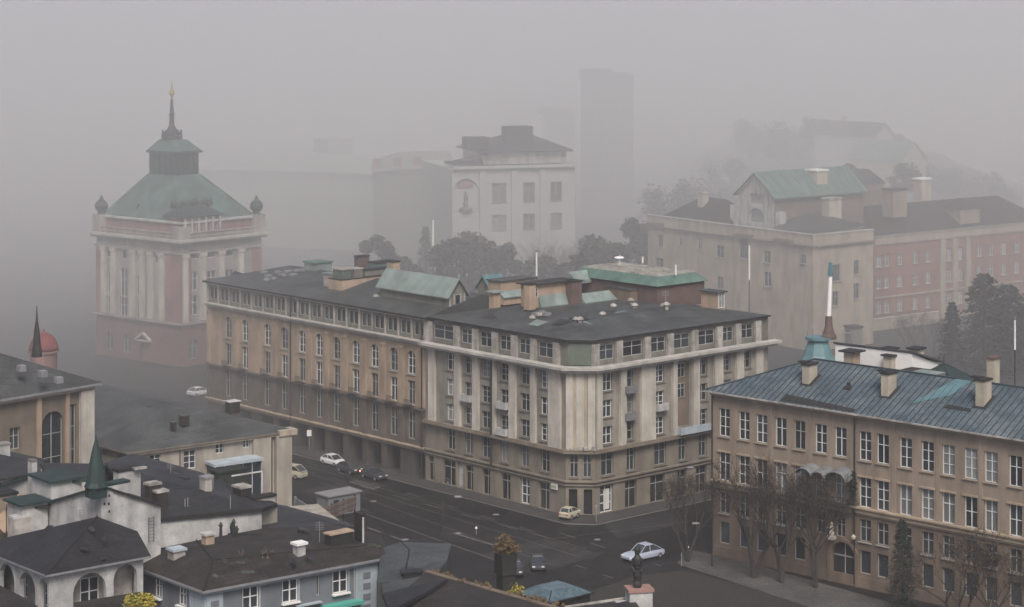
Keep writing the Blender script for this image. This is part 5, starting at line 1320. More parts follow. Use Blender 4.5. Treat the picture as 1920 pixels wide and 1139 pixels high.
mb = MB(); mb.poly([(PC.x, PC.y, 15.4), (PR.x, PR.y, 15.4), (P4.x, P4.y, 15.4), (PL.x, PL.y, 15.4)]); mb.build('gallery_floor', M['roof_brown'], B)
FPR.band('eave_moulding', zP - .12, zP + .05, .35, M['blue_pale'], B, -.35, FPR.L); FPL.band('eave_moulding', zP - .13, zP + .04, .35, M['blue_pale'], B, 0, FPL.L + .2)
ap = V(-33.9, 174.4, 23.75); o_ = .55
e0 = PL - FPL.d * 0 + FPL.n * o_; e1 = isec(FPL.pt(0, 0, o_).xy, FPL.d, FPR.pt(0, 0, o_).xy, FPR.d); e2 = PR + FPR.n * o_ + FPR.d * .4
zEv = zP + .07; lft = at(30, 1004, 180)
mb = MB(); E0, E1, E2 = [V(q.x, q.y, zEv) for q in (e0, e1, e2)]; E3 = V(-31.0, 176.6, 22.0)
mb.poly([E1, E2, E3, ap]); mb.poly([E0, E1, ap, lft]); 
for a, b in ((E0, E1), (E1, E2)): mb.poly([a - V(0, 0, .18), b - V(0, 0, .18), b, a], 1)
mb.poly([E2 - V(0, 0, .18), E1 - V(0, 0, .18), E0 - V(0, 0, .18), lft - V(0, 0, .5), E3 - V(0, 0, .5)]); mb.poly([E3, ap, lft, lft - V(0, 0, 4), E3 - V(0, 0, 4)])
pr_ = mb.build('roof', [M['roof_slate'], M['steel']], B)
mb = MB(); mb.tube(E1 + V(0, 0, .03), ap + V(0, 0, .05), .07, n=6); mb.build('roof_ridge', M['cap_dark'], pr_)
p = at(70, 1040, 174.5); mb = MB(); mb.box((p.x, p.y, p.z - .3), (.75, .8, .95), AR, 0); mb.box((p.x, p.y, p.z + .653), (1.1, 1.0, .1), AR, 1); mb.build('dormer', [M['attic_pale'], M['white_wall']], pr_)
p = at(104, 1020, 176); 

# ---- white block with gabled parapets and green spire behind the pavilion
W0 = V(-33.7, 175.0); Wr = W0 + DR * 5.6; Wl = W0 + DL * 8.3; FWl, FWr = Fac(Wl, W0), Fac(W0, Wr)
B = thing('gabled_white_house', 'plain white house walls with dark green copings under the green pointed spire', 'house', Vector((W0.x, W0.y, 0)))
def sl(fac, u0, u1, za, zb, zbot, dep, name, mat, parent, capm='copper_dark', ov=.25, ch=.22):
    mb = MB(); P = fac.pt
    mb.hexa([P(u0, zbot, 0), P(u1, zbot, 0), P(u1, zbot, -dep), P(u0, zbot, -dep), P(u0, za, 0), P(u1, zb, 0), P(u1, zb, -dep), P(u0, za, -dep)])
    o = mb.build(name, M[mat], parent); mb = MB()
    mb.hexa([P(u0, za + .01, ov), P(u1, zb + .01, ov), P(u1, zb + .01, -dep - ov), P(u0, za + .01, -dep - ov), P(u0, za + ch, ov), P(u1, zb + ch, ov), P(u1, zb + ch, -dep - ov), P(u0, za + ch, -dep - ov)])
    mb.build('coping', M[capm], o); return o
sl(FWl, 0, FWl.L - 1.0, 23.2, 25.6, 0, 2.5, 'wall', 'white_wall', B); sl(FWl, FWl.L - .99, FWl.L, 25.95, 25.95, 0, 2.6, 'wall', 'white_wall', B)
sl(FWr, .0, 1.0, 25.9, 25.6, 0, 2.4, 'wall', 'white_wall', B, ov=.1); sl(FWr, 1.01, FWr.L, 25.55, 23.6, 0, 2.5, 'wall', 'white_wall', B, 'roof_slate')
for u, z in ((.3, 25.2), (.75, 25.2), (.3, 24.6), (.7, 24.55), (.75, 23.9)): mb = MB(); FWr.box(mb, u - .08, u + .08, z - .1, z + .1, .0, .012); mb.build('wall_hole', M['void'], B)
p = at(180, 912, 174.6); mb = MB(); mb.box((p.x, p.y, p.z - .9), (1.3, 1.3, .9), AR); mb.lathe(p, [(1.0, 0), (.85, .35), (.6, 1.7), (.35, 2.9), (.08, 3.9), (.03, 4.3)], 8, ang=.4); mb.build('spire', M['copper_dark'], B)
# fire ladder on the right wall
mb = MB(); u = FWr.u(282)
for s in (-.25, .25): mb.tube(FWr.pt(u + s, 20.8, .15), FWr.pt(u + s, 22.9, .15), .025, n=5)
for k in range(8): mb.tube(FWr.pt(u - .25, 20.9 + k * .27, .15), FWr.pt(u + .25, 20.9 + k * .27, .15), .02, n=5)
mb.build('ladder', M['iron'], B)
# white box at the back and flat dark roofs
B2 = thing('white_roof_block', 'pair of whitewashed upper walls with sagging dark roofs left of the green spire', 'house', at(60, 1000, 182))
def pb(px, pyb, pyt, Y, w_, l_, nm, mat, topm, par, sink=3, ov=.25, ang=AR, topz=.2):
    p = at(px, pyb, Y); h = (pyb - pyt) / FP * Y; mb = MB(); P = V(p.x, p.y); x = V(cos(ang), sin(ang)); y = V(-x.y, x.x)
    rg = lambda o: [P - x * o - y * o, P + x * (w_ + o) - y * o, P + x * (w_ + o) + y * (l_ + o), P - x * o + y * (l_ + o)]
    mb.hexa([(q.x, q.y, p.z - sink) for q in rg(0)] + [(q.x, q.y, p.z + h) for q in rg(0)], 0)
    mb.hexa([(q.x, q.y, p.z + h + .003) for q in rg(ov)] + [(q.x, q.y, p.z + h + topz) for q in rg(ov)], 1)
    return mb.build(nm, [M[mat], M[topm]], par)
pb(96, 934, 906, 181, 2.9, 3.5, 'wall', 'white_wall', 'copper_dark', B2, 14, .3)
pb(41, 996, 950, 178.5, 2.4, 2.6, 'wall', 'white_wall', 'copper_dark', B2, 14, .3)
pb(-46, 950, 908, 186, 5.6, 5, 'wall', 'white_wall', 'roof_dark', B2, 16, .3)
q = [at(-10, 912, 186), at(75, 885, 190), at(78, 868, 197), at(-10, 850, 200)]; prismq(q, .25, 'roof', ['roof_dark', 'copper_dark'], B2)
q = [at(38, 950, 179), at(92, 950, 179.5), at(97, 912, 186), at(60, 925, 186)]; prismq(q, .2, 'roof', 'roof_slate', B2)
q = [at(94, 905, 182), at(168, 898, 182.5), at(200, 870, 190), at(75, 868, 190)]; prismq(q, .25, 'roof', ['roof_dark', 'copper_dark'], B2)
q = [at(-5, 862, 205), at(60, 880, 203), at(90, 862, 210), at(-5, 842, 212)]; prismq(q, .3, 'roof', 'roof_dark', B2)
pb(60, 925, 868, 188, .5, .8, 'chimney', 'white_wall', 'attic_grey', B2, 2, .02)
pb(-6, 880, 838, 205, 1.4, 1.0, 'chimney', 'white_wall', 'attic_pale', B2, 6, .05)
B2b = thing('back_roof_house', 'dark roofed old house in the corner with crumbling ochre gable stones', 'house', at(20, 1010, 179))
q = [at(-20, 1000, 176.5), at(40, 985, 178.6), at(95, 1000, 176), at(60, 1020, 175), at(-20, 1036, 174.6)]
pb(-20, 1000, 935, 181, 2.6, 2.0, 'wall', 'tan_wall', 'roof_slate', B2b, 16, .1)
q = [at(-12, 978, 180), at(36, 926, 182.5), at(34, 945, 182), at(8, 1000, 180)]
mb = MB(); mb.poly([p for p in q]); mb.poly([p + V(.4, .6, 0) for p in reversed(q)])
for i in range(4): j = (i + 1) % 4; mb.poly([q[i], q[i] + V(.4, .6, 0), q[j] + V(.4, .6, 0), q[j]])
mb.build('gable_stones', M['beige_box'], B2b)
pb(26, 998, 975, 178, 1.6, 1.0, 'skylight', 'attic_pale', 'white_wall', B2b, .5, .02)
mb = MB(); p = at(12, 1000, 178); mb.tube(p, p + V(0, 0, 2.4), .04, n=6); mb.build('roof_pole', M['iron'], B2b)

# ---- long dark-roofed house with white end wall (centre left)
B = thing('dark_roof_house', 'house with a big plain dark roof above a long white wall', 'house', at(400, 1005, 186))
A1, A2, A3, A4, A5, A6 = at(294, 972, 187), at(492, 953, 190.5), at(520, 944, 194), at(378, 886, 203), at(250, 850, 210), at(196, 868, 200)
q = [A1, A2, A3, A4, A5, A6]; prismq(q, .35, 'roof', ['roof_dark', 'cap_dark'], B); DRf = [c for c in B.children][-1]
Fw = Fac(V(A1.x, A1.y) + V(.1, .25), V(A2.x, A2.y) + V(-.1, .3)); mb = MB(); P = Fw.pt
mb.hexa([P(0, 0, 0), P(Fw.L, 0, 0), P(Fw.L, 0, -1.2), P(0, 0, -1.2), P(0, A1.z - .3, 0), P(Fw.L, A2.z - .3, 0), P(Fw.L, A2.z - .2, -1.2), P(0, A1.z - .2, -1.2)]); mb.build('wall', M['white_wall'], B)
mb = MB(); b = [V(q_.x, q_.y) for q_ in (A2, A3, A4, A5, A6)]; b[0] += V(-.6, 1.2); 
for i in range(4): mb.poly([(b[i].x, b[i].y, 0), (b[i + 1].x, b[i + 1].y, 0), (b[i + 1].x, b[i + 1].y, (A2, A3, A4, A5, A6)[i + 1].z - .36), (b[i].x, b[i].y, (A2, A3, A4, A5, A6)[i].z - .36)])
mb.build('rear_wall', M['low_wall'], B)
pb(223, 928, 886, 189.5, 2.2, 1.0, 'chimney', 'white_wall', 'cap_dark', DRf, 2, .1)
mb = MB(); mb.box((at(247, 884, 190).x + .6, 190.5, at(247, 884, 190).z + .1), (1.2, .6, .15), AR); mb.build('chimney_slab', M['attic_pale'], DRf)
pb(281, 930, 912, 189, 1.1, .9, 'chimney', 'roof_brown', 'attic_pale', DRf, 1, .1)
pb(295, 945, 926, 188.6, 1.1, .9, 'chimney', 'roof_brown', 'attic_pale', DRf, 1, .08)
pb(385, 921, 900, 194, .7, 1.0, 'vent_box', 'attic_pale', 'steel', DRf, 1, .05)
pb(392, 922, 897, 195, .5, .8, 'vent_box', 'grey_panel', 'steel', DRf, 1, .02)
pb(452, 942, 918, 194, 1.1, 1.4, 'chimney', 'cap_dark', 'attic_pale', DRf, 1, .1)
pb(330, 898, 893, 200, .35, 1.5, 'roof_vent', 'cap_dark', 'roof_grey', DRf, .4, .05); pb(349, 907, 901, 198, .35, 1.1, 'roof_vent', 'cap_dark', 'roof_grey', DRf, .4, .05)
pb(410, 915, 890, 201, 3.2, 1.5, 'planter', 'leaf_mid', 'leaf_dark', DRf, .4, .1)
mb = MB(); p = at(434, 893, 200.5); mb.bar(p, p + V(2.8, .9, .25), .12); mb.bar(p + V(2.8, .9, .25), p + V(2.8, .9, -1.7), .12); mb.build('pergola', M['white_wall'], DRf)
pb(475, 947, 938, 193.5, 2.4, .8, 'parapet', 'attic_pale', 'cap_dark', DRf, .6, .1)
for px, py in ((347, 950), (352, 948), (432, 944)): 
    p = at(px, py, 190); mb = MB(); mb.tube(p - V(0, 0, .6), p + V(0, 0, .7), .05, n=6); mb.build('roof_pipe', M['steel'], DRf)

# ---- blue-grey house (bottom)
BC = V(-24.5, 170.7); BR = V(-11.1, 180.6); BL = V(-31.1, 178.0); FB1, FB2 = Fac(BL, BC), Fac(BC, BR); zB = 18.9
B = thing('blue_grey_house', 'blue grey house with white framed windows, pale corner pilasters and a low brown roof', 'house', Vector((BC.x, BC.y, 0)))
w1 = [(297, 1100, 1.0, 1.8), (342, 1115, 1.05, 1.8), (297, 1175, .75, 1.6), (342, 1190, .8, 1.6)]
w2 = [(470, 1120, 1.5, 1.95), (544, 1107, 1.5, 1.95), (638, 1090, 1.5, 1.95), (596, 1098, .35, 1.7), (470, 1215, 1.5, 1.95), (544, 1205, 1.5, 1.95)]
def co(fac, l): return [(fac.u(px) - w_ / 2, fac.u(px) + w_ / 2, fac.z(px, py) - h / 2, fac.z(px, py) + h / 2) for px, py, w_, h in l]
o1, o2 = co(FB1, w1), co(FB2, w2)
mb = MB(); FB1.wall(mb, 0, FB1.L, 0, zB, o1, .22); FB2.wall(mb, 0, FB2.L, 0, zB, o2, .22); B4 = BL + (BR - BC); plain_walls(mb, [BC, BR, B4, BL], 0, zB, skip=(0, 3)); mb.build('wall', M['blue_wall'], B)
for f, l in ((FB1, o1), (FB2, o2)):
    for a, b, c, d in l:
        big = b - a > .5; window(f, (a + b) / 2, c, b - a - .04, d - c, B, 'crossbar' if big else 'plain', 'white_paint' if big else 'frame_dim', 'glass', .12, sill='white_paint' if big else None)
        if big:
            mb = MB(); f.box(mb, b + .01, b + .14, c - .1, d + .1, -.02, .05); f.box(mb, a - .1, b + .14, d + .1, d + .2, -.02, .06); mb.build('window_trim', M['blue_pale'], B)
for f, a, b in ((FB2, 0, 1.5), (FB1, FB1.L - 2.2, FB1.L), (FB2, FB2.L - 2.6, FB2.L - .4)):
    mb = MB(); f.box(mb, a, b, 0, zB - .6, -.02, .12); pp_ = mb.build('corner_pilaster', M['blue_pale'], B); mb = MB()
    c = (a + b) / 2
    if f is FB2:
        for k in range(5): f.box(mb, c - .35, c + .35, zB - 1.6 - k * .9, zB - 1.1 - k * .9, .12, .17)
        mb.build('pilaster_panel', M['blue_wall'], pp_)
mb = MB(); mb.tube(FB1.pt(.15, .3, .15), FB1.pt(.15, zB - .4, .15), .06, n=6); mb.build('downpipe', M['white_paint'], B)
mb = MB(); mb.tube(FB2.pt(FB2.L - 2.75, .3, .15), FB2.pt(FB2.L - 2.75, zB - .4, .15), .06, n=6); mb.build('downpipe', M['frame_dim'], B)
FB2.band('cornice', zB - .5, zB - .02, .3, M['blue_pale'], B, -.3, FB2.L + .3); FB1.band('cornice', zB - .51, zB - .03, .3, M['blue_pale'], B, -.2, FB1.L)
mb = MB(); u = FB2.u(600); u1 = FB2.u(672); z = FB2.z(640, 1131)
FB2.box(mb, u, u1, z - .15, z + .15, 0, .9); FB2.box(mb, u, u + .15, z - 2.5, z - .16, 0, .15); FB2.box(mb, u1 - .15, u1, z - 2.5, z - .16, 0, .15); FB2.box(mb, (u + u1) / 2, (u + u1) / 2 + .12, z - 2.5, z - .16, 0, .12); ts = mb.build('bay_frame', M['teal_paint'], B)
mb = MB(); FB2.box(mb, u + .16, u1 - .16, z - 2.5, z - .16, 0.01, .06); mb.build('bay_glass', M['brick_red'], ts)
mb = MB(); FB2.box(mb, FB2.u(553), FB2.u(600), FB2.z(575, 1133), FB2.z(575, 1139) + .35, 0, .5); mb.build('ledge', M['blue_pale'], B)
# roof: low hip rising to a flat top
ob = .6; eL = BL + FB1.n * ob - FB1.d * .1; eC = isec(FB1.pt(0, 0, ob).xy, FB1.d, FB2.pt(0, 0, ob).xy, FB2.d); eR = BR + FB2.n * ob + FB2.d * .6
T = lambda px, py, Y: at(px, py, Y)
zb = zB + .02; EL, EC, ER = V(eL.x, eL.y, zb), V(eC.x, eC.y, zb), V(eR.x, eR.y, zb)
H1 = at(399, 1050, 174.8); H2 = at(690, 1022, 181.5); H3 = at(272, 1034, 180); T1 = at(368, 1014, 183); T2 = at(500, 990, 189); T3 = at(640, 985, 192); T4 = at(715, 1005, 188)
mb = MB()
mb.poly([EC, ER, H2, H1], 0); mb.poly([EL, EC, H1, H3], 0); mb.poly([H3, H1, T1], 0); mb.poly([H1, H2, T1], 0); mb.poly([H2, T2, T1], 0); mb.poly([H2, T4, T3, T2], 0); mb.poly([ER, T4, H2], 0)
for a, b in ((EL, EC), (EC, ER)): mb.poly([a - V(0, 0, .25), b - V(0, 0, .25), b, a], 1)
mb.poly([ER - V(0, 0, .25), EC - V(0, 0, .25), EL - V(0, 0, .25), T1 - V(0, 0, 1.2), T3 - V(0, 0, 2)], 1)
BRf = mb.build('roof', [M['roof_brown'], M['cap_dark']], B)
mb = MB(); mb.bar(EL - V(0, 0, .12), EC - V(0, 0, .12), .16, .2); mb.bar(EC - V(0, 0, .12), ER - V(0, 0, .12), .16, .2); mb.build('gutter', M['steel'], BRf)
for a, b, w_ in ((H1, EC, .12), (H1, H2, .1), (H1, T1, .08)): mb = MB(); mb.tube(a + V(0, 0, .03), b + V(0, 0, .03), w_, n=6); mb.build('roof_ridge', M['cap_dark'], BRf)
def rb(px, pyb, pyt, Y, w_, l_, nm, mat, topm, **k): return pb(px, pyb, pyt, Y, w_, l_, nm, mat, topm, BRf, **k)
rb(326, 1060, 1036, 176.5, 1.1, 1.0, 'dormer', 'attic_pale', 'blue_pale', sink=.8, ov=.12)
rb(386, 1026, 1006, 181, .85, .7, 'chimney', 'beige_box', 'white_wall', sink=.8, ov=.12)
rb(558, 1047, 1024, 177.5, .8, .7, 'chimney', 'white_wall', 'white_paint', sink=.8, ov=.16)
o = rb(620, 1022, 1005, 181, 2.3, .9, 'skylight', 'cap_dark', 'beige_box', sink=.6, ov=.1, topz=.12)
rb(676, 1020, 968, 183, .5, .9, 'chimney', 'cap_dark', 'cap_dark', sink=2, ov=.05)
mb = MB(); p = at(681, 1021, 182.5); mb.tube(p, p + V(0, 0, 2.3), .09, n=6); mb.build('flue_pipe', M['white_wall'], BRf)
rb(575, 1006, 1000, 186, .4, 1.4, 'roof_vent', 'cap_dark', 'roof_grey', sink=.4, ov=.03)
for px, h in ((414, 1.2), (438, 1.5), (444, .9)): 
    p = at(px, 1010, 184.5); mb = MB(); mb.lathe(p - V(0, 0, .6), [(.1, 0), (.16, .6), (.12, h + .4), (.2, h + .5), (.05, h + .8)], 8); mb.build('flue_pipe', M['iron'], BRf)
ra_ = random.Random(3)
for px, py in ((424, 1060), (455, 1050), (463, 1058), (492, 1047), (502, 1045)):
    p = at(px, py, 176.5); mb = MB(); mb.tube(p - V(0, 0, .3), p + V(0, 0, .35), .05, .04, 6); mb.lathe(p, [(.08, -.3), (.13, -.1), (.05, .1)], 6)
    for k in range(5): d_ = V(ra_.uniform(-1, 1), ra_.uniform(-1, 1), ra_.uniform(.4, 1)).normalized(); mb.tube(p + V(0, 0, .25), p + V(0, 0, .25) + d_ * .65, .03, .012, 5)
    mb.build('weather_vane', M['brick_dark'] if px != 424 else M['attic_pale'], BRf)
mb = MB()
for k in range(40): p = at(ra_.uniform(668, 712), ra_.uniform(1024, 1036), 181.8); mb.lathe(p, [(.18, -.1), (.22, .08), (.06, .25)], 6)
o = mb.build('moss', M['leaf_mid'], BRf); o['kind'] = 'stuff'
# debris line at the foot of the white wall
mb = MB()
for k in range(28): t = k / 27; p = at(405 + 85 * t, 1012 - 6 * t, 185.8); mb.box((p.x, p.y + ra_.uniform(-.3, .3), p.z - .3), (ra_.uniform(.3, .9), .5, ra_.uniform(.25, .7)), ra_.uniform(0, 2), 0, taper=.6)
o = mb.build('rubble', M['cap_dark'], BRf); o['kind'] = 'stuff'
mb = MB(); p = at(436, 1005, 186); mb.lathe(p - V(0, 0, .4), [(.28, 0), (.2, .8), (.26, 1.2), (.16, 1.5)], 8); mb.build('chimney_pot', M['cap_dark'], BRf)
# dark slope behind to the right of the white wall
B = thing('green_slope_house', 'dark mossy roof slope between the white wall and the striped fence', 'house', at(560, 1010, 192))
q = [at(490, 992, 190.5), at(640, 984, 194), at(668, 990, 195), at(600, 958, 206), at(545, 958, 210), at(492, 942, 204)]; prismq(q, .4, 'roof', ['roof_dark', 'cap_dark'], B)
mb = MB(); c = [V(p_.x, p_.y) for p_ in (q[0], q[2], q[3], q[5])]; c = [sum(c, V(0, 0)) / 4 + (k - sum(c, V(0, 0)) / 4) * .9 for k in c]; plain_walls(mb, c, 0, 17.5); mb.build('wall', M['low_wall'], B)

# ---- yard things by the street corner: screens, striped fence
B = thing('blue_screen', 'tall dark blue boarded screen beside the low building', 'screen', atz(585, 985, 0))
a = atz(552, 972, 0); b = atz(598, 1000, 0); f = Fac(a.xy, b.xy); mb = MB(); f.box(mb, 0, f.L, 0, 2.6, -.15, 0); mb.build('panel', M['grey_panel'], B)
mb = MB(); f.box(mb, f.L - .3, f.L, 0, 2.9, -.2, .1); f.box(mb, 0, .3, 0, 2.8, -.2, .1); mb.build('post', M['blue_wall'], B)
B = thing('striped_fence', 'low fence of brown and pale horizontal boards above the dark roof', 'fence', at(640, 980, 200))
p = at(600, 985, 206); p2 = at(668, 985, 212); f = Fac(p.xy, p2.xy); z0 = p.z + .2
for k in range(5): mb = MB(); f.box(mb, 0, f.L, z0 + k * .27, z0 + k * .27 + .2, -.05, 0); mb.build('board', M['brick_dark'] if k % 2 else M['tan_dark'], B)
for k in range(4): mb = MB(); t = f.L * (k + .02) / 3.1; f.box(mb, t, t + .12, z0 - 3, z0 + 1.4, -.16, -.055); mb.build('post', M['cap_dark'], B)
B = thing('yard_kiosk', 'small grey panelled kiosk with dark openings by the roadside', 'kiosk', atz(620, 975, 0))
a = atz(603, 968, 0); mb = MB(); mb.box((a.x + 2, a.y + 2, 0), (5, 2.6, 2.5), AR, 0); mb.build('wall', M['grey_panel'], B)
mb = MB(); mb.box((a.x + 2, a.y + 2, 2.503), (5.4, 3.0, .18), AR, 0); mb.build('roof', M['steel'], B)
fk = Fac((a.x + 2 - 2.5 * cos(AR) + 1.3 * sin(AR), a.y + 2 - 2.5 * sin(AR) - 1.3 * cos(AR)), (a.x + 2 + 2.5 * cos(AR) + 1.3 * sin(AR), a.y + 2 + 2.5 * sin(AR) - 1.3 * cos(AR)))
for t in (1.2, 3.4): mb = MB(); fk.box(mb, t - .4, t + .4, .2, 2.0, .0, .03); mb.build('door', M['void'], B)

# ---- sheds and dark roofs at the bottom centre
B = thing('metal_shed', 'grey sheet metal shed with a bent ridge beside the blue grey house', 'shed', at(770, 1060, 176))
S1, S2, S3, S4, S5, S6 = at(706, 1092, 172), at(806, 1086, 173), at(838, 1052, 176), at(846, 1020, 186), at(752, 1016, 188), at(716, 1028, 183)
S7 = at(768, 1032, 180); mb = MB(); mb.poly([S1, S2, S7]); mb.poly([S2, S3, S7]); mb.poly([S3, S4, S7]); mb.poly([S4, S5, S7]); mb.poly([S5, S6, S7]); mb.poly([S6, S1, S7])
mb.build('roof', M['roof_grey'], B)
sb = [S1, S2, S3, S4, S5, S6]; mb = MB()
for i in range(6): a, b = sb[i], sb[(i + 1) % 6]; mb.poly([(a.x, a.y, 0), (b.x, b.y, 0), b, a])
mb.build('wall', M['roof_grey'], B)
mb = MB(); mb.tube(S7 + V(0, 0, .05), (S1 + S2) / 2 + V(0, 0, .05), .07, n=6); mb.tube(S7, S5, .07, n=6); mb.build('roof_ridge', M['roof_slate'], B)
mb = MB(); p = at(772, 1082, 173.5); mb.box((p.x, p.y, p.z - .3), (1.6, .8, .7), .3, 0); mb.box((p.x, p.y, p.z + .403), (1.8, 1.0, .1), .3, 0); mb.build('roof_vent', M['roof_slate'], B)
B = thing('brown_roof_house', 'broad dark brown roof with a worn ridge filling the bottom centre', 'house', at(880, 1150, 165))
R1, R2 = at(800, 1072, 172), at(1075, 1150, 158); R3, R4 = at(742, 1160, 156), at(770, 1220, 150); R5 = at(1020, 1230, 148)
mb = MB(); mb.poly([R1, at(742, 1120, 163), R4, R5, R2]); mb.poly([R1, R2, R2 + V(3.0, 4.5, -3.5), R1 + V(3.5, 5.0, -3.5)])
mb.poly([at(742, 1120, 163), R1, R1 + V(3.5, 5, -3.5), R1 + V(-1, 4, -4)]); brf = mb.build('roof', M['roof_brown'], B)
for k in range(4): mb = MB(); a = R1 + (R4 - R1) * 0 + V(-.25 * k, -1.0 * k, -.35 * k - .02); mb.tube(R1 + V(-.5 * k, -.9 * k, -.28 * k), R2 + V(-.5 * k, -.9 * k, -.28 * k) - V(0, 0, 0), .16 if k == 0 else .05, n=6); mb.build('roof_ridge', M['brick_dark'] if k % 2 else M['tan_dark'], brf)
mb = MB(); lo_ = [at(742, 1120, 163), R1, R2, R5, R4]; c_ = sum(lo_, V(0, 0, 0)) / 5; pts = [V(c_.x + (p.x - c_.x) * .92, c_.y + (p.y - c_.y) * .92) for p in lo_]
for i in range(5): a, b = pts[i], pts[(i + 1) % 5]; mb.poly([(a.x, a.y, 0), (b.x, b.y, 0), (b.x, b.y, 17.6), (a.x, a.y, 17.6)])
mb.build('wall', M['roof_brown'], B)
q = [at(716, 1112, 160), at(840, 1085, 168), at(800, 1110, 163), at(730, 1145, 156)]; prismq([q[0], q[3], q[2], q[1]], .3, 'lower_roof', 'roof_slate', B)
q = [at(716, 1096, 169), at(800, 1078, 174), at(775, 1100, 170), at(720, 1118, 166)]; prismq([q[0], q[3], q[2], q[1]], .3, 'lower_roof', 'roof_grey', B)
mb = MB()
for k in range(60): t = ra_.random(); p = R1 + (R2 - R1) * t + V(ra_.uniform(-.3, .8), ra_.uniform(-.3, .8), ra_.uniform(-.05, .1)); mb.lathe(p, [(.12, -.1), (.16, .05), (.05, .22)], 5)
o = mb.build('moss', M['leaf_brown'], brf); o['kind'] = 'stuff'

# ---- glazed blue kiosk roof, pot, statue on chimney
B = thing('glazed_pavilion', 'low dark pavilion with a cracked blue glass hipped roof at the bottom', 'pavilion', at(1035, 1139, 175))
p = at(1040, 1112, 176); ang = AR; x = DR; y = V(-x.y, x.x); P = V(p.x, p.y); z = p.z; mb = MB()
hx, hy = 2.5, 2.1
cs = [P - x * hx - y * hy, P + x * hx - y * hy, P + x * hx + y * hy, P - x * hx + y * hy]; mid = [P - x * hx * .5 - y * hy * .5, P + x * hx * .5 - y * hy * .5, P + x * hx * .5 + y * hy * .5, P - x * hx * .5 + y * hy * .5]
for i in range(4): j = (i + 1) % 4; mb.poly([(cs[i].x, cs[i].y, z), (cs[j].x, cs[j].y, z), (mid[j].x, mid[j].y, z + .6), (mid[i].x, mid[i].y, z + .6)])
mb.poly([(q.x, q.y, z + .6) for q in mid]); mb.poly([(q.x, q.y, z - .01) for q in reversed(cs)]); kr = mb.build('glass_roof', M['kiosk_glass'], B)
mb = MB()
for i in range(4):
    j = (i + 1) % 4; mb.bar(V(cs[i].x, cs[i].y, z + .03), V(mid[i].x, mid[i].y, z + .63), .09, .07); mb.bar(V(cs[i].x, cs[i].y, z + .02), V(cs[j].x, cs[j].y, z + .02), .1, .1)
    for t in (): mb.bar(V(*(cs[i] * (1 - t) + cs[j] * t), z + .03), V(*(mid[i] * (1 - t) + mid[j] * t), z + .63), .04, .05)
mb.build('roof_bar', M['iron'], kr)['kind'] = 'stuff'
mb = MB(); cs2 = [P + (q - P) * .9 for q in cs]; plain_walls(mb, cs2, 0, z); mb.build('wall', M['roof_brown'], B)
B = thing('stone_planter', 'tall dark planter pillar holding a small orange leaved bush in the street', 'planter', at(950, 1062, 200))
p = at(948, 1060, 205); mb = MB(); mb.box((p.x, p.y, 0), (1.3, 1.3, p.z - .8), .5, 0); mb.box((p.x, p.y, p.z - .8), (1.6, 1.6, 2.0), .5, 0); mb.build('pillar', M['cap_dark'], B)
PLANT = V(p.x, p.y, p.z + 1.2)
B = thing('roof_chimney_stack', 'stout white chimney with a pink capping slab at the bottom edge', 'chimney', at(1198, 1139, 158))
p = at(1198, 1140, 158); mb = MB(); mb.box((p.x, p.y, 0), (1.75, 1.3, p.z + 1.3), AR - .5, 0); mb.build('shaft', M['white_wall'], B)
mb = MB(); mb.box((p.x, p.y, p.z + 1.303), (1.95, 1.5, .22), AR - .5, 0); mb.build('capping', M['terracotta'], B)
mb = MB(); mb.box((p.x - 1.3, p.y - .2, 0), (.9, .8, p.z + .5), AR - .5, 0); mb.build('shaft', M['white_wall'], B)
CHT = V(p.x, p.y, p.z + 1.53)
mb = MB(); sq = CHT + V(-.12, 0, 0)
prof = [(.30, 0), (.34, .25), (.26, .5), (.33, .95), (.27, 1.35), (.36, 1.8), (.33, 2.15), (.16, 2.4), (.2, 2.6), (.21, 2.8), (.12, 3.0), (.03, 3.08)]
mb.lathe(sq, prof, 12)
for s in (-1, 1):
    mb.tube(sq + V(s * .3, 0, 2.15), sq + V(s * .42, -.1, 1.5), .1, .08, 8); mb.tube(sq + V(s * .42, -.1, 1.5), sq + V(s * .22, -.3, 1.2), .08, .06, 8)
for k in range(26): a = ra_.uniform(0, 6.28); zz = ra_.uniform(.1, 2.2); mb.lathe(sq + V(.28 * cos(a), .28 * sin(a), zz), [(.04, -.1), (.1, 0), (.03, .12)], 5)
tag(mb.build('statue', M['statue_dark'], origin=sq), 'dark weathered figure standing on the white chimney with the pink slab', 'statue')
B = thing('edge_roof', 'sliver of dark tiled roof with a pale coping crossing the bottom edge', 'house', at(1120, 1150, 162))
q = [at(1040, 1158, 155), at(1190, 1132, 158), at(1192, 1128, 159), at(1062, 1132, 164)]; prismq([at(1050, 1160, 152), at(1215, 1160, 150), at(1188, 1124, 158.6), at(1060, 1140, 158)], .4, 'roof', 'roof_brown', B)
mb = MB(); mb.bar(at(1060, 1139, 158.2), at(1178, 1121, 159), .2, .14); mb.build('coping', M['attic_pale'], B); mb = MB(); p = at(1110, 1150, 156); mb.box((p.x, p.y, 0), (3, 2, p.z - .6), .3); mb.build('wall', M['tan_dark'], B)
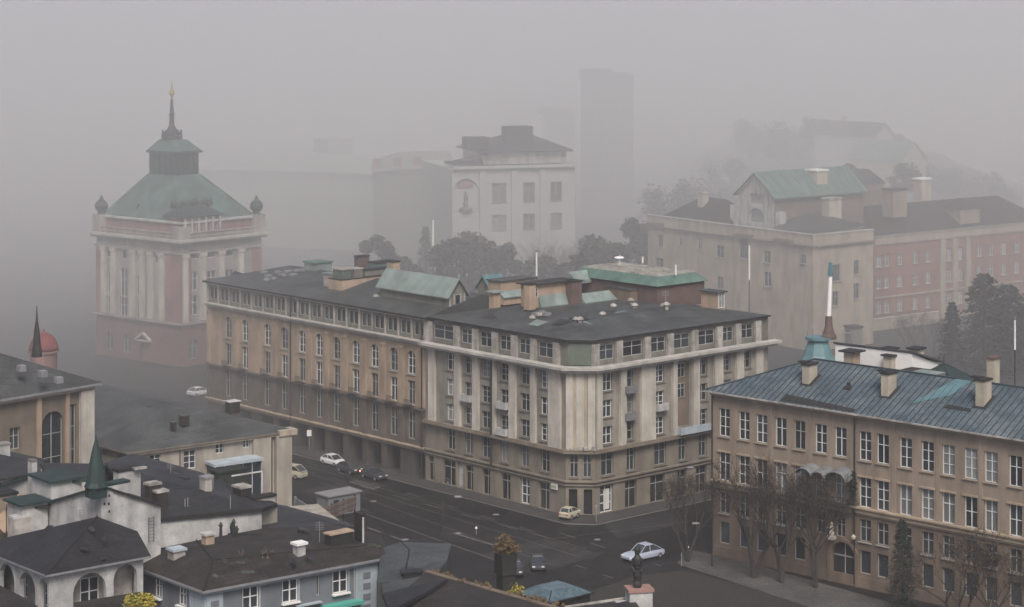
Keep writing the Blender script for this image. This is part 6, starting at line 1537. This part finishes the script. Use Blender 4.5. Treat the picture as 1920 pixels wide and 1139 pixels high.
# brown roof and wall slivers in the bottom left corner
B = thing('brown_shed', 'reddish brown shed roof cutting across the bottom left corner', 'shed', at(20, 1150, 158))
prismq([at(-40, 1180, 150), at(95, 1160, 152), at(60, 1128, 158), at(-40, 1078, 163)], .3, 'roof', ['roof_brown', 'brick_dark'], B); mb = MB(); p = at(0, 1160, 156); mb.box((p.x, p.y, 0), (5, 3, p.z - 1.2), .5); mb.build('wall', M['brick_dark'], B)
B = thing('brown_lean_to', 'dark reddish lean-to roof below the arched window of the pavilion', 'shed', at(190, 1150, 165))
prismq([at(140, 1160, 160), at(300, 1160, 160), at(262, 1110, 168), at(138, 1130, 165)], .3, 'roof', ['roof_brown', 'brick_dark'], B); mb = MB(); p = at(200, 1165, 163); mb.box((p.x, p.y, 0), (5, 2.5, p.z - 1), .5); mb.build('wall', M['brick_dark'], B)

# weathering pieces on the near roofs
def plane_z(P0, P1, P2):
    n = (P1 - P0).cross(P2 - P0)
    return lambda x, y: P0.z - (n.x * (x - P0.x) + n.y * (y - P0.y)) / n.z
rw = random.Random(9)
def patches(par, P0, P1, P2, n, mats, spread=1.0, lift=.03):
    pz = plane_z(P0, P1, P2)
    for k in range(n):
        s, t = rw.random(), rw.random()
        if s + t > 1: s, t = 1 - s, 1 - t
        s *= .8; t *= .8; o = P0 * (1 - s - t) + P1 * s + P2 * t; o = o * .94 + (P0 + P1 + P2) / 3 * .06
        a = rw.choice((0, .4, -.3)) + AR; x = V(cos(a), sin(a)); y = V(-x.y, x.x); w_, l_ = rw.uniform(.3, 1.1) * spread, rw.uniform(.3, 1.3) * spread; q0 = V(o.x, o.y)
        mb = MB(); mb.poly([(q.x, q.y, pz(q.x, q.y) + lift) for q in (q0, q0 + x * w_, q0 + x * w_ + y * l_, q0 + y * l_ * .9)]); mb.build('roof_patch', M[rw.choice(mats)], par)
patches(BRf, EC, ER, H2, 7, ['roof_dark', 'cap_dark', 'roof_slate'])
patches(BRf, EC, H2, H1, 7, ['roof_dark', 'cap_dark', 'roof_grey'])
patches(pr_, E1, E2, ap, 4, ['roof_dark', 'cap_dark'], .7)
patches(pr_, E0, E1, ap, 4, ['roof_dark', 'cap_dark'], .7)
# long sheet seams on the house roofs
def seams(par, A, Bp, up, n, m='cap_dark', w_=.05):
    mb = MB()
    for k in range(1, n): t = k / n; a = A + (Bp - A) * t; mb.bar(a + V(0, 0, .02), a + up * .97 + V(0, 0, .02), w_, .05)
    o = mb.build('roof_seam', M[m], par); o['kind'] = 'stuff'
seams(DRf, A1, A2, (A5 - A1) * .55 + (A3 - A2) * .1, 9)
# cables and aerials
def aerial(p, h, par):
    mb = MB(); mb.tube(p, p + V(0, 0, h), .03, n=5)
    for k in range(5): mb.bar(p + V(-.35, 0, h * (.6 + .08 * k)), p + V(.35, .1, h * (.6 + .08 * k)), .02)
    mb.build('aerial', M['steel'], par)
aerial(at(560, 1026, 177.8) + V(1.6, 1.5, 0), 1.8, BRf); aerial(at(150, 992, 174.5), 1.6, pr_); aerial(at(320, 900, 200), 1.8, DRf)

# ================================================================ trees
def leafcloud(mb, blobs, n, size, r, flat=.6):
    for k in range(n):
        c, R = r.choice(blobs); d = V(r.gauss(0, 1), r.gauss(0, 1), r.gauss(0, 1)).normalized(); rr = R * (r.random() ** .45)
        p = V(c[0] + d.x * rr, c[1] + d.y * rr, c[2] + d.z * rr * .85); s = size * r.uniform(.6, 1.4)
        a = V(r.uniform(-1, 1), r.uniform(-1, 1), r.uniform(-.6, .6)).normalized(); b = a.cross(V(r.uniform(-1, 1), r.uniform(-1, 1), r.uniform(-1, 1))).normalized()
        mb.poly([p - a * s, p - b * s * flat, p + a * s, p + b * s * flat])
def round_tree(base, h, rad, seed, mat='leaf_dark', n=2600, size=.28, label='', group=None, nb=22, name='leafy_tree', z0=.25):
    r = random.Random(seed); t = thing(name, label, 'tree', base, group); mb = MB()
    mb.tube(base, base + V(0, 0, h * .35), rad * .085, rad * .06, 8)
    blobs = []
    for k in range(nb):
        a = r.uniform(0, 6.28); q = r.uniform(0, 1) ** .6 * rad * .72; zz = h * r.uniform(z0 + .12, .9); lim = rad * (1 - ((zz / h - .55) / .55) ** 2) ** .5 if abs(zz / h - .55) < .55 else .2
        q = min(q, lim * .85); c = base + V(cos(a) * q, sin(a) * q, zz); blobs.append((c, rad * r.uniform(.26, .44)))
        mb.tube(base + V(0, 0, h * .3), c, rad * .035, .04, 5)
    mb.build('trunk', M['bark'], t); mb = MB(); leafcloud(mb, blobs, n, size, r); mb.build('crown', M[mat], t); return t
def conifer(base, h, rad, seed, label, n=3200, size=.2, group=None, mat='leaf_dark', name='conifer_tree', power=.8, zs=.06):
    r = random.Random(seed); t = thing(name, label, 'tree', base, group); mb = MB(); mb.tube(base, base + V(0, 0, h * .95), rad * .09, .04, 7)
    tiers = []
    for k in range(60):
        f = k / 60; z = h * (zs + (1 - zs - .02) * f); R = rad * (1 - f) ** power * r.uniform(.75, 1.12); a = r.uniform(0, 6.28)
        for q in range(3): aa = a + q * 2.1 + r.uniform(-.4, .4); tip = base + V(cos(aa) * R, sin(aa) * R, z - R * .25); mb.tube(base + V(0, 0, z), tip, .045, .015, 4); tiers.append((base + V(0, 0, z), tip, R))
    mb.build('trunk', M['bark'], t); mb = MB()
    for k in range(n):
        a, b, R = r.choice(tiers); f = r.random() ** .6; p = a + (b - a) * f + V(r.gauss(0, .12 * R + .05), r.gauss(0, .12 * R + .05), r.gauss(-.05, .12)); s = size * r.uniform(.6, 1.3)
        d = (b - a).normalized() + V(0, 0, r.uniform(-.6, .3)); d.normalize(); e = d.cross(V(r.uniform(-1, 1), r.uniform(-1, 1), 1)).normalized(); mb.poly([p, p + d * s + e * s * .35, p + d * s * 1.7, p + d * s - e * s * .35])
    mb.build('crown', M[mat], t); return t
def bare_tree(base, h, rad, seed, label, lean=0, levels=5, mat='twig', leaves=0, group=None, name='bare_tree', stems=3):
    r = random.Random(seed); t = thing(name, label, 'tree', base, group); tk = MB(); tw = MB(); ends = []
    def grow(p, d, L, R, lv):
        k = 2; q = p
        for i in range(k):
            d = (d + V(r.gauss(0, .12), r.gauss(0, .12), r.gauss(.03, .06))).normalized(); e = q + d * L / k; R2 = R * .86
            (tk if lv < 2 else tw).tube(q, e, R, R2, 6 if lv < 2 else 3, caps=False); q = e; R = R2
        if lv >= levels: ends.append(q); return
        for c in range(r.choice((2, 3, 3)) if lv else 4):
            a = r.uniform(0, 6.28); sp = r.uniform(.35, .8); perp = V(cos(a), sin(a), 0); nd = (d * 1.0 + perp * sp * 1.15 + V(0, 0, .2)).normalized()
            grow(q if c else q, nd, L * r.uniform(.62, .82), max(R * .62, .018), lv + 1)
            if r.random() < .35 and lv > 1: ends.append(q)
    for s in range(stems):
        a = s * 2.1 + r.random(); d = V(cos(a) * .28 * rad / h * 3, sin(a) * .28 * rad / h * 3, 1).normalized(); grow(base, d, h * .30, h * .016, 0)
    for q in ends:
        for _ in range(1):
            dd = V(r.gauss(0, 1), r.gauss(0, 1), r.gauss(.5, .8)).normalized(); L = h * r.uniform(.03, .07); s_ = dd.cross(V(r.uniform(-1, 1), r.uniform(-1, 1), .3)).normalized() * .014
            o_ = q + V(r.gauss(0, .15), r.gauss(0, .15), r.gauss(0, .15)); tw.poly([o_ - s_, o_ + s_, o_ + dd * L]); e2_ = o_ + dd * L * .5; d2_ = (dd + V(r.uniform(-.8, .8), r.uniform(-.8, .8), .2)).normalized(); tw.poly([e2_ - s_, e2_ + s_, e2_ + d2_ * L * .6])
    tk.build('trunk', M['bark'], t); tw.build('crown', M[mat], t)
    if leaves:
        mb = MB()
        for k in range(leaves):
            p = r.choice(ends) + V(r.gauss(0, .3), r.gauss(0, .3), r.gauss(0, .3)); s = .09; a = V(r.uniform(-1, 1), r.uniform(-1, 1), r.uniform(-1, 1)).normalized(); b = a.cross(V(0, .3, 1)).normalized(); mb.poly([p - a * s, p - b * s, p + a * s, p + b * s])
        o = mb.build('leaves', M['leaf_brown'], t)
    return t
def gz(px, Y, z=.12): return V((px - 960) / FP * Y, Y, z)
# row in front of the tan building (trunks on the soil)
bare_tree(gz(1412, 243), 14.5, 4.0, 1, 'bare tree before the left windows of the tan building, leftmost of its row', leaves=500, group=None)
bare_tree(gz(1466, 241), 13.0, 3.4, 2, 'bare multi-stemmed tree left of the arched door of the tan building', leaves=400)
bare_tree(gz(1530, 239), 13.5, 2.6, 3, 'bare slender tree right beside the glass awnings and arched door', leaves=400)
bare_tree(gz(1800, 222), 11.5, 3.6, 4, 'wide bare tree in front of the right half of the tan building', leaves=700)
bare_tree(gz(1862, 220), 10.5, 3.4, 5, 'bare tree partly in front of the lowest right windows, second from the right edge', leaves=500)
bare_tree(gz(1932, 218), 8.0, 3.0, 6, 'bare tree cut by the right edge of the view', leaves=300)
bare_tree(gz(1290, 250), 11.0, 3.4, 7, 'reddish bare tree at the end of the corner block, beside the tan building', leaves=900)
conifer(gz(1692, 228), 10.6, 1.7, 11, 'dark narrow conifer standing alone before the tan building', n=5200, size=.17, power=.55)
mb = MB(); rr = random.Random(6)
B = thing('ivy', 'dark ivy climbing the wall right of the glass awnings', 'climbing plant', FT.pt(FT.u(1600), 8.6, .2)); blobs = []
for k in range(16): blobs.append((FT.pt(FT.u(1600) + rr.uniform(-.5, .5), 8.6 + k * .27, .2), .4))
leafcloud(mb, blobs, 900, .13, rr); mb.build('foliage', M['leaf_dark'], B)
# hedges and low bushes
def bush(base, rx, h, seed, label, mat='leaf_mid', n=900, size=.16, group=None, name='bush'):
    r = random.Random(seed); blobs = [(base + V(r.uniform(-rx, rx) * .7, r.uniform(-rx, rx) * .5, h * r.uniform(.3, .7)), h * .42) for _ in range(9)]
    mb = MB(); leafcloud(mb, blobs, n, size, r); o = mb.build(name, M[mat], origin=base); return tag(o, label, 'bush', group)
bush(gz(1640, 216), 2.2, 1.6, 21, 'reddish low bush at the foot of the lone conifer', 'leaf_brown')
bush(gz(1745, 214), 1.8, 1.4, 22, 'low brown bush right of the lone conifer near the bottom edge', 'leaf_brown')
bush(gz(1560, 222), 2.0, 1.3, 23, 'dark low bush below the arched door of the tan building', 'leaf_dark')
bush(gz(1455, 214), 1.3, 1.2, 24, 'small dark shrub alone on the square at the bottom', 'leaf_dark', 500)
bush(gz(1590, 208), 2.6, 1.9, 25, 'rounded dark bush on the bottom edge beneath the arched door', 'leaf_dark', 1400)
a = gz(1290, 222); b = gz(1420, 214); f = Fac(a.xy, b.xy); r = random.Random(2); mb = MB(); leafcloud(mb, [(f.pt(f.L * k / 30, .75, 0), .65) for k in range(31)], 2600, .14, r)
tag(mb.build('hedge', M['leaf_dark'], origin=a), 'long dark clipped hedge along the edge of the square', 'hedge')
# bush in the planter and yellow bush at the bottom left
o = bush(PLANT + V(0, 0, -.2), .9, 2.0, 31, 'small orange brown bush growing from the dark planter pillar', 'leaf_orange', 700, .14)
o = bush(at(262, 1136, 163) - V(0, 0, .6), 1.1, 1.5, 32, 'bright yellow green bush at the foot of the blue grey house', 'leaf_yellow', 1500, .11)
o = bush(at(966, 1118, 172) - V(0, 0, .6), .5, 1.6, 33, 'thin yellowish shrub beside the blue glass roof', 'leaf_yellow', 300, .09)
# trees behind the street block (fog)
G1 = 'foggy trees behind the street block'
sp = [(715, 430, 4.6, 19.0, 'tall bushy tree with a tufted top, leftmost behind the roof clutter'), (668, 432, 3.4, 13.5, 'low dim tree at the left end of the foggy row'), (765, 425, 4.6, 15.0, 'squat tree between the tufted tree and the pointed conifer'),
      (872, 424, 7.0, 20.0, 'wide domed tree right of the white pole behind the roofs'), (936, 430, 5.4, 17.0, 'low broad tree just right of the domed tree'), (1005, 425, 5.6, 16.0, 'low dark tree behind the beige roof houses'), (1080, 418, 6.5, 16.5, 'low tree behind the glass roofed hall'),
      (1150, 430, 7.0, 18.5, 'broad dark tree left of the beige parapet building'), (1205, 450, 5.0, 21.0, 'dark tree touching the left corner of the beige parapet building')]
for k, (px, Y, rad, h, lab) in enumerate(sp): round_tree(gz(px, Y, 0), h, rad, 40 + k, 'leaf_mid' if k % 2 else 'leaf_dark', 5200, .5, lab + ('' if 1 else ''), None)
conifer(gz(798, 448, 0), 19.0, 2.7, 60, 'pointed conifer beside the white pole in fog', n=2600, size=.4)
for k, (px, Y, h, lab) in enumerate(((1020, 436, 19, 'tall bare tree in front of the white palace front'), (1062, 440, 19, 'bare tree at the right corner of the white palace'), (965, 434, 16, 'smaller bare tree before the palace windows'), (1130, 450, 18, 'faint bare tree right of the palace, under the tower blocks'))):
    bare_tree(gz(px, Y, 0), h, 5, 70 + k, lab, levels=4, leaves=0)
# dark trees right
conifer(gz(1845, 372, 0), 18.9, 5.2, 81, 'tallest dark conifer before the brick wing', n=6500, size=.42, power=.45)
conifer(gz(1890, 376, 0), 16.4, 4.8, 82, 'broad dark conifer right of the tallest one', n=6000, size=.42, power=.4)
conifer(gz(1785, 366, 0), 14.6, 2.9, 83, 'narrow pointed conifer left of the tallest one', n=3600, size=.36, power=.7)
conifer(gz(1935, 380, 0), 15.0, 4.0, 84, 'dark conifer cut by the right edge', n=3500, size=.4, power=.5)
for k, (px, Y, h, lab) in enumerate(((1722, 395, 9.5, 'bare tree before the left bays of the brick wing'), (1752, 392, 8.5, 'bare bushy tree next to the narrow conifer'), (1700, 402, 7, 'small bare tree at the garden wall'))): bare_tree(gz(px, Y, 0), h, 4, 90 + k, lab, levels=4)
# trees on the hill and behind the gable house
for k, (px, pyt, Y, rad, h, lab) in enumerate(((1530, 222, 590, 5.5, 9, 'tree with a pointed tuft above the hill roofs'), (1682, 248, 590, 3.2, 8, 'small tree at the right end of the hill house'), (1470, 235, 600, 8, 9, 'dim rounded tree left on the hill crest'), (1410, 228, 620, 9, 11, 'faintest tree at the left of the hill crest'),
                                                (1695, 312, 500, 4.4, 6.5, 'round clipped tree above the brick wing roof'), (1587, 308, 480, 2.6, 5, 'small round tree behind the white capped chimney'), (1320, 340, 520, 9, 12, 'dark spreading tree left of the timbered gable'), (1260, 352, 510, 8, 11, 'dim tree behind the left end of the beige parapet'), (1370, 300, 560, 9, 11, 'faint tree above the dark hipped roof'), (1760, 310, 560, 8, 10, 'faint tree right of the hill house'), (1850, 330, 560, 9, 10, 'faint tree in fog above the brick wing, far right'))):
    top = at(px, pyt, Y); round_tree(V(top.x, top.y, top.z - h), h, rad, 110 + k, 'leaf_mid', 1800, .45, lab, None, z0=0)

# ================================================================ poles
def white_pole(px, py0, py1, Y, label, r=.22, base=None):
    a = at(px, py1, Y); b = at(px, py0, Y); t = thing('white_pole', label, 'pole', V(a.x, a.y, a.z), 'white poles standing in the fog'); mb = MB()
    mb.tube(a, b, r, r * .8, 8); mb.build('pole', M['white_paint'], t); mb = MB(); mb.lathe(b, [(r, 0), (r * 1.3, .12), (.05, .4)], 8); mb.build('cap', M['copper_blue'], t)
    mb = MB(); g0 = base if base is not None else 0; mb.tube(V(a.x, a.y, g0), a, r * .6, r * .6, 8); mb.build('foot', M['roof_dark'], t); return t
white_pole(812, 412, 462, 425, 'white pole between the pointed conifer and the domed tree')
white_pole(1006, 473, 518, 345, 'white pole above the beige penthouses of the corner block', .16, 20)
white_pole(1405, 460, 525, 385, 'white pole in front of the beige parapet building', .18)
white_pole(1903, 600, 656, 300, 'white pole by the right edge before the dark conifers', .14)
white_pole(1162, 478, 492, 320, 'shortest white pole, just above the glass roofed hall', .10, 20)
def lamp(px, pyb, pyt, label, arm=1, group=None):
    b = atz(px, pyb, .13); Y = b.y; top = at(px, pyt, Y); t = thing('street_lamp', label, 'street lamp', b, group); mb = MB(); mb.tube(b, V(b.x, b.y, b.z + 1.2), .13, .11, 8); mb.tube(V(b.x, b.y, b.z + 1.2), V(b.x, b.y, top.z), .08, .055, 8); mb.build('pole', M['iron'], t)
    mb = MB(); e = V(b.x + arm * 1.6, b.y - .3, top.z + .35); mb.tube(V(b.x, b.y, top.z - .3), e, .045, .035, 6); mb.build('arm', M['iron'], t)
    mb = MB(); mb.box((e.x + arm * .3, e.y, e.z - .12), (.9, .34, .16), 0, 0, taper=.7); mb.build('lamp_head', M['steel'], t)
    return t
lamp(829, 1036, 935, 'dark street post with a small head standing at the road edge, middle of the picture')
lamp(1335, 1062, 985, 'thin dark lamp post at the left corner of the tan building', -1)
lamp(1322, 960, 880, 'dark post at the far kerb between the corner block and the tan building', -1)
# signposts and bollards
def sign(px, py, h, label, mat='white_paint', w_=.7, hh=.9):
    b = atz(px, py, .13); t = thing('road_sign', label, 'sign', b); mb = MB(); mb.tube(b, b + V(0, 0, h), .05, n=6); mb.build('post', M['steel'], t); mb = MB(); mb.box((b.x, b.y - .08, b.z + h - hh), (w_, .05, hh), .2); mb.build('plate', M[mat], t)
sign(580, 845, 3.0, 'white plate on a post in front of the dark arcade')
sign(1118, 980, 2.2, 'small sign post on the corner pavement', 'attic_pale', .3, .4)
sign(893, 1003, 1.0, 'tiny pale marker at the road edge', 'white_paint', .25, .25)
b = atz(1290, 1045, .13); t = thing('bollard', 'pale topped bollard at the end of the sidewalk', 'bollard', b); mb = MB(); mb.tube(b, b + V(0, 0, 1.1), .1, n=8); mb.build('post', M['iron'], t); mb = MB(); mb.lathe(b + V(0, 0, 1.1), [(.12, 0), (.14, .12), (.04, .22)], 8); mb.build('cap', M['white_paint'], t)
b = atz(1278, 1062, .13); t = thing('bollard', 'second bollard, nearest the hedge end', 'bollard', b); mb = MB(); mb.tube(b, b + V(0, 0, 1.6), .06, n=8); mb.build('post', M['steel'], t)

# ================================================================ vehicles
def car(loc, ang, mat, label, L=4.4, W=1.78, H=1.48, van=False, lit=False, name='parked_car', group=None):
    t = thing(name, label, 'van' if van else 'car', loc, group); ca, sa = cos(ang), sin(ang)
    def T(x, y, z): return V(loc.x + x * ca - y * sa, loc.y + x * sa + y * ca, loc.z + z)
    h2 = L / 2
    if van: lo = [(-h2, .45, .95, .92), (-h2 + .1, .3, 1.15, 1.0), (-.9, .25, 1.2, 1.0), (1.0, .25, 1.15, 1.0), (1.7, .28, 1.0, .97), (h2 - .08, .35, .8, .88), (h2, .45, .65, .8)]; cab = [(-h2 + .12, 1.15, .86), (-h2 + .3, H, .80), (.6, H, .80), (1.55, 1.1, .84)]
    else: lo = [(-h2, .45, .85, .86), (-h2 + .25, .28, .98, .97), (-.9, .24, 1.0, 1.0), (.7, .24, .96, 1.0), (h2 - .7, .26, .88, .97), (h2 - .15, .32, .74, .88), (h2, .42, .62, .78)]; cab = [(-h2 + .35, .99, .84), (-1.05, H, .70), (.15, H, .70), (1.05, .95, .84)]
    mb = MB(); rings = []
    for x, z0, z1, wf in lo:
        w_ = W / 2 * wf; zm = z0 + (z1 - z0) * .6; ring_ = [T(x, -w_ * .92, z0), T(x, -w_, z0 + .1), T(x, -w_, zm), T(x, -w_ * .9, z1), T(x, 0, z1 + .03), T(x, w_ * .9, z1), T(x, w_, zm), T(x, w_, z0 + .1), T(x, w_ * .92, z0)]
        i = len(mb.v); mb.v += [tuple(q) for q in ring_]; rings.append(i)
    n = 9
    for a, b in zip(rings, rings[1:]):
        for k in range(n): k2 = (k + 1) % n; mb.f.append((a + k, a + k2, b + k2, b + k)); mb.m.append(0)
    mb.f.append(tuple(rings[0] + k for k in range(n))); mb.m.append(0); mb.f.append(tuple(rings[-1] + k for k in reversed(range(n)))); mb.m.append(0)
    # roof slab and pillars
    (x0, z0, w0), (x1, z1, w1), (x2, z2, w2), (x3, z3, w3) = cab; hw = W / 2
    P = lambda x, z, wf, s: T(x, s * hw * wf, z)
    mb.hexa([P(x1, z1 - .06, w1, -1), P(x2, z2 - .06, w2, -1), P(x2, z2 - .06, w2, 1), P(x1, z1 - .06, w1, 1), P(x1 + .05, z1, w1 * .92, -1), P(x2 - .05, z2, w2 * .92, -1), P(x2 - .05, z2, w2 * .92, 1), P(x1 + .05, z1, w1 * .92, 1)])
    for s in (-1, 1):
        mb.bar(P(x0, z0, w0, s), P(x1, z1 - .03, w1, s), .07); mb.bar(P(x3, z3, w3, s), P(x2, z2 - .03, w2, s), .06); xm = (x1 + x2) / 2; mb.bar(P(xm, z0, w0, s), P(xm, z1 - .04, w1, s), .07)
    body = mb.build('body', M[mat], t, smooth=False)
    mb = MB(); g = .97
    mb.poly([P(x0, z0, w0 * g, -1), P(x1, z1 - .05, w1 * g, -1), P(x1, z1 - .05, w1 * g, 1), P(x0, z0, w0 * g, 1)]); mb.build('rear_window', M['glass'], t)
    mb = MB(); mb.poly([P(x3, z3, w3 * g, -1), P(x3, z3, w3 * g, 1), P(x2, z2 - .05, w2 * g, 1), P(x2, z2 - .05, w2 * g, -1)]); mb.build('windscreen', M['glass'], t)
    for s in (-1, 1): mb = MB(); mb.poly([P(x0, z0, w0 * g, s), P(x3, z3, w3 * g, s), P(x2, z2 - .05, w2 * g, s), P(x1, z1 - .05, w1 * g, s)]); mb.build('side_window', M['glass'], t)
    for x in (-h2 + .85, h2 - .85):
        for s in (-1, 1):
            c = T(x, s * (hw - .12), .32); o = T(x, s * (hw + .02), .32); mb = MB(); mb.tube(c, o, .32, .32, 14); wh = mb.build('wheel', M['tyre'], t); mb = MB(); mb.tube(o, T(x, s * (hw + .035), .32), .2, .17, 10); mb.build('rim', M['steel'], wh)
    for s in (-1, 1):
        mb = MB(); q = T(h2 - .06, s * hw * .6, .66); mb.box((q.x, q.y, q.z), (.16, .34, .13), ang); mb.build('headlight', M['lamp_glass'], t)
        mb = MB(); q = T(-h2 + .03, s * hw * .66, .72); mb.box((q.x, q.y, q.z), (.12, .3, .14), ang); mb.build('tail_light', M['brake_lit'] if lit else M['tail_red'], t)
    return t
def gp_(px, py): return atz(px, py, .01)
car(gp_(374, 742), AR + .1, 'car_white', 'small white car at the far left end of the ochre building', L=4.3)
car(gp_(1205, 1048), AR + pi - .05, 'car_blue', 'large pale blue car turning in the road before the tan building', L=5.4, W=2.05, H=1.75)
car(atz(1068, 972, .14), AR + .3, 'car_yellow', 'small pale yellow car parked at the rounded corner of the block', L=3.2, W=1.55, H=1.5)
car(gp_(551, 896), AR - 1.2, 'car_yellow', 'pale yellow van half hidden behind the low building', L=3.4, van=True, H=1.8, name='van')
sd = atan2(FL.d.y, FL.d.x)
car(gp_(701, 898), sd, 'car_dark', 'dark car with its brake lamps glowing red', L=4.3, lit=True)
car(gp_(655, 886), sd, 'car_dark', 'dark car with a pale roof edge just ahead of the braking car', L=4.2)
car(gp_(625, 872), sd, 'car_white', 'silvery car farther up the kerb, two ahead of the braking car', L=4.2)
car(gp_(838, 905), sd, 'car_dark', 'dark car parked by the gateway of the corner block', L=4.2)
car(gp_(645, 955), sd + pi, 'car_dark', 'dark car with white front just above the striped fence', L=4.2)
car(gp_(966, 1076), AR + .9 + pi, 'car_dark', 'dark car left of the two at the kerb above the blue glass roof', L=4.3)
car(gp_(1008, 1066), AR + .9 + pi, 'car_dark', 'dark car right of the two at the kerb above the blue glass roof', L=4.3)
# repeats share a group phrase
for o in list(scene.objects):
    if o.parent or 'category' not in o: continue
    c_, y_ = o['category'], o.location.y
    if c_ == 'tree':
        if y_ < 260: o['group'] = 'trees in front of the tan building'
        elif y_ < 412 and o.location.x > 60: o['group'] = 'trees before the brick wing'
        elif y_ < 460: o['group'] = 'foggy trees behind the street block'
        else: o['group'] = 'trees on the foggy hillside'
    elif c_ in ('car', 'van'): o['group'] = 'cars on the street'
    elif c_ == 'street lamp': o['group'] = 'street lamps along the kerbs'
    elif c_ == 'bollard': o['group'] = 'bollards by the square'
    elif c_ == 'bush': o['group'] = 'low bushes'
    elif c_ == 'sign': o['group'] = 'small road signs'

# ------------------------------------------------------------ haze: one box of air, with thicker fog drifting in behind the street block
def haze():
    me = bpy.data.meshes.new('haze'); bm = bmesh.new()
    def air(dens, i):
        m = bpy.data.materials.new('haze_air'); m.use_nodes = True; N = m.node_tree.nodes
        for n in list(N): N.remove(n)
        v = N.new('ShaderNodeVolumePrincipled'); out = N.new('ShaderNodeOutputMaterial')
        v.inputs['Color'].default_value = (*HAZE_COLOR, 1); v.inputs['Density'].default_value = dens; v.inputs['Anisotropy'].default_value = HAZE_G
        m.node_tree.links.new(v.outputs[0], out.inputs['Volume']); me.materials.append(m)
    def shell(x0, x1, y1, z0, z1, i, front, back=None):
        """closed shell; front(x, z) gives the y of its near side"""
        nx, nz = 640, 10; g = {}
        for a in range(nx + 1):
            for b in range(nz + 1):
                x = x0 + (x1 - x0) * a / nx; z = z0 + (z1 - z0) * b / nz; g[a, b] = bm.verts.new((x, front(x, z), z))
        if back:
            h = {}
            for a in range(nx + 1):
                for b in range(nz + 1): x = x0 + (x1 - x0) * a / nx; z = z0 + (z1 - z0) * b / nz; h[a, b] = bm.verts.new((x, back(x, z), z))
            fs = []
            for a in range(nx):
                for b in range(nz): fs += [(g[a, b], g[a + 1, b], g[a + 1, b + 1], g[a, b + 1]), (h[a, b], h[a, b + 1], h[a + 1, b + 1], h[a + 1, b])]
                for b in (0, nz): fs.append((g[a, b], h[a, b], h[a + 1, b], g[a + 1, b]))
            for b in range(nz):
                for a in (0, nx): fs.append((g[a, b], g[a, b + 1], h[a, b + 1], h[a, b]))
            for f in fs: bm.faces.new(f).material_index = i
            return
        k = {}
        for a in (0, nx):
            for b in (0, nz): k[a, b] = bm.verts.new((x0 if a == 0 else x1, y1, z0 if b == 0 else z1))
        fs = []
        for a in range(nx):
            for b in range(nz): fs.append((g[a, b], g[a + 1, b], g[a + 1, b + 1], g[a, b + 1]))
        fs.append(tuple([g[a, 0] for a in range(nx, -1, -1)] + [k[0, 0], k[nx, 0]]))
        fs.append(tuple([g[a, nz] for a in range(nx + 1)] + [k[nx, nz], k[0, nz]]))
        fs.append(tuple([g[0, b] for b in range(nz + 1)] + [k[0, nz], k[0, 0]]))
        fs.append(tuple([g[nx, b] for b in range(nz, -1, -1)] + [k[nx, 0], k[nx, nz]]))
        fs.append((k[nx, 0], k[0, 0], k[0, nz], k[nx, nz]))
        for f in fs: bm.faces.new(f).material_index = i
    air(HAZE_DENSITY, 0)
    shell(-6600, 6600, 9400, -1.0, 78.0, 0, lambda x, z: -500.0)
    ph = [random.Random(4).uniform(0, 6.28) + k for k in range(4)]
    def surf(dist):
        def front(x, z):
            t = max(-1, min(1, x / 90.0)); w = max(0, 1 - abs(x) / 900.0)
            return dist + 26 * t + w * (9 * sin(x * .045 + ph[0]) + 6 * sin(x * .11 + z * .09 + ph[1]) + 5 * sin(z * .16 + x * .03 + ph[2]))
        return front
    for i, (dist, dens) in enumerate(BANKS):
        air(dens, i + 1); nxt = BANKS[i + 1][0] if i + 1 < len(BANKS) else None
        shell(-6400, 6400, 9300, -.9, 77.0, i + 1, surf(dist), surf(nxt - .05) if nxt else None)
    bmesh.ops.recalc_face_normals(bm, faces=bm.faces[:]); bm.to_mesh(me); bm.free()
    o = bpy.data.objects.new('haze', me); COL.objects.link(o); o['kind'] = 'stuff'
haze()
